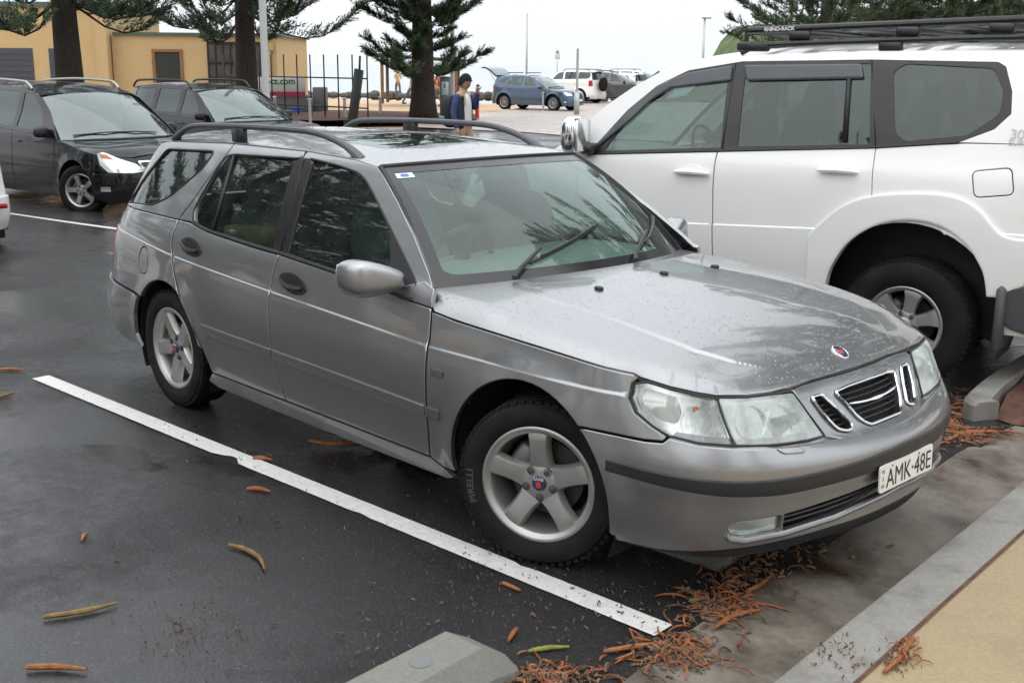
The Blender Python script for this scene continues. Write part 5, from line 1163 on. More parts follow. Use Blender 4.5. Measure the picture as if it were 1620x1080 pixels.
# ------------------------------------------------------------------ setting materials
def _asphalt():
    m, n, l, b = _mk('asphalt'); v = coords(n, l); _set(b, spec=.18)
    agg = noise(n, l, v, 75, 4, .8); mid = noise(n, l, v, 14, 6, .65); big = noise(n, l, v, .55, 6, .62); fine = noise(n, l, v, 380, 2)
    vo = n.new('ShaderNodeTexVoronoi'); vo.inputs['Scale'].default_value = 60; l.new(v, vo.inputs['Vector'])
    stone = ramp(n, l, vo.outputs['Distance'], [(.10, g3(1)), (.34, g3(0))])
    pick = n.new('ShaderNodeSeparateColor'); l.new(vo.outputs['Color'], pick.inputs[0])
    c = ramp(n, l, agg, [(.32, (.006, .006, .0065)), (.50, (.022, .022, .0235)), (.70, (.070, .069, .069))])
    c = mixc(n, l, mathn(n, l, 'MULTIPLY', stone, ramp(n, l, pick.outputs[0], [(.62, g3(0)), (.95, g3(.9))])), c, (.15, .145, .14))
    c = mixc(n, l, ramp(n, l, mid, [(.42, g3(.55)), (.62, g3(0))]), c, (.010, .010, .0105))
    c = mixc(n, l, ramp(n, l, big, [(.55, g3(0)), (.72, g3(.4))]), c, (.045, .040, .034))
    l.new(c, b.inputs['Base Color'])
    wetm = ramp(n, l, mathn(n, l, 'ADD', mathn(n, l, 'MULTIPLY', big, .75), mathn(n, l, 'MULTIPLY', mid, .25)), [(.45, g3(1)), (.60, g3(0))])     # low spots hold a water film
    wob = noise(n, l, v, 5, 4, .6); pool = None
    for (cx, cy, rx, ry, rot) in ((-2.10, -1.42, .30, .13, .25), (-1.70, -1.14, .22, .08, .1), (-4.25, -.60, .45, .09, .12), (-1.3, -.30, .7, .30, .1), (-3.4, -1.9, .5, .22, .4), (-5.9, -.4, 1.1, .35, .2), (-7.2, 1.6, 1.2, .35, .3)):
        mp = n.new('ShaderNodeMapping'); mp.vector_type = 'TEXTURE'; mp.inputs['Location'].default_value = (cx, cy, 0); mp.inputs['Rotation'].default_value = (0, 0, rot); mp.inputs['Scale'].default_value = (rx, ry, 50); l.new(v, mp.inputs[0])
        ln = n.new('ShaderNodeVectorMath'); ln.operation = 'LENGTH'; l.new(mp.outputs[0], ln.inputs[0])
        q = ramp(n, l, mathn(n, l, 'MULTIPLY', mathn(n, l, 'ADD', ln.outputs['Value'], mathn(n, l, 'MULTIPLY', mathn(n, l, 'SUBTRACT', wob, .5), 2.2)), .5), [(.36, g3(1)), (.50, g3(0))])
        pool = q if pool is None else mathn(n, l, 'MAXIMUM', pool, q)
    wetm = mathn(n, l, 'MAXIMUM', wetm, pool)
    c = mixc(n, l, mathn(n, l, 'MULTIPLY', pool, .8), c, (.011, .010, .008)); l.new(c, b.inputs['Base Color'])
    l.new(mathn(n, l, 'SUBTRACT', .62, mathn(n, l, 'MULTIPLY', wetm, .20)), b.inputs['Roughness'])
    l.new(mathn(n, l, 'ADD', .22, mathn(n, l, 'MULTIPLY', wetm, .78)), b.inputs['Coat Weight'])
    l.new(mathn(n, l, 'SUBTRACT', mathn(n, l, 'SUBTRACT', .26, mathn(n, l, 'MULTIPLY', wetm, .17)), mathn(n, l, 'MULTIPLY', pool, .06)), b.inputs['Coat Roughness'])
    n1 = bump(n, l, None, agg, 1.0, .014); n2 = bump(n, l, None, stone, .5, .006, n1); bump(n, l, b, fine, .3, .002, n2)
    dry = mathn(n, l, 'SUBTRACT', mathn(n, l, 'SUBTRACT', 1.0, mathn(n, l, 'MULTIPLY', wetm, .8)), mathn(n, l, 'MULTIPLY', pool, .2))
    l.new(bump(n, l, None, mathn(n, l, 'MULTIPLY', agg, mathn(n, l, 'ADD', mathn(n, l, 'MULTIPLY', dry, .85), .15)), .6, .008), b.inputs['Coat Normal'])
_asphalt()
def concrete(name, col, stain=(.05, .035, .025), amt=.5, rough=.7, wet=.3, sc=1.0, lo=.50, hi=.72):
    m, n, l, b = _mk(name); v = coords(n, l)
    f = noise(n, l, v, 45*sc, 6, .65); s = noise(n, l, v, 2.2*sc, 6, .62); sp = noise(n, l, v, 220*sc, 2)
    c = ramp(n, l, f, [(.3, tuple(x*.82 for x in col)), (.7, tuple(min(1, x*1.12) for x in col))])
    c = mixc(n, l, ramp(n, l, sp, [(.62, g3(0)), (.72, g3(.35))]), c, tuple(x*.5 for x in col))
    c = mixc(n, l, mathn(n, l, 'MULTIPLY', ramp(n, l, s, [(lo, g3(0)), (hi, g3(1))]), amt), c, stain)
    l.new(c, b.inputs['Base Color']); l.new(mathn(n, l, 'SUBTRACT', rough, mathn(n, l, 'MULTIPLY', ramp(n, l, s, [(.40, g3(0)), (.65, g3(1))]), wet)), b.inputs['Roughness'])
    bump(n, l, b, f, .25, .006)
concrete('gutter_concrete', (.215, .190, .155), (.036, .020, .012), .95, .6, .35, 1.0, .44, .66)
concrete('kerb_concrete', (.25, .242, .218), (.085, .066, .046), .75, .7, .2, 1.6, .46, .70)
concrete('path_concrete', (.33, .255, .15), (.19, .135, .075), .55, .75, .15, 1.4, .48, .74)
concrete('stop_concrete', (.19, .19, .165), (.12, .12, .09), .5, .75, .1, 2)
concrete('paving', (.42, .37, .325), (.26, .21, .17), .5, .6, .35, .5)
concrete('sand_path', (.52, .36, .22), (.40, .30, .2), .4, .85, .1, .4)
concrete('render_yellow', (.55, .405, .215), (.44, .32, .17), .35, .85, 0, .6)
plain('mulch', (.105, .048, .030), .9, var=.5, scale=18, bmp=.8)
plain('sand', (.50, .36, .23), .9, var=.15, scale=2)
plain('grass_green', (.075, .10, .030), .9, var=.5, scale=.6)
plain('rock', (.10, .095, .085), .9, var=.4, scale=1.2)
plain('galvanised', (.46, .47, .46), .45, .6, var=.12, scale=20)
plain('pale_paint', (.55, .56, .54), .5)
plain('roller_door', (.055, .065, .085), .5)
plain('fence_dark', (.02, .028, .026), .5)
plain('timber', (.24, .13, .06), .8, var=.3, scale=8)
plain('sign_white', (.72, .72, .70), .5, var=.04)
plain('sign_green', (.04, .22, .10), .5)
plain('sign_red', (.42, .05, .09), .5)
plain('post_red', (.55, .035, .03), .4)
plain('bin_grey', (.17, .175, .17), .6)
plain('tarp_blue', (.05, .11, .38), .5)
plain('roof_green', (.06, .12, .11), .5)
def _line():
    m, n, l, b = _mk('line_paint'); _set(b, rough=.5); v = coords(n, l)
    f = noise(n, l, v, 30, 6, .7); g = noise(n, l, v, 300, 2); cr = n.new('ShaderNodeTexVoronoi'); cr.feature = 'DISTANCE_TO_EDGE'; cr.inputs['Scale'].default_value = 5; l.new(v, cr.inputs['Vector'])
    c = ramp(n, l, f, [(.25, (.52, .51, .48)), (.6, (.68, .68, .65))])
    c = mixc(n, l, ramp(n, l, g, [(.66, g3(0)), (.74, g3(.8))]), c, (.10, .095, .09))
    c = mixc(n, l, mathn(n, l, 'MULTIPLY', ramp(n, l, cr.outputs['Distance'], [(.0, g3(1)), (.012, g3(0))]), ramp(n, l, f, [(.5, g3(0)), (.6, g3(.7))])), c, (.12, .115, .11))
    l.new(c, b.inputs['Base Color']); bump(n, l, b, noise(n, l, v, 200, 3), .12, .002)
_line()
def _water():
    m, n, l, b = _mk('sea_water'); _set(b, rough=.22); b.inputs['Base Color'].default_value = (.34, .39, .41, 1)
    v = coords(n, l, (.12, .12, 1)); bump(n, l, b, noise(n, l, v, 3, 5, .6), .8, .6)
    m, n, l, b = _mk('puddle_water'); _set(b, rough=.10, spec=.35); b.inputs['Base Color'].default_value = (.010, .0095, .008, 1)
    v = coords(n, l); bump(n, l, b, noise(n, l, v, 14, 2), .06, .01)
_water()

# ------------------------------------------------------------------ ground
def grid_sheet(name, xs, ys, zf, mat, mask=None, kind='structure'):
    V = []; F = []; n = len(ys); Z = zf(np.repeat(np.array(xs), n), np.tile(np.array(ys), len(xs)))
    V = np.stack([np.repeat(np.array(xs), n), np.tile(np.array(ys), len(xs)), Z], 1)
    for i in range(len(xs)-1):
        for j in range(n-1):
            if mask is None or mask((xs[i]+xs[i+1])/2, (ys[j]+ys[j+1])/2): F.append((i*n+j, (i+1)*n+j, (i+1)*n+j+1, i*n+j+1))
    o = obj(name, V, F, mat); o['kind'] = kind; return o
GX = list(np.r_[-400, -250, -150, -90, np.linspace(-60, -20, 18), np.linspace(-18, 3, 64), 6, 12, 30, 80, 200]); GY = list(np.r_[-300, -150, -80, -40, np.linspace(-24, -4, 16), np.linspace(-3, 6, 40), np.linspace(6.5, 40, 40), 60, 90, 140, 300])
def land(x, y): return ground_z(x, y)-.012-2.6*smst(8, 30, (-(x-CAM_P.x)*.72+(y-CAM_P.y)*.694)-66)
grid_sheet('ground', GX, GY, lambda x, y: land(x, y)-.12, 'sand_path')
def sheet_poly(name, poly, zf, mat, res=.25, kind='structure', parent=None, extra_z=0):
    s = lambda a, b: np.stack([a, b, zf(a, b)+extra_z], -1)
    o = panel(name, np.array(poly, float), s, mat, parent, res=res, depth=0, centre=(0, 0, -100), eh=res)
    if kind: o['kind'] = kind
    return o
kx = lambda y: .985-.088*y                 # back of gutter / foot of kerb
lot = [(kx(-14)-.33, -14), (kx(2.25)-.33, 2.25), (.70, 2.5), (.7, 9), (.2, 22), (-8, 24), (-19, 21.5), (-23, 22.0), (-26.5, 20.0), (-30.5, 17.5), (-34, 11), (-38, -2), (-38, -14)]
sheet_poly('car_park', lot, lambda x, y: ground_z(x, y)+.0, 'asphalt', res=.5)
# gutter apron, kerb and footpath
gut = [(kx(y)-.36+.02*math.sin(3*y), y) for y in np.linspace(-14, 2.25, 60)]+[(kx(y)+.05, y) for y in np.linspace(2.25, -14, 30)]
sheet_poly('gutter', gut, lambda x, y: ground_z(x, y)+.004-.03*smst(-.36, -.05, x-kx(y)), 'gutter_concrete', res=.12)
def kerb(name, line, w, h, z0, mat='kerb_concrete'):
    """kerb swept along a plan line; its right side (seen along the line) is the road side"""
    prof = [(0, -.15), (.012, h-.025), (.03, h-.004), (.05, h), (w-.01, h), (w, h-.006), (w, -.15)]; P = [np.array(p, float) for p in line]; V = []; F = []; m = len(prof)
    for i, p in enumerate(P):
        t = P[min(i+1, len(P)-1)]-P[max(i-1, 0)]; t = t/np.linalg.norm(t); nr = np.array([t[1], -t[0]])
        zz = z0(p[0], p[1]) if callable(z0) else z0
        for a, z in prof: V.append((p[0]+nr[0]*a, p[1]+nr[1]*a, float(zz)+z))
    for i in range(len(P)-1):
        for j in range(m-1): F.append((i*m+j, i*m+j+1, (i+1)*m+j+1, (i+1)*m+j)[::-1])
    F += [tuple(range(m)), tuple((len(P)-1)*m+j for j in range(m))[::-1]]
    o = obj(name, V, F, mat, None, True, 30); o['kind'] = 'structure'; return o
kerb('kerb', [(kx(y)+.055, y) for y in np.linspace(-14, 2.3, 40)], .20, .145, -.012)
sheet_poly('footpath', [(kx(-14)+.25, -14), (kx(-14)+12, -14), (9, 2.3), (kx(2.3)+.25, 2.3)]+[(kx(y)+.252, y) for y in np.linspace(2.2, -13.5, 40)], lambda x, y: np.full_like(np.asarray(x, float), .128), 'path_concrete', res=.5)
# kerb nose and mulch bed behind the four wheel drive
ret = open_curve([(.22, 2.22), (.12, 2.30), (.06, 2.50), (-.01, 2.9), (-.09, 3.6), (-.22, 5.0), (-.5, 9), (-.8, 14)], 5)
kerb('kerb_nose', ret[::1], .15, .13, lambda x, y: ground_z(x, y))
bed = [(.98, 1.75), (.80, 2.0), (.50, 2.2), (.32, 2.30), (.24, 2.52), (.16, 2.9), (.07, 3.6), (-.06, 5.0), (-.35, 9), (-.65, 14), (6, 14), (6, 1.75)]
sheet_poly('mulch_bed', bed, lambda x, y: ground_z(x, y)+.02+.075*smst(2.2, 2.9, y)+.015*np.sin(9*x+3*np.sin(7*y)), 'mulch', res=.08)
# painted bay lines
def chip(poly): return poly
L0, L1 = np.array([-3.715, -1.165]), np.array([.628, -.90]); t_ = (L1-L0)/np.linalg.norm(L1-L0); n_ = np.array([-t_[1], t_[0]]); LL = np.linalg.norm(L1-L0)
rr = np.random.default_rng(3); up, dn = [], []
for s in np.linspace(0, LL, 120):
    up.append(L0+t_*s+n_*(.050+rr.uniform(-.001, .001))); dn.append(L0+t_*s-n_*(.050+rr.uniform(-.0012, .0012)))
def bite(P, s0, w, d): 
    for i, p in enumerate(P):
        s = (p-L0)@t_
        if abs(s-s0) < w: P[i] = p+n_*d*(1-abs(s-s0)/w)*rr.uniform(.6, 1.1)
bite(dn, 1.95, .10, .055); bite(dn, 2.9, .05, .012); bite(up, 3.7, .05, -.012)
def line_sheet(name, poly): return sheet_poly(name, poly, lambda x, y: ground_z(x, y)+.006, 'line_paint', res=.10)
line_sheet('bay_line', up+dn[::-1])
for (ax, ay, bx, by) in ((-13.6, 1.85, -8.5, 2.65), (-4.2, 1.72, .1, 1.93), (-3.7, -3.95, .8, -3.7), (-14.5, 5.6, -10.0, 6.1)):
    a, b = np.array([ax, ay]), np.array([bx, by]); t = (b-a)/np.linalg.norm(b-a); nn = np.array([-t[1], t[0]])*.05
    line_sheet('bay_line', [a+nn, b+nn, b-nn, a-nn][::-1])
# dark joint between kerb and footpath, and across the kerb
sheet_poly('path_joint', [(kx(y)+.250, y) for y in np.linspace(-14, 2.2, 60)]+[(kx(y)+.262+.003*math.sin(11*y), y) for y in np.linspace(2.2, -14, 60)], lambda x, y: np.full_like(np.asarray(x, float), .1335), 'mulch', res=.3)
def blob(cx, cy, rx, ry, rot, seed, k=.25, n=26):
    r = np.random.default_rng(seed); a = np.linspace(0, 2*PI, n, endpoint=False); rad = 1+k*(.6*np.sin(2*a+r.uniform(0, 6))+.5*np.sin(3*a+r.uniform(0, 6))+.35*np.sin(5*a+r.uniform(0, 6)))
    x, y = rx*rad*np.cos(a), ry*rad*np.sin(a); c, s = math.cos(rot), math.sin(rot); return closed_curve(np.stack([cx+x*c-y*s, cy+x*s+y*c], 1), 3)
# wheel stops
def wheel_stop(label, x, y0, y1, rz, z):
    o = thing('wheel_stop', label, 'wheel stop', (x, (y0+y1)/2, z), (0, 0, rz), 'concrete wheel stops'); L = abs(y1-y0)/2
    pr = [(-.14, 0), (-.135, .03), (-.075, .105), (.075, .105), (.135, .03), (.14, 0)]; V = []; F = []
    for (yy, k) in ((-L, .0), (-L+.10, 1), (L-.10, 1), (L, .0)):
        for a, h in pr: V.append((a, yy, h*(1 if k else .42)))
    m = len(pr)
    for i in range(3):
        for j in range(m-1): F.append((i*m+j, (i+1)*m+j, (i+1)*m+j+1, i*m+j+1))
    F += [tuple(range(m))[::-1][::-1], tuple(range(3*m, 4*m))[::-1]]
    obj('block', V, F, 'stop_concrete', o, False)
    for yy in (-L+.35, L-.28):
        MB().lathe([(.0, .1055), (.030, .1055), (.032, .107), (.034, .107), (.034, .104)], 24, Matrix.Translation((0, yy, 0))).build('plug_ring', 'bin_grey', o)
    return o
wheel_stop('concrete wheel stop on the asphalt at the bottom edge of the picture', .44, -3.15, -1.43, math.radians(5), 0)
wheel_stop('concrete wheel stop under the nose of the silver estate', .27, -.42, 1.25, math.radians(5), 0)
# ------------------------------------------------------------------ far ground, sea, hill
FG = -.274
sheet_poly('paved_forecourt', [(-19.5, 21.2), (-23, 21.6), (-27, 20.6), (-29.5, 22.2), (-30.2, 25), (-36, 33), (-44, 46), (-34, 56), (-16, 34), (-9, 23.8)], lambda x, y: ground_z(x, y)+.02, 'paving', res=2)
bedp = blob(-35.6, 22.2, 7.6, 4.6, math.radians(38), 5, .12)
sheet_poly('mulch_garden', bedp, lambda x, y: ground_z(x, y)+.03+.24*np.exp(-(((x+33.5)**2+(y-22.5)**2)/18))+.03*np.sin(2.1*x)*np.sin(1.7*y), 'mulch', res=.6)
sea = obj('sea', [(-30, 60, -2.4), (-9000, -2000, -2.4), (-9000, 9000, -2.4), (4000, 9000, -2.4)], [(0, 1, 2, 3)], 'sea_water', None, False); sea['kind'] = 'structure'
V = []
def hill_z(x, y): return -2+8.6*smst(0, 8.5, (x+79)*.57+(y-104.5)*.82)+.35*np.sin(.9*x)*np.sin(.7*y)+.02*np.clip(x+75, 0, 60)
grid_sheet('headland', list(np.linspace(-84, 10, 40)), list(np.linspace(96, 190, 40)), hill_z, 'grass_green')

# ------------------------------------------------------------------ building, fence and street furniture
def ad(u, v, D): return at_depth(u, v, D)
def building():
    T = thing('beach_building', 'yellow rendered low building with dark doors behind the pine trees', 'building', (-45.6, 20.0, FG))
    a = Vector((-45.6, 20.0, 0)); e = Vector((-40.6, 25.3, 0)); d = (e-a).normalized(); a = a-d*1.25; out = Vector((d.y, -d.x, 0))        # facade line and outward side
    ang = math.atan2(d.y, d.x)
    def wall(nm, s0, s1, z0, z1, dep, off=0, mat='render_yellow', par=T):
        c = a+d*((s0+s1)/2)-out*(dep/2)+out*off-Vector((-45.6, 20.0, 0)); return MB().box((c.x, c.y, (z0+z1)/2-FG), (s1-s0, dep, z1-z0), rz=ang).build(nm, mat, par, False)
    w1 = wall('wall', -16, -.05, FG, 4.05, 8); w2 = wall('wall', 0.0, 7.25, FG, 2.92, 8, -.5)
    wall('roof_edge', -16.1, .05, 4.05, 4.25, 8.3, .12, 'roof_green'); wall('roof_edge', .1, 7.4, 2.92, 3.03, 8.2, -.38, 'roof_green')
    for s0, s1 in ((-5.2, -3.3), (-2.6, -1.3), (-10.5, -8.2)):
        r = wall('roller_door', s0, s1, FG, 2.3, .05, .03, 'roller_door', w1)
        for k in range(9): wall('slat', s0+.03, s1-.03, .05+.25*k, .07+.25*k, .03, .05, 'roller_door', r)
    wall('pier', -.5, 0, FG, 3.9, .2, .15, par=w1)
    f = wall('door', 1.9, 2.95, FG, 2.2, .06, -.47, 'fence_dark', w2); wall('door_head', 1.75, 3.1, 2.2, 2.32, .12, -.42, 'timber', w2)
    for s_ in (1.75, 2.98): wall('door_jamb', s_, s_+.12, FG, 2.2, .10, -.43, 'timber', w2)
    g = wall('window_panel', 4.2, 6.55, .7, 2.60, .05, -.46, 'rock', w2)
    for s_ in np.linspace(4.2, 6.5, 8): wall('bar', s_, s_+.05, .5, 2.65, .06, -.40, 'fence_dark', g)
    for z_ in (1.1, 1.75, 2.6): wall('bar', 4.2, 6.55, z_, z_+.06, .06, -.39, 'fence_dark', g)
    wall('downpipe', 6.85, 7.0, FG, 2.45, .12, -.38, par=w2); wall('rain_head', 6.72, 7.12, 2.3, 2.62, .2, -.36, par=w2)
    MB().add(*superbox(tuple(a+d*6.75+out*(-.3)-Vector((-45.6, 20.0, 0))+Vector((0, 0, 2.75-FG))), (.25, .25, .2), 3, 6)).build('lamp', 'fence_dark', w2)
    return T
building()
def post(nm, label, cat, x, y, z, h, r, mat, group=None, cap=None, n=10):
    t = thing(nm, label, cat, (x, y, z), (0, 0, 0), group); MB().tube([(0, 0, -.1), (0, 0, h*.5), (0, 0, h)], [r, r, r], n).build('post', mat, t)
    if cap: MB().add(*superbox((0, 0, h), (r*2.6, r*2.6, r*1.6), 3, 6)).build('cap', cap, t)
    return t
def gz(x, y): return float(ground_z(x, y))
for u, v, lab in ((436, 190, 'steel bollard in the mulch nearest the white lamp pole'), (491, 195, 'steel bollard in front of the grey skip bin'), (546, 193, 'steel bollard in front of the wire fence'), (602, 190, 'steel bollard left of the thick pine trunk')):
    p = on_z(u, v, FG+.02); post('bollard', lab, 'bollard', p.x, p.y, FG-.03, .86, .055, 'galvanised', 'bollards along the mulch garden', 'galvanised')
for u, v, lab in ((806, 172, 'thin steel bollard before the rear wheel of the blue hatchback'), (859, 175, 'thin steel bollard before the front wheel of the blue hatchback')):
    p = on_z(u, v, FG+.02); post('bollard', lab, 'bollard', p.x, p.y, FG-.03, .85, .05, 'galvanised', 'bollards by the paved forecourt', 'galvanised')
p = on_z(912, 181, FG+.02); t = post('sign_pole', 'slim steel pole with a thick base in front of the blue hatchback', 'pole', p.x, p.y, FG, 2.75, .055, 'galvanised'); MB().tube([(0, 0, 0), (0, 0, .95)], .12, 10).build('base_sleeve', 'galvanised', t)
p = on_z(755, 188, FG+.02); post('red_post', 'short red post beside the walking person', 'post', p.x, p.y, FG, .95, .075, 'post_red', None, 'post_red')
p = on_z(705, 187, FG+.02); t = thing('ticket_machine', 'grey parking ticket machine cabinet beside the thick pine trunk', 'ticket machine', (p.x, p.y, FG), (0, 0, math.radians(46)))
MB().bbox((0, 0, .78), (.42, .40, 1.56), .03).build('cabinet', 'bin_grey', t); MB().bbox((.0, -.205, 1.15), (.26, .02, .5), .008).build('front_panel', 'sticker_pale', t); MB().bbox((-.02, -.22, 1.25), (.06, .02, .16), .005).build('pictogram', 'sign_green', t); MB().bbox((0, 0, 1.58), (.46, .44, .04), .015).build('lid', 'galvanised', t)
p = ad(716, 180, 45); post('lamp_pole', 'tall grey steel pole just right of the thick pine trunk', 'pole', p.x, p.y, FG, 8.5, .09, 'galvanised')
p = ad(422, 170, 27); post('lamp_pole', 'white painted lamp pole in front of the yellow building', 'pole', p.x, p.y, FG, 7.5, .085, 'pale_paint')
def street_lamp(label, u, vt, D, r, head=True):
    b = ad(u, vt, D); t = thing('street_lamp', label, 'street lamp', (b.x, b.y, FG-.2)); h = b.z-FG+.2
    MB().tube([(0, 0, 0), (0, 0, h)], [r*1.2, r*.8], 8).build('pole', 'galvanised', t)
    if head: MB().bbox((.1, .1, h+.05), (.75, .3, .10), .03, rz=.75).build('lamp_head', 'bin_grey', t)
street_lamp('tall thin street lamp pole behind the blue hatchback', 834, 22, 62, .055, False)
street_lamp('distant street lamp with flat head against the pale sky', 1115, 30, 90, .10)
street_lamp('grey lamp pole rising behind the black roof platform', 1256, -60, 60, .14)
b = ad(882, 78, 70); t = thing('road_sign', 'small white sign plate on a thin pole against the sea', 'sign', (b.x, b.y, FG)); MB().tube([(0, 0, 0), (0, 0, b.z-FG)], .03, 6).build('pole', 'galvanised', t); MB().bbox((0, 0, b.z-FG-.3), (.3, .02, .6), .005, rz=.77).build('sign_plate', 'sign_white', t)
MB().bbox((.015, -.015, b.z-FG-.18), (.14, .012, .14), .004, rz=.77).build('sign_mark', 'bin_grey', t)
# wire fence with the leaning black panel
A, B_ = ad(497, 168, 41), ad(582, 170, 39); A.z = B_.z = 0
fe = thing('wire_fence', 'dark post and rail fence beside the yellow building', 'fence', (A.x, A.y, FG))
dv = B_-A
for k in np.linspace(-1.9, 1, 12): 
    q = dv*k; MB().tube([(q.x, q.y, 0), (q.x, q.y, 2.35)], .028 if abs(k) > .01 else .05, 6).build('post', 'fence_dark', fe)
for z_ in (1.55, .55): MB().tube([(dv.x*-1.9, dv.y*-1.9, z_), (dv.x, dv.y, z_)], .028, 6).build('rail', 'fence_dark', fe)
q0 = ad(561, 168, 38.5); t = thing('leaning_panel', 'tall black panel leaning against the wire fence', 'panel', (q0.x, q0.y, FG), (0, 0, math.atan2(dv.y, dv.x)))
MB().bbox((.05, 0, .9), (.42, .10, 1.95), .02, M=Matrix.Rotation(math.radians(9), 3, 'Y') @ Matrix.Rotation(math.radians(-4), 3, 'X')).build('board', 'fence_dark', t); MB().tube([(.17, .1, 1.7), (.22, .1, 2.3)], .04, 6).build('stake', 'fence_dark', t)
# skip bin with a banner
b0 = ad(447, 155, 44); b0.z = FG; ang = math.radians(46)
t = thing('skip_bin', 'low grey skip bin with a white banner in front of the yellow building', 'bin', b0, (0, 0, ang)); MB().bbox((0, 0, .45), (2.2, 1.0, .8), .04).build('tub', 'bin_grey', t); MB().bbox((1.45, .1, .6), (.5, .6, 1.1), .03).build('side_bin', 'bin_grey', t)
bn = thing('banner', 'white banner with green and red print hanging over the skip bin', 'banner', (b0.x, b0.y, FG), (0, 0, ang)); MB().bbox((-.05, -.55, 1.17), (2.1, .02, .78), .005).build('cloth', 'sign_white', bn); MB().box((-.05, -.563, .88), (2.1, .006, .2)).build('red_band', 'sign_red', bn, False)
V, F = text_mesh('ocz.com', .34, 0, .012); MB().add([(x+.05, -.564, y+1.36) for x, y, z in V], F).build('lettering', 'sign_green', bn, False)
t = thing('blue_crate', 'small blue crate on the grass beside the skip bin', 'crate', tuple(ad(466, 163, 43))[:2]+(FG,), (0, 0, .7)); MB().bbox((0, 0, .2), (.5, .35, .36), .03).build('crate', 'tarp_blue', t); MB().bbox((0, 0, .385), (.54, .39, .04), .01).build('rim', 'tarp_blue', t)
# beach shelter
s0 = ad(605, 150, 60); s0.z = FG; t = thing('beach_shelter', 'open timber shelter with a thin sloping roof facing the sea', 'shelter', s0, (0, 0, math.radians(46)))
for x in (0, 3.9):
    for y in (0, 2.5): MB().bbox((x, y, 1.2), (.16, .16, 2.4+.0*x), .01).build('post', 'timber', t)
MB().bbox((1.9, 1.2, 2.42), (5.4, 3.6, .10), .02, M=Matrix.Rotation(math.radians(3.2), 3, 'Y')).build('roof', 'roof_green', t); MB().bbox((1.9, 1.2, 2.34), (5.0, .12, .12), .01, M=Matrix.Rotation(math.radians(3.2), 3, 'Y')).build('beam', 'timber', t)
# low sea wall
w0, w1 = ad(420, 150, 72), ad(1000, 146, 72); t = thing('sea_wall', 'low dark rock wall along the beach', 'wall', (w0.x, w0.y, FG)); rw = np.random.default_rng(4); dv2 = w1-w0
for k in range(60):
    q = dv2*((k+.5)/60); MB().add(*superbox((q.x+rw.uniform(-.3, .3), q.y+rw.uniform(-.3, .3), .1), (rw.uniform(.5, .9), rw.uniform(.5, .9), rw.uniform(.3, .7)), 2.6, 5, Matrix.Rotation(rw.uniform(0, 3), 3, 'Z'))).build('rock', 'rock', t, False)
# ------------------------------------------------------------------ far cars
def far_car(name, label, u, v, D, heading, q, **k):
    p = ad(u, v, D); return simple_car(name, label, 'car', (p.x, p.y, FG), math.radians(heading), {**q, **k})
# blue hatchback: rear wheel at 787, front wheel at 876
a_, b_ = on_z(787, 173, FG), on_z(876, 176, FG); hd = math.atan2(b_.y-a_.y, b_.x-a_.x); left = Vector((-math.sin(hd), math.cos(hd), 0))
fp = b_+left*.80
BLUE = simple_car('blue_hatchback', 'blue hatchback with its tailgate raised on the paved forecourt', 'car', (fp.x, fp.y, FG), hd, {**CX, 'res': .12})
tgm = MB(); hp = np.array([(-3.30, 1.58), (-3.62, 1.84), (-3.95, 1.96), (-4.16, 1.93), (-4.15, 1.88), (-3.95, 1.88), (-3.66, 1.76), (-3.34, 1.50)])
V = [(x, -.66, z) for x, z in hp]+[(x, .66, z) for x, z in hp]; m_ = len(hp); obj('open_tailgate', V, [tuple(range(m_)), tuple(range(m_, 2*m_))[::-1]]+[(i, m_+i, m_+(i+1) % m_, (i+1) % m_) for i in range(m_)], 'blue_paint', BLUE)
for sx in (-1, 1): MB().tube([(-3.35, .6*sx, 1.25), (-3.75, .6*sx, 1.78)], .014, 6).build('gas_strut', 'galvanised', BLUE)
for x in (-1.6, -2.6): MB().bbox((x, 0, 1.70), (.07, 1.25, .04), .01).build('roof_bar', 'black_plastic', BLUE)
f4 = on_z(918, 164, FG); h4 = hd+math.radians(176); l4 = Vector((-math.sin(h4), math.cos(h4), 0)); f4 = f4-l4*.80-Vector((math.cos(h4), math.sin(h4), 0))*(-2.79)
W4 = simple_car('white_wagon', 'white four wheel drive with a tailgate spare wheel behind the blue hatchback', 'car', (f4.x, f4.y, FG), h4, {**LC, 'res': .15})
MB().lathe([(.02, .10), (.30, .11), (.38, .06), (.39, -.06), (.3, -.1), (.02, -.1)], 24, Matrix.Translation((-3.82, .1, 1.05)) @ Matrix.Rotation(PI/2, 4, 'Y')).build('spare_wheel', 'tyre', W4)
fc = ad(955, 140, 72); W5 = simple_car('white_hatchback', 'white hatchback parked behind the white four wheel drive by the sea', 'car', (fc.x-2.2, fc.y+2.4, FG), hd+math.radians(165), {**CX, 'paint': 'white_paint', 'res': .15})
fc = ad(1012, 135, 66); W6 = simple_car('grey_wagon', 'dark grey wagon half hidden behind the white windscreen pillar', 'car', (fc.x, fc.y, FG), hd+math.radians(20), {**SUV, 'paint': 'grey_paint', 'res': .15})
fc = ad(1045, 128, 74); W7 = simple_car('white_van', 'pale four wheel drive with roof rails behind the dark grey wagon', 'car', (fc.x, fc.y, FG), hd+math.radians(10), {**LC, 'res': .15})
WL = simple_car('white_car', 'white car cut off by the left edge of the picture', 'car', (-12.35, -.22, gz(-12, -.3)), math.radians(181), {**CX, 'paint': 'white_paint', 'tail': [(.55, .86), (.99, .88), (1.02, 1.06), (.62, 1.10)], 'zn': .9})
for sg in (-1, 1): MB().bbox((-3.585, .62*sg, .50), (.03, .22, .05), .01).build('rear_reflector', 'red_lens', WL); MB().bbox((-3.05, .78*sg, .26), (.03, .2, .3), .01).build('mud_flap', 'black_rubber', WL)
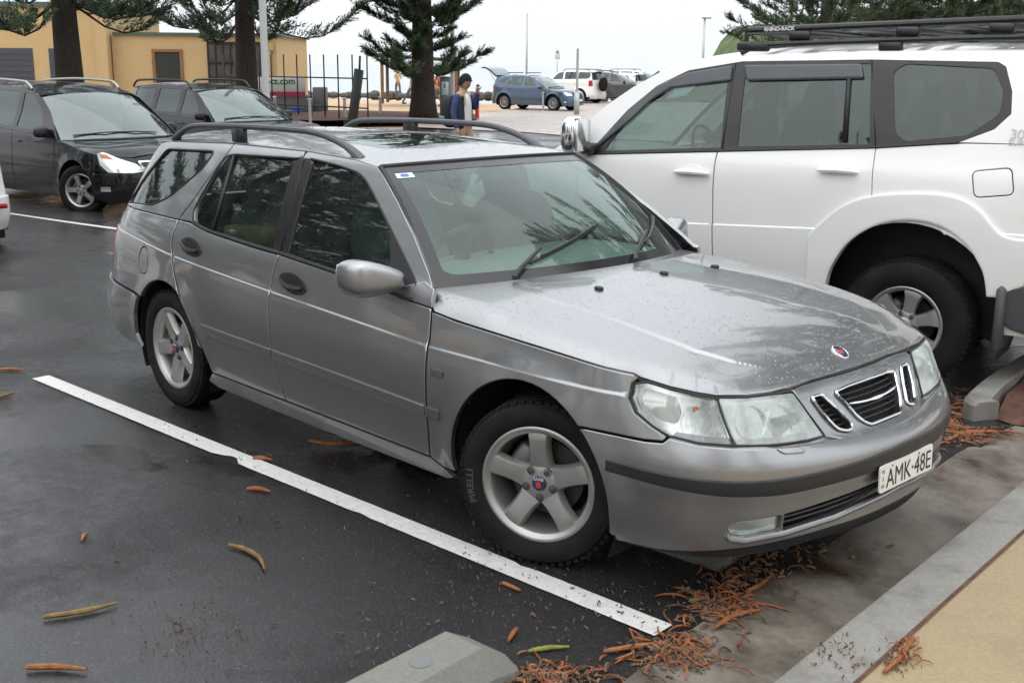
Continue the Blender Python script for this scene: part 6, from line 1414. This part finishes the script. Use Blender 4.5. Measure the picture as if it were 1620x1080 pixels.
# ------------------------------------------------------------------ vegetation
def _leafmat(name, a, b_, c):
    m, n, l, b = _mk(name); _set(b, rough=.55); v = coords(n, l)
    l.new(ramp(n, l, noise(n, l, v, 1.3, 5, .7), [(.3, a), (.55, b_), (.78, c)]), b.inputs['Base Color'])
    b.inputs['Subsurface Weight'].default_value = 0
_leafmat('pine_needles', (.022, .045, .024), (.045, .082, .030), (.10, .13, .035))
_leafmat('pine_dry', (.10, .045, .018), (.16, .075, .03), (.2, .11, .05))
def _bark():
    m, n, l, b = _mk('bark'); _set(b, rough=.9); v = coords(n, l, (6, 6, 2.2))
    f = noise(n, l, v, 3, 6, .7); l.new(ramp(n, l, f, [(.3, (.012, .010, .009)), (.6, (.040, .028, .022)), (.8, (.075, .052, .040))]), b.inputs['Base Color']); bump(n, l, b, f, 1, .06)
_bark()
def pine_crown(seed, h0, H, rad, ntuft=1.0, blen=None, low=None, droop=1.0, t0=.18):
    """Norfolk pine: whorls of sagging branches with up-swept tips, each carrying rope-like tufts of needles"""
    r = np.random.default_rng(seed); LV = []; LF = []; wood = MB(); z = h0; N = 0
    tv = []
    while z < H-.3:
        f = (z-h0)/(H-h0); nb = int(r.integers(5, 8)); off = r.uniform(0, 6.28); L = rad*(1-f)**.75*r.uniform(.85, 1.1)+.35
        if low and z < low[0]: L *= low[1]*r.uniform(.5, 1.2)
        for k in range(nb):
            a = off+2*PI*k/nb+r.uniform(-.25, .25); Lb = L*r.uniform(.7, 1.1); d = np.array([math.cos(a), math.sin(a), 0]); sd = np.array([-d[1], d[0], 0])
            sag = .16*Lb*r.uniform(.5, 1.5)*droop; pts = []
            for t in np.linspace(0, 1, 8): pts.append(d*Lb*t+np.array([0, 0, z+.10*Lb*t-sag*math.sin(PI*min(1, t*1.15)*.9)*1.2+.22*Lb*max(0, t-.65)]))
            wood.tube([tuple(p) for p in pts[:7]], [max(.008, .024*(1-i/8)*(.5+L/4)) for i in range(7)], 5, False)
            nt = int(26*Lb*ntuft/2.2)+8
            for q in range(nt):
                t = r.uniform(t0, 1)**.75; i = min(6, int(t*7)); p = pts[i]+(pts[i+1]-pts[i])*(t*7-i)
                sgn = -1 if q % 2 else 1
                ax = d*r.uniform(.25, .8)+sd*sgn*r.uniform(.3, 1.0)*(1.15-t)+np.array([0, 0, r.uniform(.15, .75)])
                ax /= np.linalg.norm(ax); ll = r.uniform(.35, .75)*(.6+.5*(1-t))*min(1.25, .5+Lb/4)
                tv.append((p, ax, ll))
        z += r.uniform(.38, .62)*(1.0+.2*(1-f))
    # needles: blades around each tuft axis
    P = np.array([t[0] for t in tv]); A = np.array([t[1] for t in tv]); Ls = np.array([t[2] for t in tv]); M_ = 20
    V = np.zeros((len(P), M_, 3, 3))
    for j in range(M_):
        t = r.uniform(0.05, .95, len(P))[:, None]; base = P+A*Ls[:, None]*t+np.array([0, 0, .12])*(t*Ls[:, None])
        rnd = r.normal(size=(len(P), 3)); rnd -= A*(rnd*A).sum(1, keepdims=True); rnd /= np.linalg.norm(rnd, axis=1, keepdims=True)
        dr = A*.75+rnd*.8; dr /= np.linalg.norm(dr, axis=1, keepdims=True); ln = r.uniform(.10, .21, len(P))[:, None]; w = np.cross(dr, rnd+.01); w /= np.maximum(np.linalg.norm(w, axis=1, keepdims=True), 1e-6); w = w*r.uniform(.012, .024, len(P))[:, None]
        V[:, j, 0] = base-w; V[:, j, 1] = base+w; V[:, j, 2] = base+dr*ln
    V = V.reshape(-1, 3); F = np.arange(len(V)).reshape(-1, 3)
    me = bpy.data.meshes.new('crown'); me.vertices.add(len(V)); me.vertices.foreach_set('co', V.ravel()); me.loops.add(len(V)); me.loops.foreach_set('vertex_index', np.arange(len(V), dtype=np.int32)); me.polygons.add(len(F)); me.polygons.foreach_set('loop_start', np.arange(0, len(V), 3, dtype=np.int32)); me.update(); me.materials.append(MATS['pine_needles'])
    wm = mesh_from('limbs', wood.v, wood.f, 'bark')
    return me, wm
def trunk_mesh(r0, H, seed, flare=1.35):
    r = np.random.default_rng(seed); pts = []; rs = []
    for i, t in enumerate(np.linspace(0, 1, 16)): pts.append((.04*math.sin(3*t+seed), .04*math.cos(4*t+seed), -.3+(H+.3)*t)); rs.append(r0*(1-t)**.8*(1+(flare-1)*math.exp(-t*H/.5))*(1+r.uniform(-.03, .03))+.02)
    return mesh_from('trunk', *(lambda m: (m.v, m.f))(MB().tube(pts, rs, 16)), 'bark')
CR = {'d': pine_crown(6, 3.75, 15, 4.2, 1.35, droop=1.3, t0=.12), 'a': pine_crown(1, 2.1, 14, 5.0, 2.3, low=(4.1, .50), droop=1.0), 'b': pine_crown(2, 2.6, 16, 4.2, 1.25, low=None), 'c': pine_crown(3, 1.5, 15, 4.4, 1.2, low=(3.2, .42))}
TR = {'d': trunk_mesh(.37, 15, 5), 'a': trunk_mesh(.44, 14, 1), 'b': trunk_mesh(.40, 16, 2), 'c': trunk_mesh(.36, 15, 3)}
def pine(label, x, y, z, kind, rz=0, sc=1, group='Norfolk pine trees around the car park'):
    t = thing('pine_tree', label, 'tree', (x, y, z), (0, 0, rz), group); t.scale = (sc, sc, sc)
    for nm, me in (('trunk', TR[kind]), ('crown', CR[kind][0]), ('limbs', CR[kind][1])): tag(link(bpy.data.objects.new(nm, me), t), kind='stuff' if nm == 'limbs' else None)
    return t
p = ad(668, 178, 42); pine('pine with the thick bare trunk standing behind the walking person', p.x, p.y, FG+.05, 'a', .4)
p = ad(393, 150, 38); pine('pine whose dark trunk stands beside the white lamp pole', p.x, p.y, FG, 'd', 1.0)
p = ad(113, 150, 30); pine('pine with low drooping tufts behind the dark people mover', p.x, p.y, FG, 'd', 3.3)
p = ad(290, -200, 24); pine('pine hanging over the roof of the black wagon from out of frame', -24.5, 14.0, FG+2.4, 'b', 2.9) if False else None
for lab, u, D, k, rz, sc in (('pine with sweeping branches above the front of the black roof platform', 1300, 58, 'b', .8, 1.15), ('dense dark pine above the middle of the black roof platform', 1420, 66, 'c', .2, 1.3), ('dense dark pine above the rear end of the black roof platform', 1560, 60, 'c', 1.4, 1.3), ('distant pine beyond the black roof platform at the right edge', 1640, 74, 'b', 2.4, 1.3)):
    q = ad(u, 150, D); pine(lab, q.x, q.y, FG+.1, k, rz, sc)
q = ad(780, 100, 36); 
pine('pine whose branch tip hangs into the sky above the blue hatchback', *(lambda v_: (v_.x, v_.y))(ad(742, 0, 33)), FG+2.6, 'b', 5.1, .9) if False else None
# trees on the near side of the car park, seen only as reflections in glass and paint
for i, (x, y, k, sc) in enumerate(((-14.5, -10.8, 'b', 1.0), (-23, -12, 'c', 1.1), (1.2, 10.6, 'b', 1.35), (12, -13, 'c', 1.2), (-17, -7.0, 'c', 1.0), (-32, -22, 'c', 1.2), (-22, -32, 'c', 1.25), (-8, -34, 'c', 1.2), (6, -34, 'c', 1.3), (22, -22, 'c', 1.3), (26, -4, 'c', 1.3), *[(-52+5.5*j, -25-1.5*(j % 3), 'c', .55+.05*(j % 2)) for j in range(10)])):
    pine(('pine across the car park reflected in the front side window of the silver estate', 'pine further along the car park reflected in the rear side windows of the estate', 'pine in the mulch bed right of the frame, reflected in the windscreen of the estate', 'pine behind the photographer, out of the frame', 'pine left of the car park reflected in the rear quarter window of the estate', *['distant pine behind the photographer, out of the frame']*16)[i], x, y, 0, k, 1.3*i, sc, 'pines on the near side, seen only in reflections')  # the distant pines are added out of view to darken the car sides
# palm on the headland
def palm():
    b = ad(1180, 62, 110); t = thing('palm_tree', 'small palm on the green headland left of the roof platform', 'tree', (b.x, b.y, b.z-4.2)); MB().tube([(0, 0, -.5), (.1, 0, 2.5), (.05, .05, 5.0)], [.28, .22, .2], 8).build('trunk', 'bark', t)
    r = np.random.default_rng(8); V = []; F = []
    for k in range(22):
        a = r.uniform(0, 6.28); up = r.uniform(.2, 1.2); L = r.uniform(1.5, 2.3); prev = None
        for i in range(8):
            s = i/7; c = np.array([math.cos(a)*L*s, math.sin(a)*L*s, 5.0+L*(up*s-.75*s*s*(1+up*.4))]); w = np.array([-math.sin(a), math.cos(a), 0])*.16*math.sin(PI*min(.97, .08+s))
            V += [tuple(c-w+np.array([0, 0, -.10])), tuple(c), tuple(c+w+np.array([0, 0, -.10]))]
            if i: n = len(V); F += [(n-6, n-5, n-2, n-3), (n-5, n-4, n-1, n-2)]
    obj('fronds', V, F, 'pine_needles', t)
palm()
# ------------------------------------------------------------------ people
plain('skin', (.50, .30, .21), .55, var=.08, scale=8)
plain('hair_black', (.008, .007, .006), .85)
plain('shirt_white', (.72, .72, .72), .85); plain('jacket_blue', (.045, .06, .17), .8); plain('jacket_navy', (.02, .025, .045), .8); plain('shorts_tan', (.40, .30, .22), .85)
plain('shirt_yellow', (.55, .42, .14), .85, var=.4, scale=40); plain('shirt_red', (.38, .03, .035), .85); plain('trousers_grey', (.12, .115, .11), .85); plain('shirt_grey', (.3, .31, .34), .85); plain('shoe_dark', (.03, .03, .03), .7); plain('bag_black', (.018, .019, .022), .75, bmp=.3); plain('bag_teal', (.08, .42, .38), .6)
def skin_obj(name, verts, edges, radii, mat, parent, root=0, sub=2):
    me = bpy.data.meshes.new(name); me.from_pydata([tuple(v) for v in verts], edges, []); me.materials.append(MATS[mat]); o = link(bpy.data.objects.new(name, me), parent)
    m = o.modifiers.new('skin', 'SKIN'); m.use_smooth_shade = True
    for i, r in enumerate(radii):
        sv = me.skin_vertices[0].data[i]; sv.radius = r if isinstance(r, tuple) else (r, r); sv.use_root = (i == root)
    s = o.modifiers.new('smooth', 'SUBSURF'); s.levels = sub; s.render_levels = sub
    return o
def person(label, loc, rz, H=1.74, arms=None, lean=0.0, stride=.12, top='shirt_white', sleeve=None, bottom='shorts_tan', shorts=True, jacket=None, hair='hair_black', head_turn=0.0, head_nod=.15, fine=True, bend=0):
    """figure facing local +X; arms = ((elbow, wrist) left, (elbow, wrist) right) in fractions of height, shoulders at .82"""
    T = thing('person', label, 'person', loc, (0, 0, rz)); h = H
    sh = .115*h; hipw = .052*h
    arms = arms or (((.02, .135, .63), (.05, .13, .48)), ((.02, -.135, .63), (.05, -.13, .48)))
    S = lambda x, y, z: (x*h+lean*max(0, z-.5)*h, y*h, z*h)
    V = [S(0, 0, .52), S(.005, 0, .60), S(-.005, 0, .70), S(-.005, 0, .79), S(0, 0, .845), S(.012, 0, .885)]; E_ = [(0, 1), (1, 2), (2, 3), (3, 4), (4, 5)]; R_ = [(.062*h, .085*h), (.055*h, .075*h), (.06*h, .088*h), (.05*h, .085*h), .030*h, .034*h]
    for sg, (el, wr) in zip((1, -1), arms):
        i = len(V); V += [S(-.005, sg*.105, .805), S(*el), S(*wr), S(wr[0]+(wr[0]-el[0])*.28, wr[1]+(wr[1]-el[1])*.28, wr[2]+(wr[2]-el[2])*.28)]; E_ += [(3, i), (i, i+1), (i+1, i+2), (i+2, i+3)]; R_ += [.036*h, .026*h, .018*h, .020*h]
    for sg, st in ((1, stride), (-1, -stride)):
        i = len(V); V += [S(st*.12, sg*.052, .47), S(st*.55+.015, sg*.055, .28), S(st*.95-.01, sg*.056, .05), S(st*.95+.075, sg*.062, .018)]; E_ += [(0, i), (i, i+1), (i+1, i+2), (i+2, i+3)]; R_ += [.052*h, .034*h, .022*h, .022*h]
    b = skin_obj('body', V, E_, R_, 'skin', T)
    # head with face
    hr = .068*h; hc = Vector((.018*h+lean*.45*h, 0, .925*h)); Rz = Matrix.Rotation(head_turn, 3, 'Z') @ Matrix.Rotation(head_nod, 3, 'Y'); hv = []; hf = []; n, m = 20, 14
    for i in range(m+1):
        th = -PI/2+PI*i/m; z = math.sin(th)
        for j in range(n):
            ph = 2*PI*j/n; x, y = math.cos(th)*math.cos(ph), math.cos(th)*math.sin(ph)
            px, py, pz = x*hr*.92, y*hr*.74, z*hr*1.14
            if z < -.1: px *= 1-.22*(-z); py *= 1-.34*(-z)
            if x > .75 and abs(y) < .22 and -.42 < z < .12: px += hr*.20*(1-abs(y)/.22)*(1-abs(z+.12)/.34 if z < .12 else 0)
            if x > .3 and -.02 < z < .22 and .15 < abs(y) < .6: px -= hr*.07
            if x > .6 and -.62 < z < -.45 and abs(y) < .3: px += hr*.04
            hv.append(tuple(Rz @ Vector((px, py, pz))+hc))
    for i in range(m):
        for j in range(n): hf.append((i*n+j, i*n+(j+1) % n, (i+1)*n+(j+1) % n, (i+1)*n+j))
    hd = obj('head', hv, hf, 'skin', T, True, 80)
    for sg in (-1, 1):
        MB().add(*superbox(tuple(Rz @ Vector((-.0, sg*hr*.74, -.05*hr))+hc), (hr*.28, hr*.12, hr*.42), 2.2, 6)).build('ear', 'skin', hd)
        MB().add(*superbox(tuple(Rz @ Vector((hr*.80, sg*hr*.30, .10*hr))+hc), (hr*.10, hr*.20, hr*.10), 2, 6)).build('eye', 'hair_black', hd)
    MB().add(*superbox(tuple(Rz @ Vector((hr*.74, 0, -.55*hr))+hc), (hr*.1, hr*.34, hr*.07), 2, 6)).build('mouth', 'shirt_red', hd)
    rh = np.random.default_rng(9); sv = []
    for i in range(m+1):
        th = -.35+(PI/2+.35)*i/m; z = math.sin(th)
        for j in range(n):
            ph = 2*PI*j/n; x, y = math.cos(th)*math.cos(ph), math.cos(th)*math.sin(ph); k = 1.12+.05*rh.uniform(-1, 1)
            zz = max(z, (.42 if x > .35 else (.05 if x > 0 else -.35))); sv.append(tuple(Rz @ Vector((x*hr*.92*k-(.0), y*hr*.76*k, zz*hr*1.16*k))+hc))
    obj('hair', sv, hf, hair, hd, True, 80)
    # clothes: slightly larger skins over the body
    g = 1.13
    tv = [V[i] for i in (0, 1, 2, 3)]; tE = [(0, 1), (1, 2), (2, 3)]; tR = [(r[0]*g, r[1]*g) for r in R_[:4]]
    slv = sleeve or top
    skin_obj('shirt', [S(0, 0, .50)]+tv[1:]+[S(.002, 0, .848)], tE+[(3, 4)], tR+[(.040*h, .042*h)], top, T)
    for k, i in enumerate((6, 10)):
        a, e, w = (Vector(V[i+q]) for q in range(3)); end = w if jacket else a.lerp(e, .75)
        skin_obj('sleeve', [Vector(V[3]).lerp(a, .55), a, e, end] if jacket else [Vector(V[3]).lerp(a, .55), a, end], [(0, 1), (1, 2)]+([(2, 3)] if jacket else []), [.042*h, .037*h, .031*h, .026*h] if jacket else [.045*h, .042*h, .038*h], jacket or slv, T)
    if jacket:
        for sg in (1, -1): skin_obj('jacket_front', [S(.018, sg*.076, .50), S(.024, sg*.078, .60), S(.020, sg*.082, .72), S(.008, sg*.075, .81)], [(0, 1), (1, 2), (2, 3)], [(.05*h, .026*h)]*3+[(.04*h, .026*h)], jacket if sg > 0 else 'jacket_navy', T)
        skin_obj('jacket_back', [S(-.028, 0, .50), S(-.03, 0, .62), S(-.03, 0, .74), S(-.02, 0, .82)], [(0, 1), (1, 2), (2, 3)], [(.046*h, .092*h)]*3+[(.04*h, .08*h)], jacket, T)
    i = len(V)-8
    for k in (0, 4):
        a, kn, an = (Vector(V[i+k+q]) for q in range(3)); end = kn.lerp(a, .12) if shorts else an
        skin_obj('trouser_leg', [Vector(V[0]), a, end] if shorts else [Vector(V[0]), a, kn, end], [(0, 1), (1, 2)]+([] if shorts else [(2, 3)]), [(.068*h, .07*h), .060*h, .052*h] if shorts else [(.068*h, .07*h), .058*h, .042*h, .034*h], bottom, T)
        ft = Vector(V[i+k+3]); MB().add(*superbox((ft.x-.035*h, ft.y, .024*h), (.155*h, .055*h, .05*h), 2.8, 8)).build('shoe', 'shoe_dark', T)
    if fine:
        for sg, (i0) in ((1, 6), (-1, 10)):
            w, hnd = Vector(V[i0+2]), Vector(V[i0+3]); d = (hnd-w).normalized(); side = Vector((0, 0, 1)).cross(d); side = side.normalized() if side.length > .1 else Vector((1, 0, 0)); nrm = d.cross(side)
            for f, L in zip((-1.5, -.5, .5, 1.5), (.034, .042, .04, .03)):
                p0 = hnd+side*f*.0095*h; p1 = p0+d*L*h*.55-nrm*.004*h; p2 = p1+d*L*h*.35-nrm*.014*h; skin_obj('finger', [p0, p1, p2], [(0, 1), (1, 2)], [.0055*h, .005*h, .004*h], 'skin', b, 0, 1)
            p0 = w+d*.02*h+side*.014*h; skin_obj('thumb', [p0, p0+d*.018*h+side*.014*h, p0+d*.036*h+side*.017*h], [(0, 1), (1, 2)], [.0065*h, .006*h, .005*h], 'skin', b, 0, 1)
    return T
pp = ad(733, 118, 18.7); gz_p = 1.61-1.76
WALK = person('person in blue jacket, white shirt and shorts with a backpack, hand at face', (pp.x, pp.y, gz_p), math.radians(14), 1.76, arms=(((.055, .125, .68), (.125, .05, .845)), ((-.02, -.14, .64), (.02, -.135, .50))), stride=.10, top='shirt_white', jacket='jacket_blue', bottom='shorts_tan', head_turn=-.1, head_nod=.32)
bk = thing('backpack', 'black backpack with a teal mark on the back of the walking person', 'bag', (pp.x, pp.y, gz_p), (0, 0, math.radians(14)))
bb = MB().add(*superbox((-.235, -.02, 1.16), (.24, .36, .54), 3, 12)).build('pack', 'bag_black', bk); MB().add(*superbox((-.335, -.02, 1.06), (.10, .28, .28), 3, 10)).build('front_pocket', 'bag_black', bb); MB().bbox((-.30, -.16, 1.06), (.10, .10, .05), .01).build('logo_patch', 'bag_teal', bb)
for sg in (-1, 1): MB().tube([(-.16, .10*sg-.01, 1.38), (-.04, .115*sg, 1.475), (.085, .12*sg, 1.40), (.085, .125*sg, 1.22), (-.06, .155*sg, 1.02), (-.16, .13*sg, .98)], .017, 6, flat=.5).build('strap', 'bag_black', bk)
q = on_z(629, 152, FG); person('distant person in a yellow shirt standing by the shelter', (q.x*.98, q.y*.98, FG), math.radians(-20), 1.72, top='shirt_yellow', bottom='trousers_grey', shorts=False, fine=False, arms=(((.05, .13, .66), (.13, .07, .64)), ((.05, -.13, .66), (.13, -.06, .64))))
q = ad(692, 150, 57); person('distant person in a red shirt with a hand on the hip', (q.x, q.y, FG), math.radians(220), 1.75, top='shirt_red', bottom='trousers_grey', shorts=True, fine=False, arms=(((-.03, .20, .66), (.02, .10, .55)), ((.02, -.135, .63), (.05, -.13, .48))))
q = ad(651, 150, 60); person('distant person in grey half hidden by the thick pine trunk', (q.x, q.y, FG), math.radians(60), 1.70, top='shirt_grey', bottom='trousers_grey', shorts=False, fine=False, lean=.25, stride=.3)
# ------------------------------------------------------------------ fallen pine twigs and litter
def _twig(name, a, b_):
    m, n, l, b = _mk(name); _set(b, rough=.6); v = coords(n, l); l.new(ramp(n, l, noise(n, l, v, 26, 3), [(.35, a), (.65, b_)]), b.inputs['Base Color']); bump(n, l, b, noise(n, l, v, 220, 2), .9, .004)
_twig('twig_olive', (.14, .085, .025), (.25, .16, .05)); _twig('twig_brown', (.06, .035, .018), (.15, .085, .04)); _twig('twig_rust', (.22, .075, .022), (.38, .15, .05)); _twig('twig_red', (.24, .062, .018), (.36, .13, .045)); _twig('twig_green', (.16, .17, .03), (.30, .28, .05)); _twig('chips', (.10, .050, .030), (.30, .17, .10))
rl = np.random.default_rng(21)
def road_z(x, y):
    if x > kx(y)+.25: return .130
    if x > kx(y)+.07: return .135
    return float(ground_z(x, y))+(.002 if x < kx(y)-.36 else .004-.03*float(smst(-.36, -.05, x-kx(y))))
def twig(label, pts, mat, r=.011, group='fallen pine twigs'):
    """a cord of overlapping scale leaves: tapered, knobbly tube with scale tips"""
    P = open_curve([(x, y, road_z(x, y)+r*.9) for x, y in pts], 6); n = len(P); m = MB()
    r = r*.82; rs = [r*(.45+.55*math.sin(PI*min(1, (i+1.5)/n*1.02)))*(1+.12*rl.uniform(-1, 1)) for i in range(n)]
    o = thing('pine_twig', label, 'twig', (float(P[0][0]), float(P[0][1]), float(P[0][2])), (0, 0, 0), group); Q = P-P[0]
    m.tube([tuple(p) for p in Q], rs, 7).build('stem', mat, o)
    s = MB()
    for i in range(1, n-1):
        t = Q[i+1]-Q[i-1]; t = t/np.linalg.norm(t)
        for k in range(5):
            a = 2*PI*k/5+i*.7; sd_ = np.cross(t, [0, 0, 1]); sd_ /= max(np.linalg.norm(sd_), 1e-6); u = sd_*math.cos(a)+np.array([0, 0, 1])*math.sin(a); b0 = Q[i]+u*rs[i]*.8
            if b0[2]+float(P[0][2]) < road_z(float(P[i][0]), float(P[i][1]))+.001: continue
            w = np.cross(t, u)*rs[i]*.32; s.add([tuple(b0-w), tuple(b0+w), tuple(b0+u*rs[i]*.5+t*rs[i]*1.6)], [(0, 1, 2)])
    s.build('scale_leaves', mat, o, False)['kind'] = 'stuff'
    return o
def gp(*q): return [tuple(on_z(u, v, 0))[:2] for u, v in q]
twig('curved olive twig alone on the asphalt left of the white line', gp((363, 866), (388, 873), (410, 886), (419, 905)), 'twig_olive', .012)
twig('long straight olive twig on the asphalt near the left edge', gp((68, 981), (130, 972), (187, 958)), 'twig_olive', .012)
twig('straight rust twig in the lower left corner of the asphalt', gp((42, 1061), (90, 1060), (137, 1064)), 'twig_rust', .013)
twig('short rust twig at the far left edge of the asphalt', gp((-4, 588), (18, 587), (38, 588)), 'twig_rust', .012)
twig('small olive twig below the rust one at the far left edge', gp((-6, 632), (8, 629), (21, 625)), 'twig_olive', .012)
twig('short rust twig touching the white line', gp((400, 728), (416, 728), (430, 731)), 'twig_rust', .012)
twig('short red twig just left of the white line near its middle', gp((391, 777), (410, 777), (427, 781)), 'twig_red', .012)
twig('tiny curled twig on the open asphalt', gp((130, 858), (133, 850), (139, 846)), 'twig_rust', .008)
twig('long rust twig in the shade under the silver estate', gp((490, 701), (520, 706), (560, 704), (592, 699)), 'twig_rust', .014)
twig('yellow green twig near the foreground wheel stop', gp((836, 1034), (868, 1029), (900, 1027)), 'twig_green', .010)
twig('stubby rust twig beside the white line towards the kerb', gp((796, 926), (824, 938)), 'twig_rust', .010)
twig('small red twig left of the yellow green twig', gp((804, 1018), (812, 1005), (818, 997)), 'twig_red', .009)
twig('red twig across the gutter edge with a forked end', gp((1132, 997), (1160, 979), (1200, 968)), 'twig_red', .012)
twig('second red twig above the forked one on the gutter edge', gp((1180, 939), (1200, 930), (1220, 914)), 'twig_red', .010)
twig('rust twig on the asphalt below the end of the white line', gp((955, 1035), (1000, 1028), (1035, 1022)), 'twig_rust', .011)
for k, q in enumerate((((1505, 632), (1545, 640), (1582, 634)), ((1500, 652), (1540, 660), (1585, 650)), ((1495, 690), (1540, 668), (1600, 686)), ((1498, 668), (1530, 672), (1575, 672)))):
    twig(('uppermost', 'second', 'lowest bent', 'third')[k]+' orange twig in the pile right of the number plate', gp(*q), 'twig_red' if k % 2 else 'twig_rust', .013)
twig('rust twig lying across the joint of kerb and footpath', [tuple(on_z(u, v, .135))[:2] for u, v in ((1398, 1064), (1425, 1040), (1446, 1008))], 'twig_red', .009)
# crumbled litter: uncountable
def litter(name, label, spots, mats_r, frac=1.0):
    V = []; F = []
    for (u, v, su, sv, cnt, L0_, L1_, zl) in spots:
        for k in range(int(cnt*frac)):
            p = on_z(u+rl.normal(0, su), v+rl.normal(0, sv), zl); x, y = p.x, p.y; z = road_z(x, y)
            a = rl.uniform(0, 6.28); L = rl.uniform(L0_, L1_); w = L*rl.uniform(.12, .35); h = rl.uniform(.002, .008); d = np.array([math.cos(a), math.sin(a)]); nn = np.array([-d[1], d[0]]); tz = rl.uniform(0, .012)
            b = len(V); c = np.array([x, y])
            for (s_, t_) in ((-.5, -.5), (.5, -.5), (.5, .5), (-.5, .5)): q = c+d*L*s_+nn*w*t_; V.append((q[0], q[1], z+.0015+tz*(.5+s_)))
            for (s_, t_) in ((-.4, -.35), (.4, -.35), (.4, .35), (-.4, .35)): q = c+d*L*s_+nn*w*t_; V.append((q[0], q[1], z+h+.0015+tz*(.5+s_)))
            F += [(b+4, b+5, b+6, b+7), (b, b+1, b+5, b+4), (b+1, b+2, b+6, b+5), (b+2, b+3, b+7, b+6), (b+3, b, b+4, b+7)]
    o = obj(name, V, F, mats_r, None, False); tag(o, label, 'litter', None, 'stuff'); return o
litter('bark_litter', 'brown bark and needle crumbs along the gutter and under the estate', ((1070, 1035, 30, 14, 240, .006, .03, 0), (1130, 962, 26, 14, 160, .008, .04, 0), (1180, 912, 34, 14, 100, .008, .04, 0), (1240, 872, 50, 12, 70, .008, .04, 0), (870, 1070, 50, 8, 150, .006, .035, 0), (1530, 678, 20, 18, 220, .008, .05, -.06), (1560, 640, 40, 14, 150, .008, .05, -.06), (1420, 1040, 16, 14, 70, .004, .018, .135), (1320, 1035, 26, 20, 70, .003, .014, .135), (640, 1070, 24, 8, 60, .006, .03, 0), (700, 1010, 90, 40, 60, .004, .02, 0), (960, 980, 90, 40, 60, .004, .02, 0)), 'chips')
def curls(name, label, spots, mat):
    """bent strands of shed branchlets, too many to count"""
    m = MB()
    for (u, v, su, sv, cnt, L0_, L1_, zl) in spots:
        for k in range(cnt):
            p = on_z(u+rl.normal(0, su), v+rl.normal(0, sv), zl); a = rl.uniform(0, 6.28); L = rl.uniform(L0_, L1_); kk = rl.uniform(-1.6, 1.6); r_ = rl.uniform(.0014, .0046); pts = []; x, y = p.x, p.y; hh = rl.uniform(0, .02)
            for i in range(5):
                pts.append((x, y, road_z(x, y)+r_+hh*math.sin(PI*i/4)*1.0)); x += math.cos(a)*L/4; y += math.sin(a)*L/4; a += kk*.35
            m.tube(pts, [r_*.6, r_, r_*1.05, r_*.9, r_*.4], 5)
    o = m.build(name, mat); tag(o, label, 'litter', None, 'stuff')
curls('needle_litter', 'rust red shed branchlets scattered in the gutter', ((1080, 1028, 36, 16, 52, .03, .12, 0), (1140, 962, 30, 14, 40, .04, .14, 0), (1185, 912, 36, 14, 14, .04, .12, 0), (1240, 878, 40, 10, 8, .04, .10, 0), (1470, 720, 24, 20, 16, .03, .10, 0), (1535, 672, 26, 22, 90, .05, .2, -.06), (1565, 636, 36, 14, 60, .05, .16, -.06), (860, 1066, 60, 10, 30, .03, .09, 0), (1440, 1030, 10, 12, 14, .02, .07, .135), (650, 1066, 30, 8, 14, .02, .08, 0)), 'twig_red')
curls('needle_litter', 'dull brown shed branchlets mixed into the gutter litter', ((1080, 1030, 44, 18, 40, .02, .08, 0), (1145, 958, 34, 16, 34, .03, .09, 0), (1190, 905, 46, 14, 12, .03, .09, 0), (1545, 660, 34, 26, 90, .03, .14, -.06), (880, 1066, 70, 10, 40, .02, .07, 0), (560, 940, 260, 90, 26, .01, .035, 0)), 'twig_brown')
litter('asphalt_crumbs', 'tiny pale crumbs sprinkled over the wet asphalt', ((300, 1000, 50, 30, 150, .003, .010, 0), (520, 960, 220, 110, 170, .002, .008, 0), (250, 830, 200, 120, 90, .002, .008, 0), (700, 800, 200, 90, 90, .002, .008, 0), (450, 700, 120, 40, 70, .003, .010, 0), (900, 900, 120, 60, 120, .003, .010, 0)), 'chips')
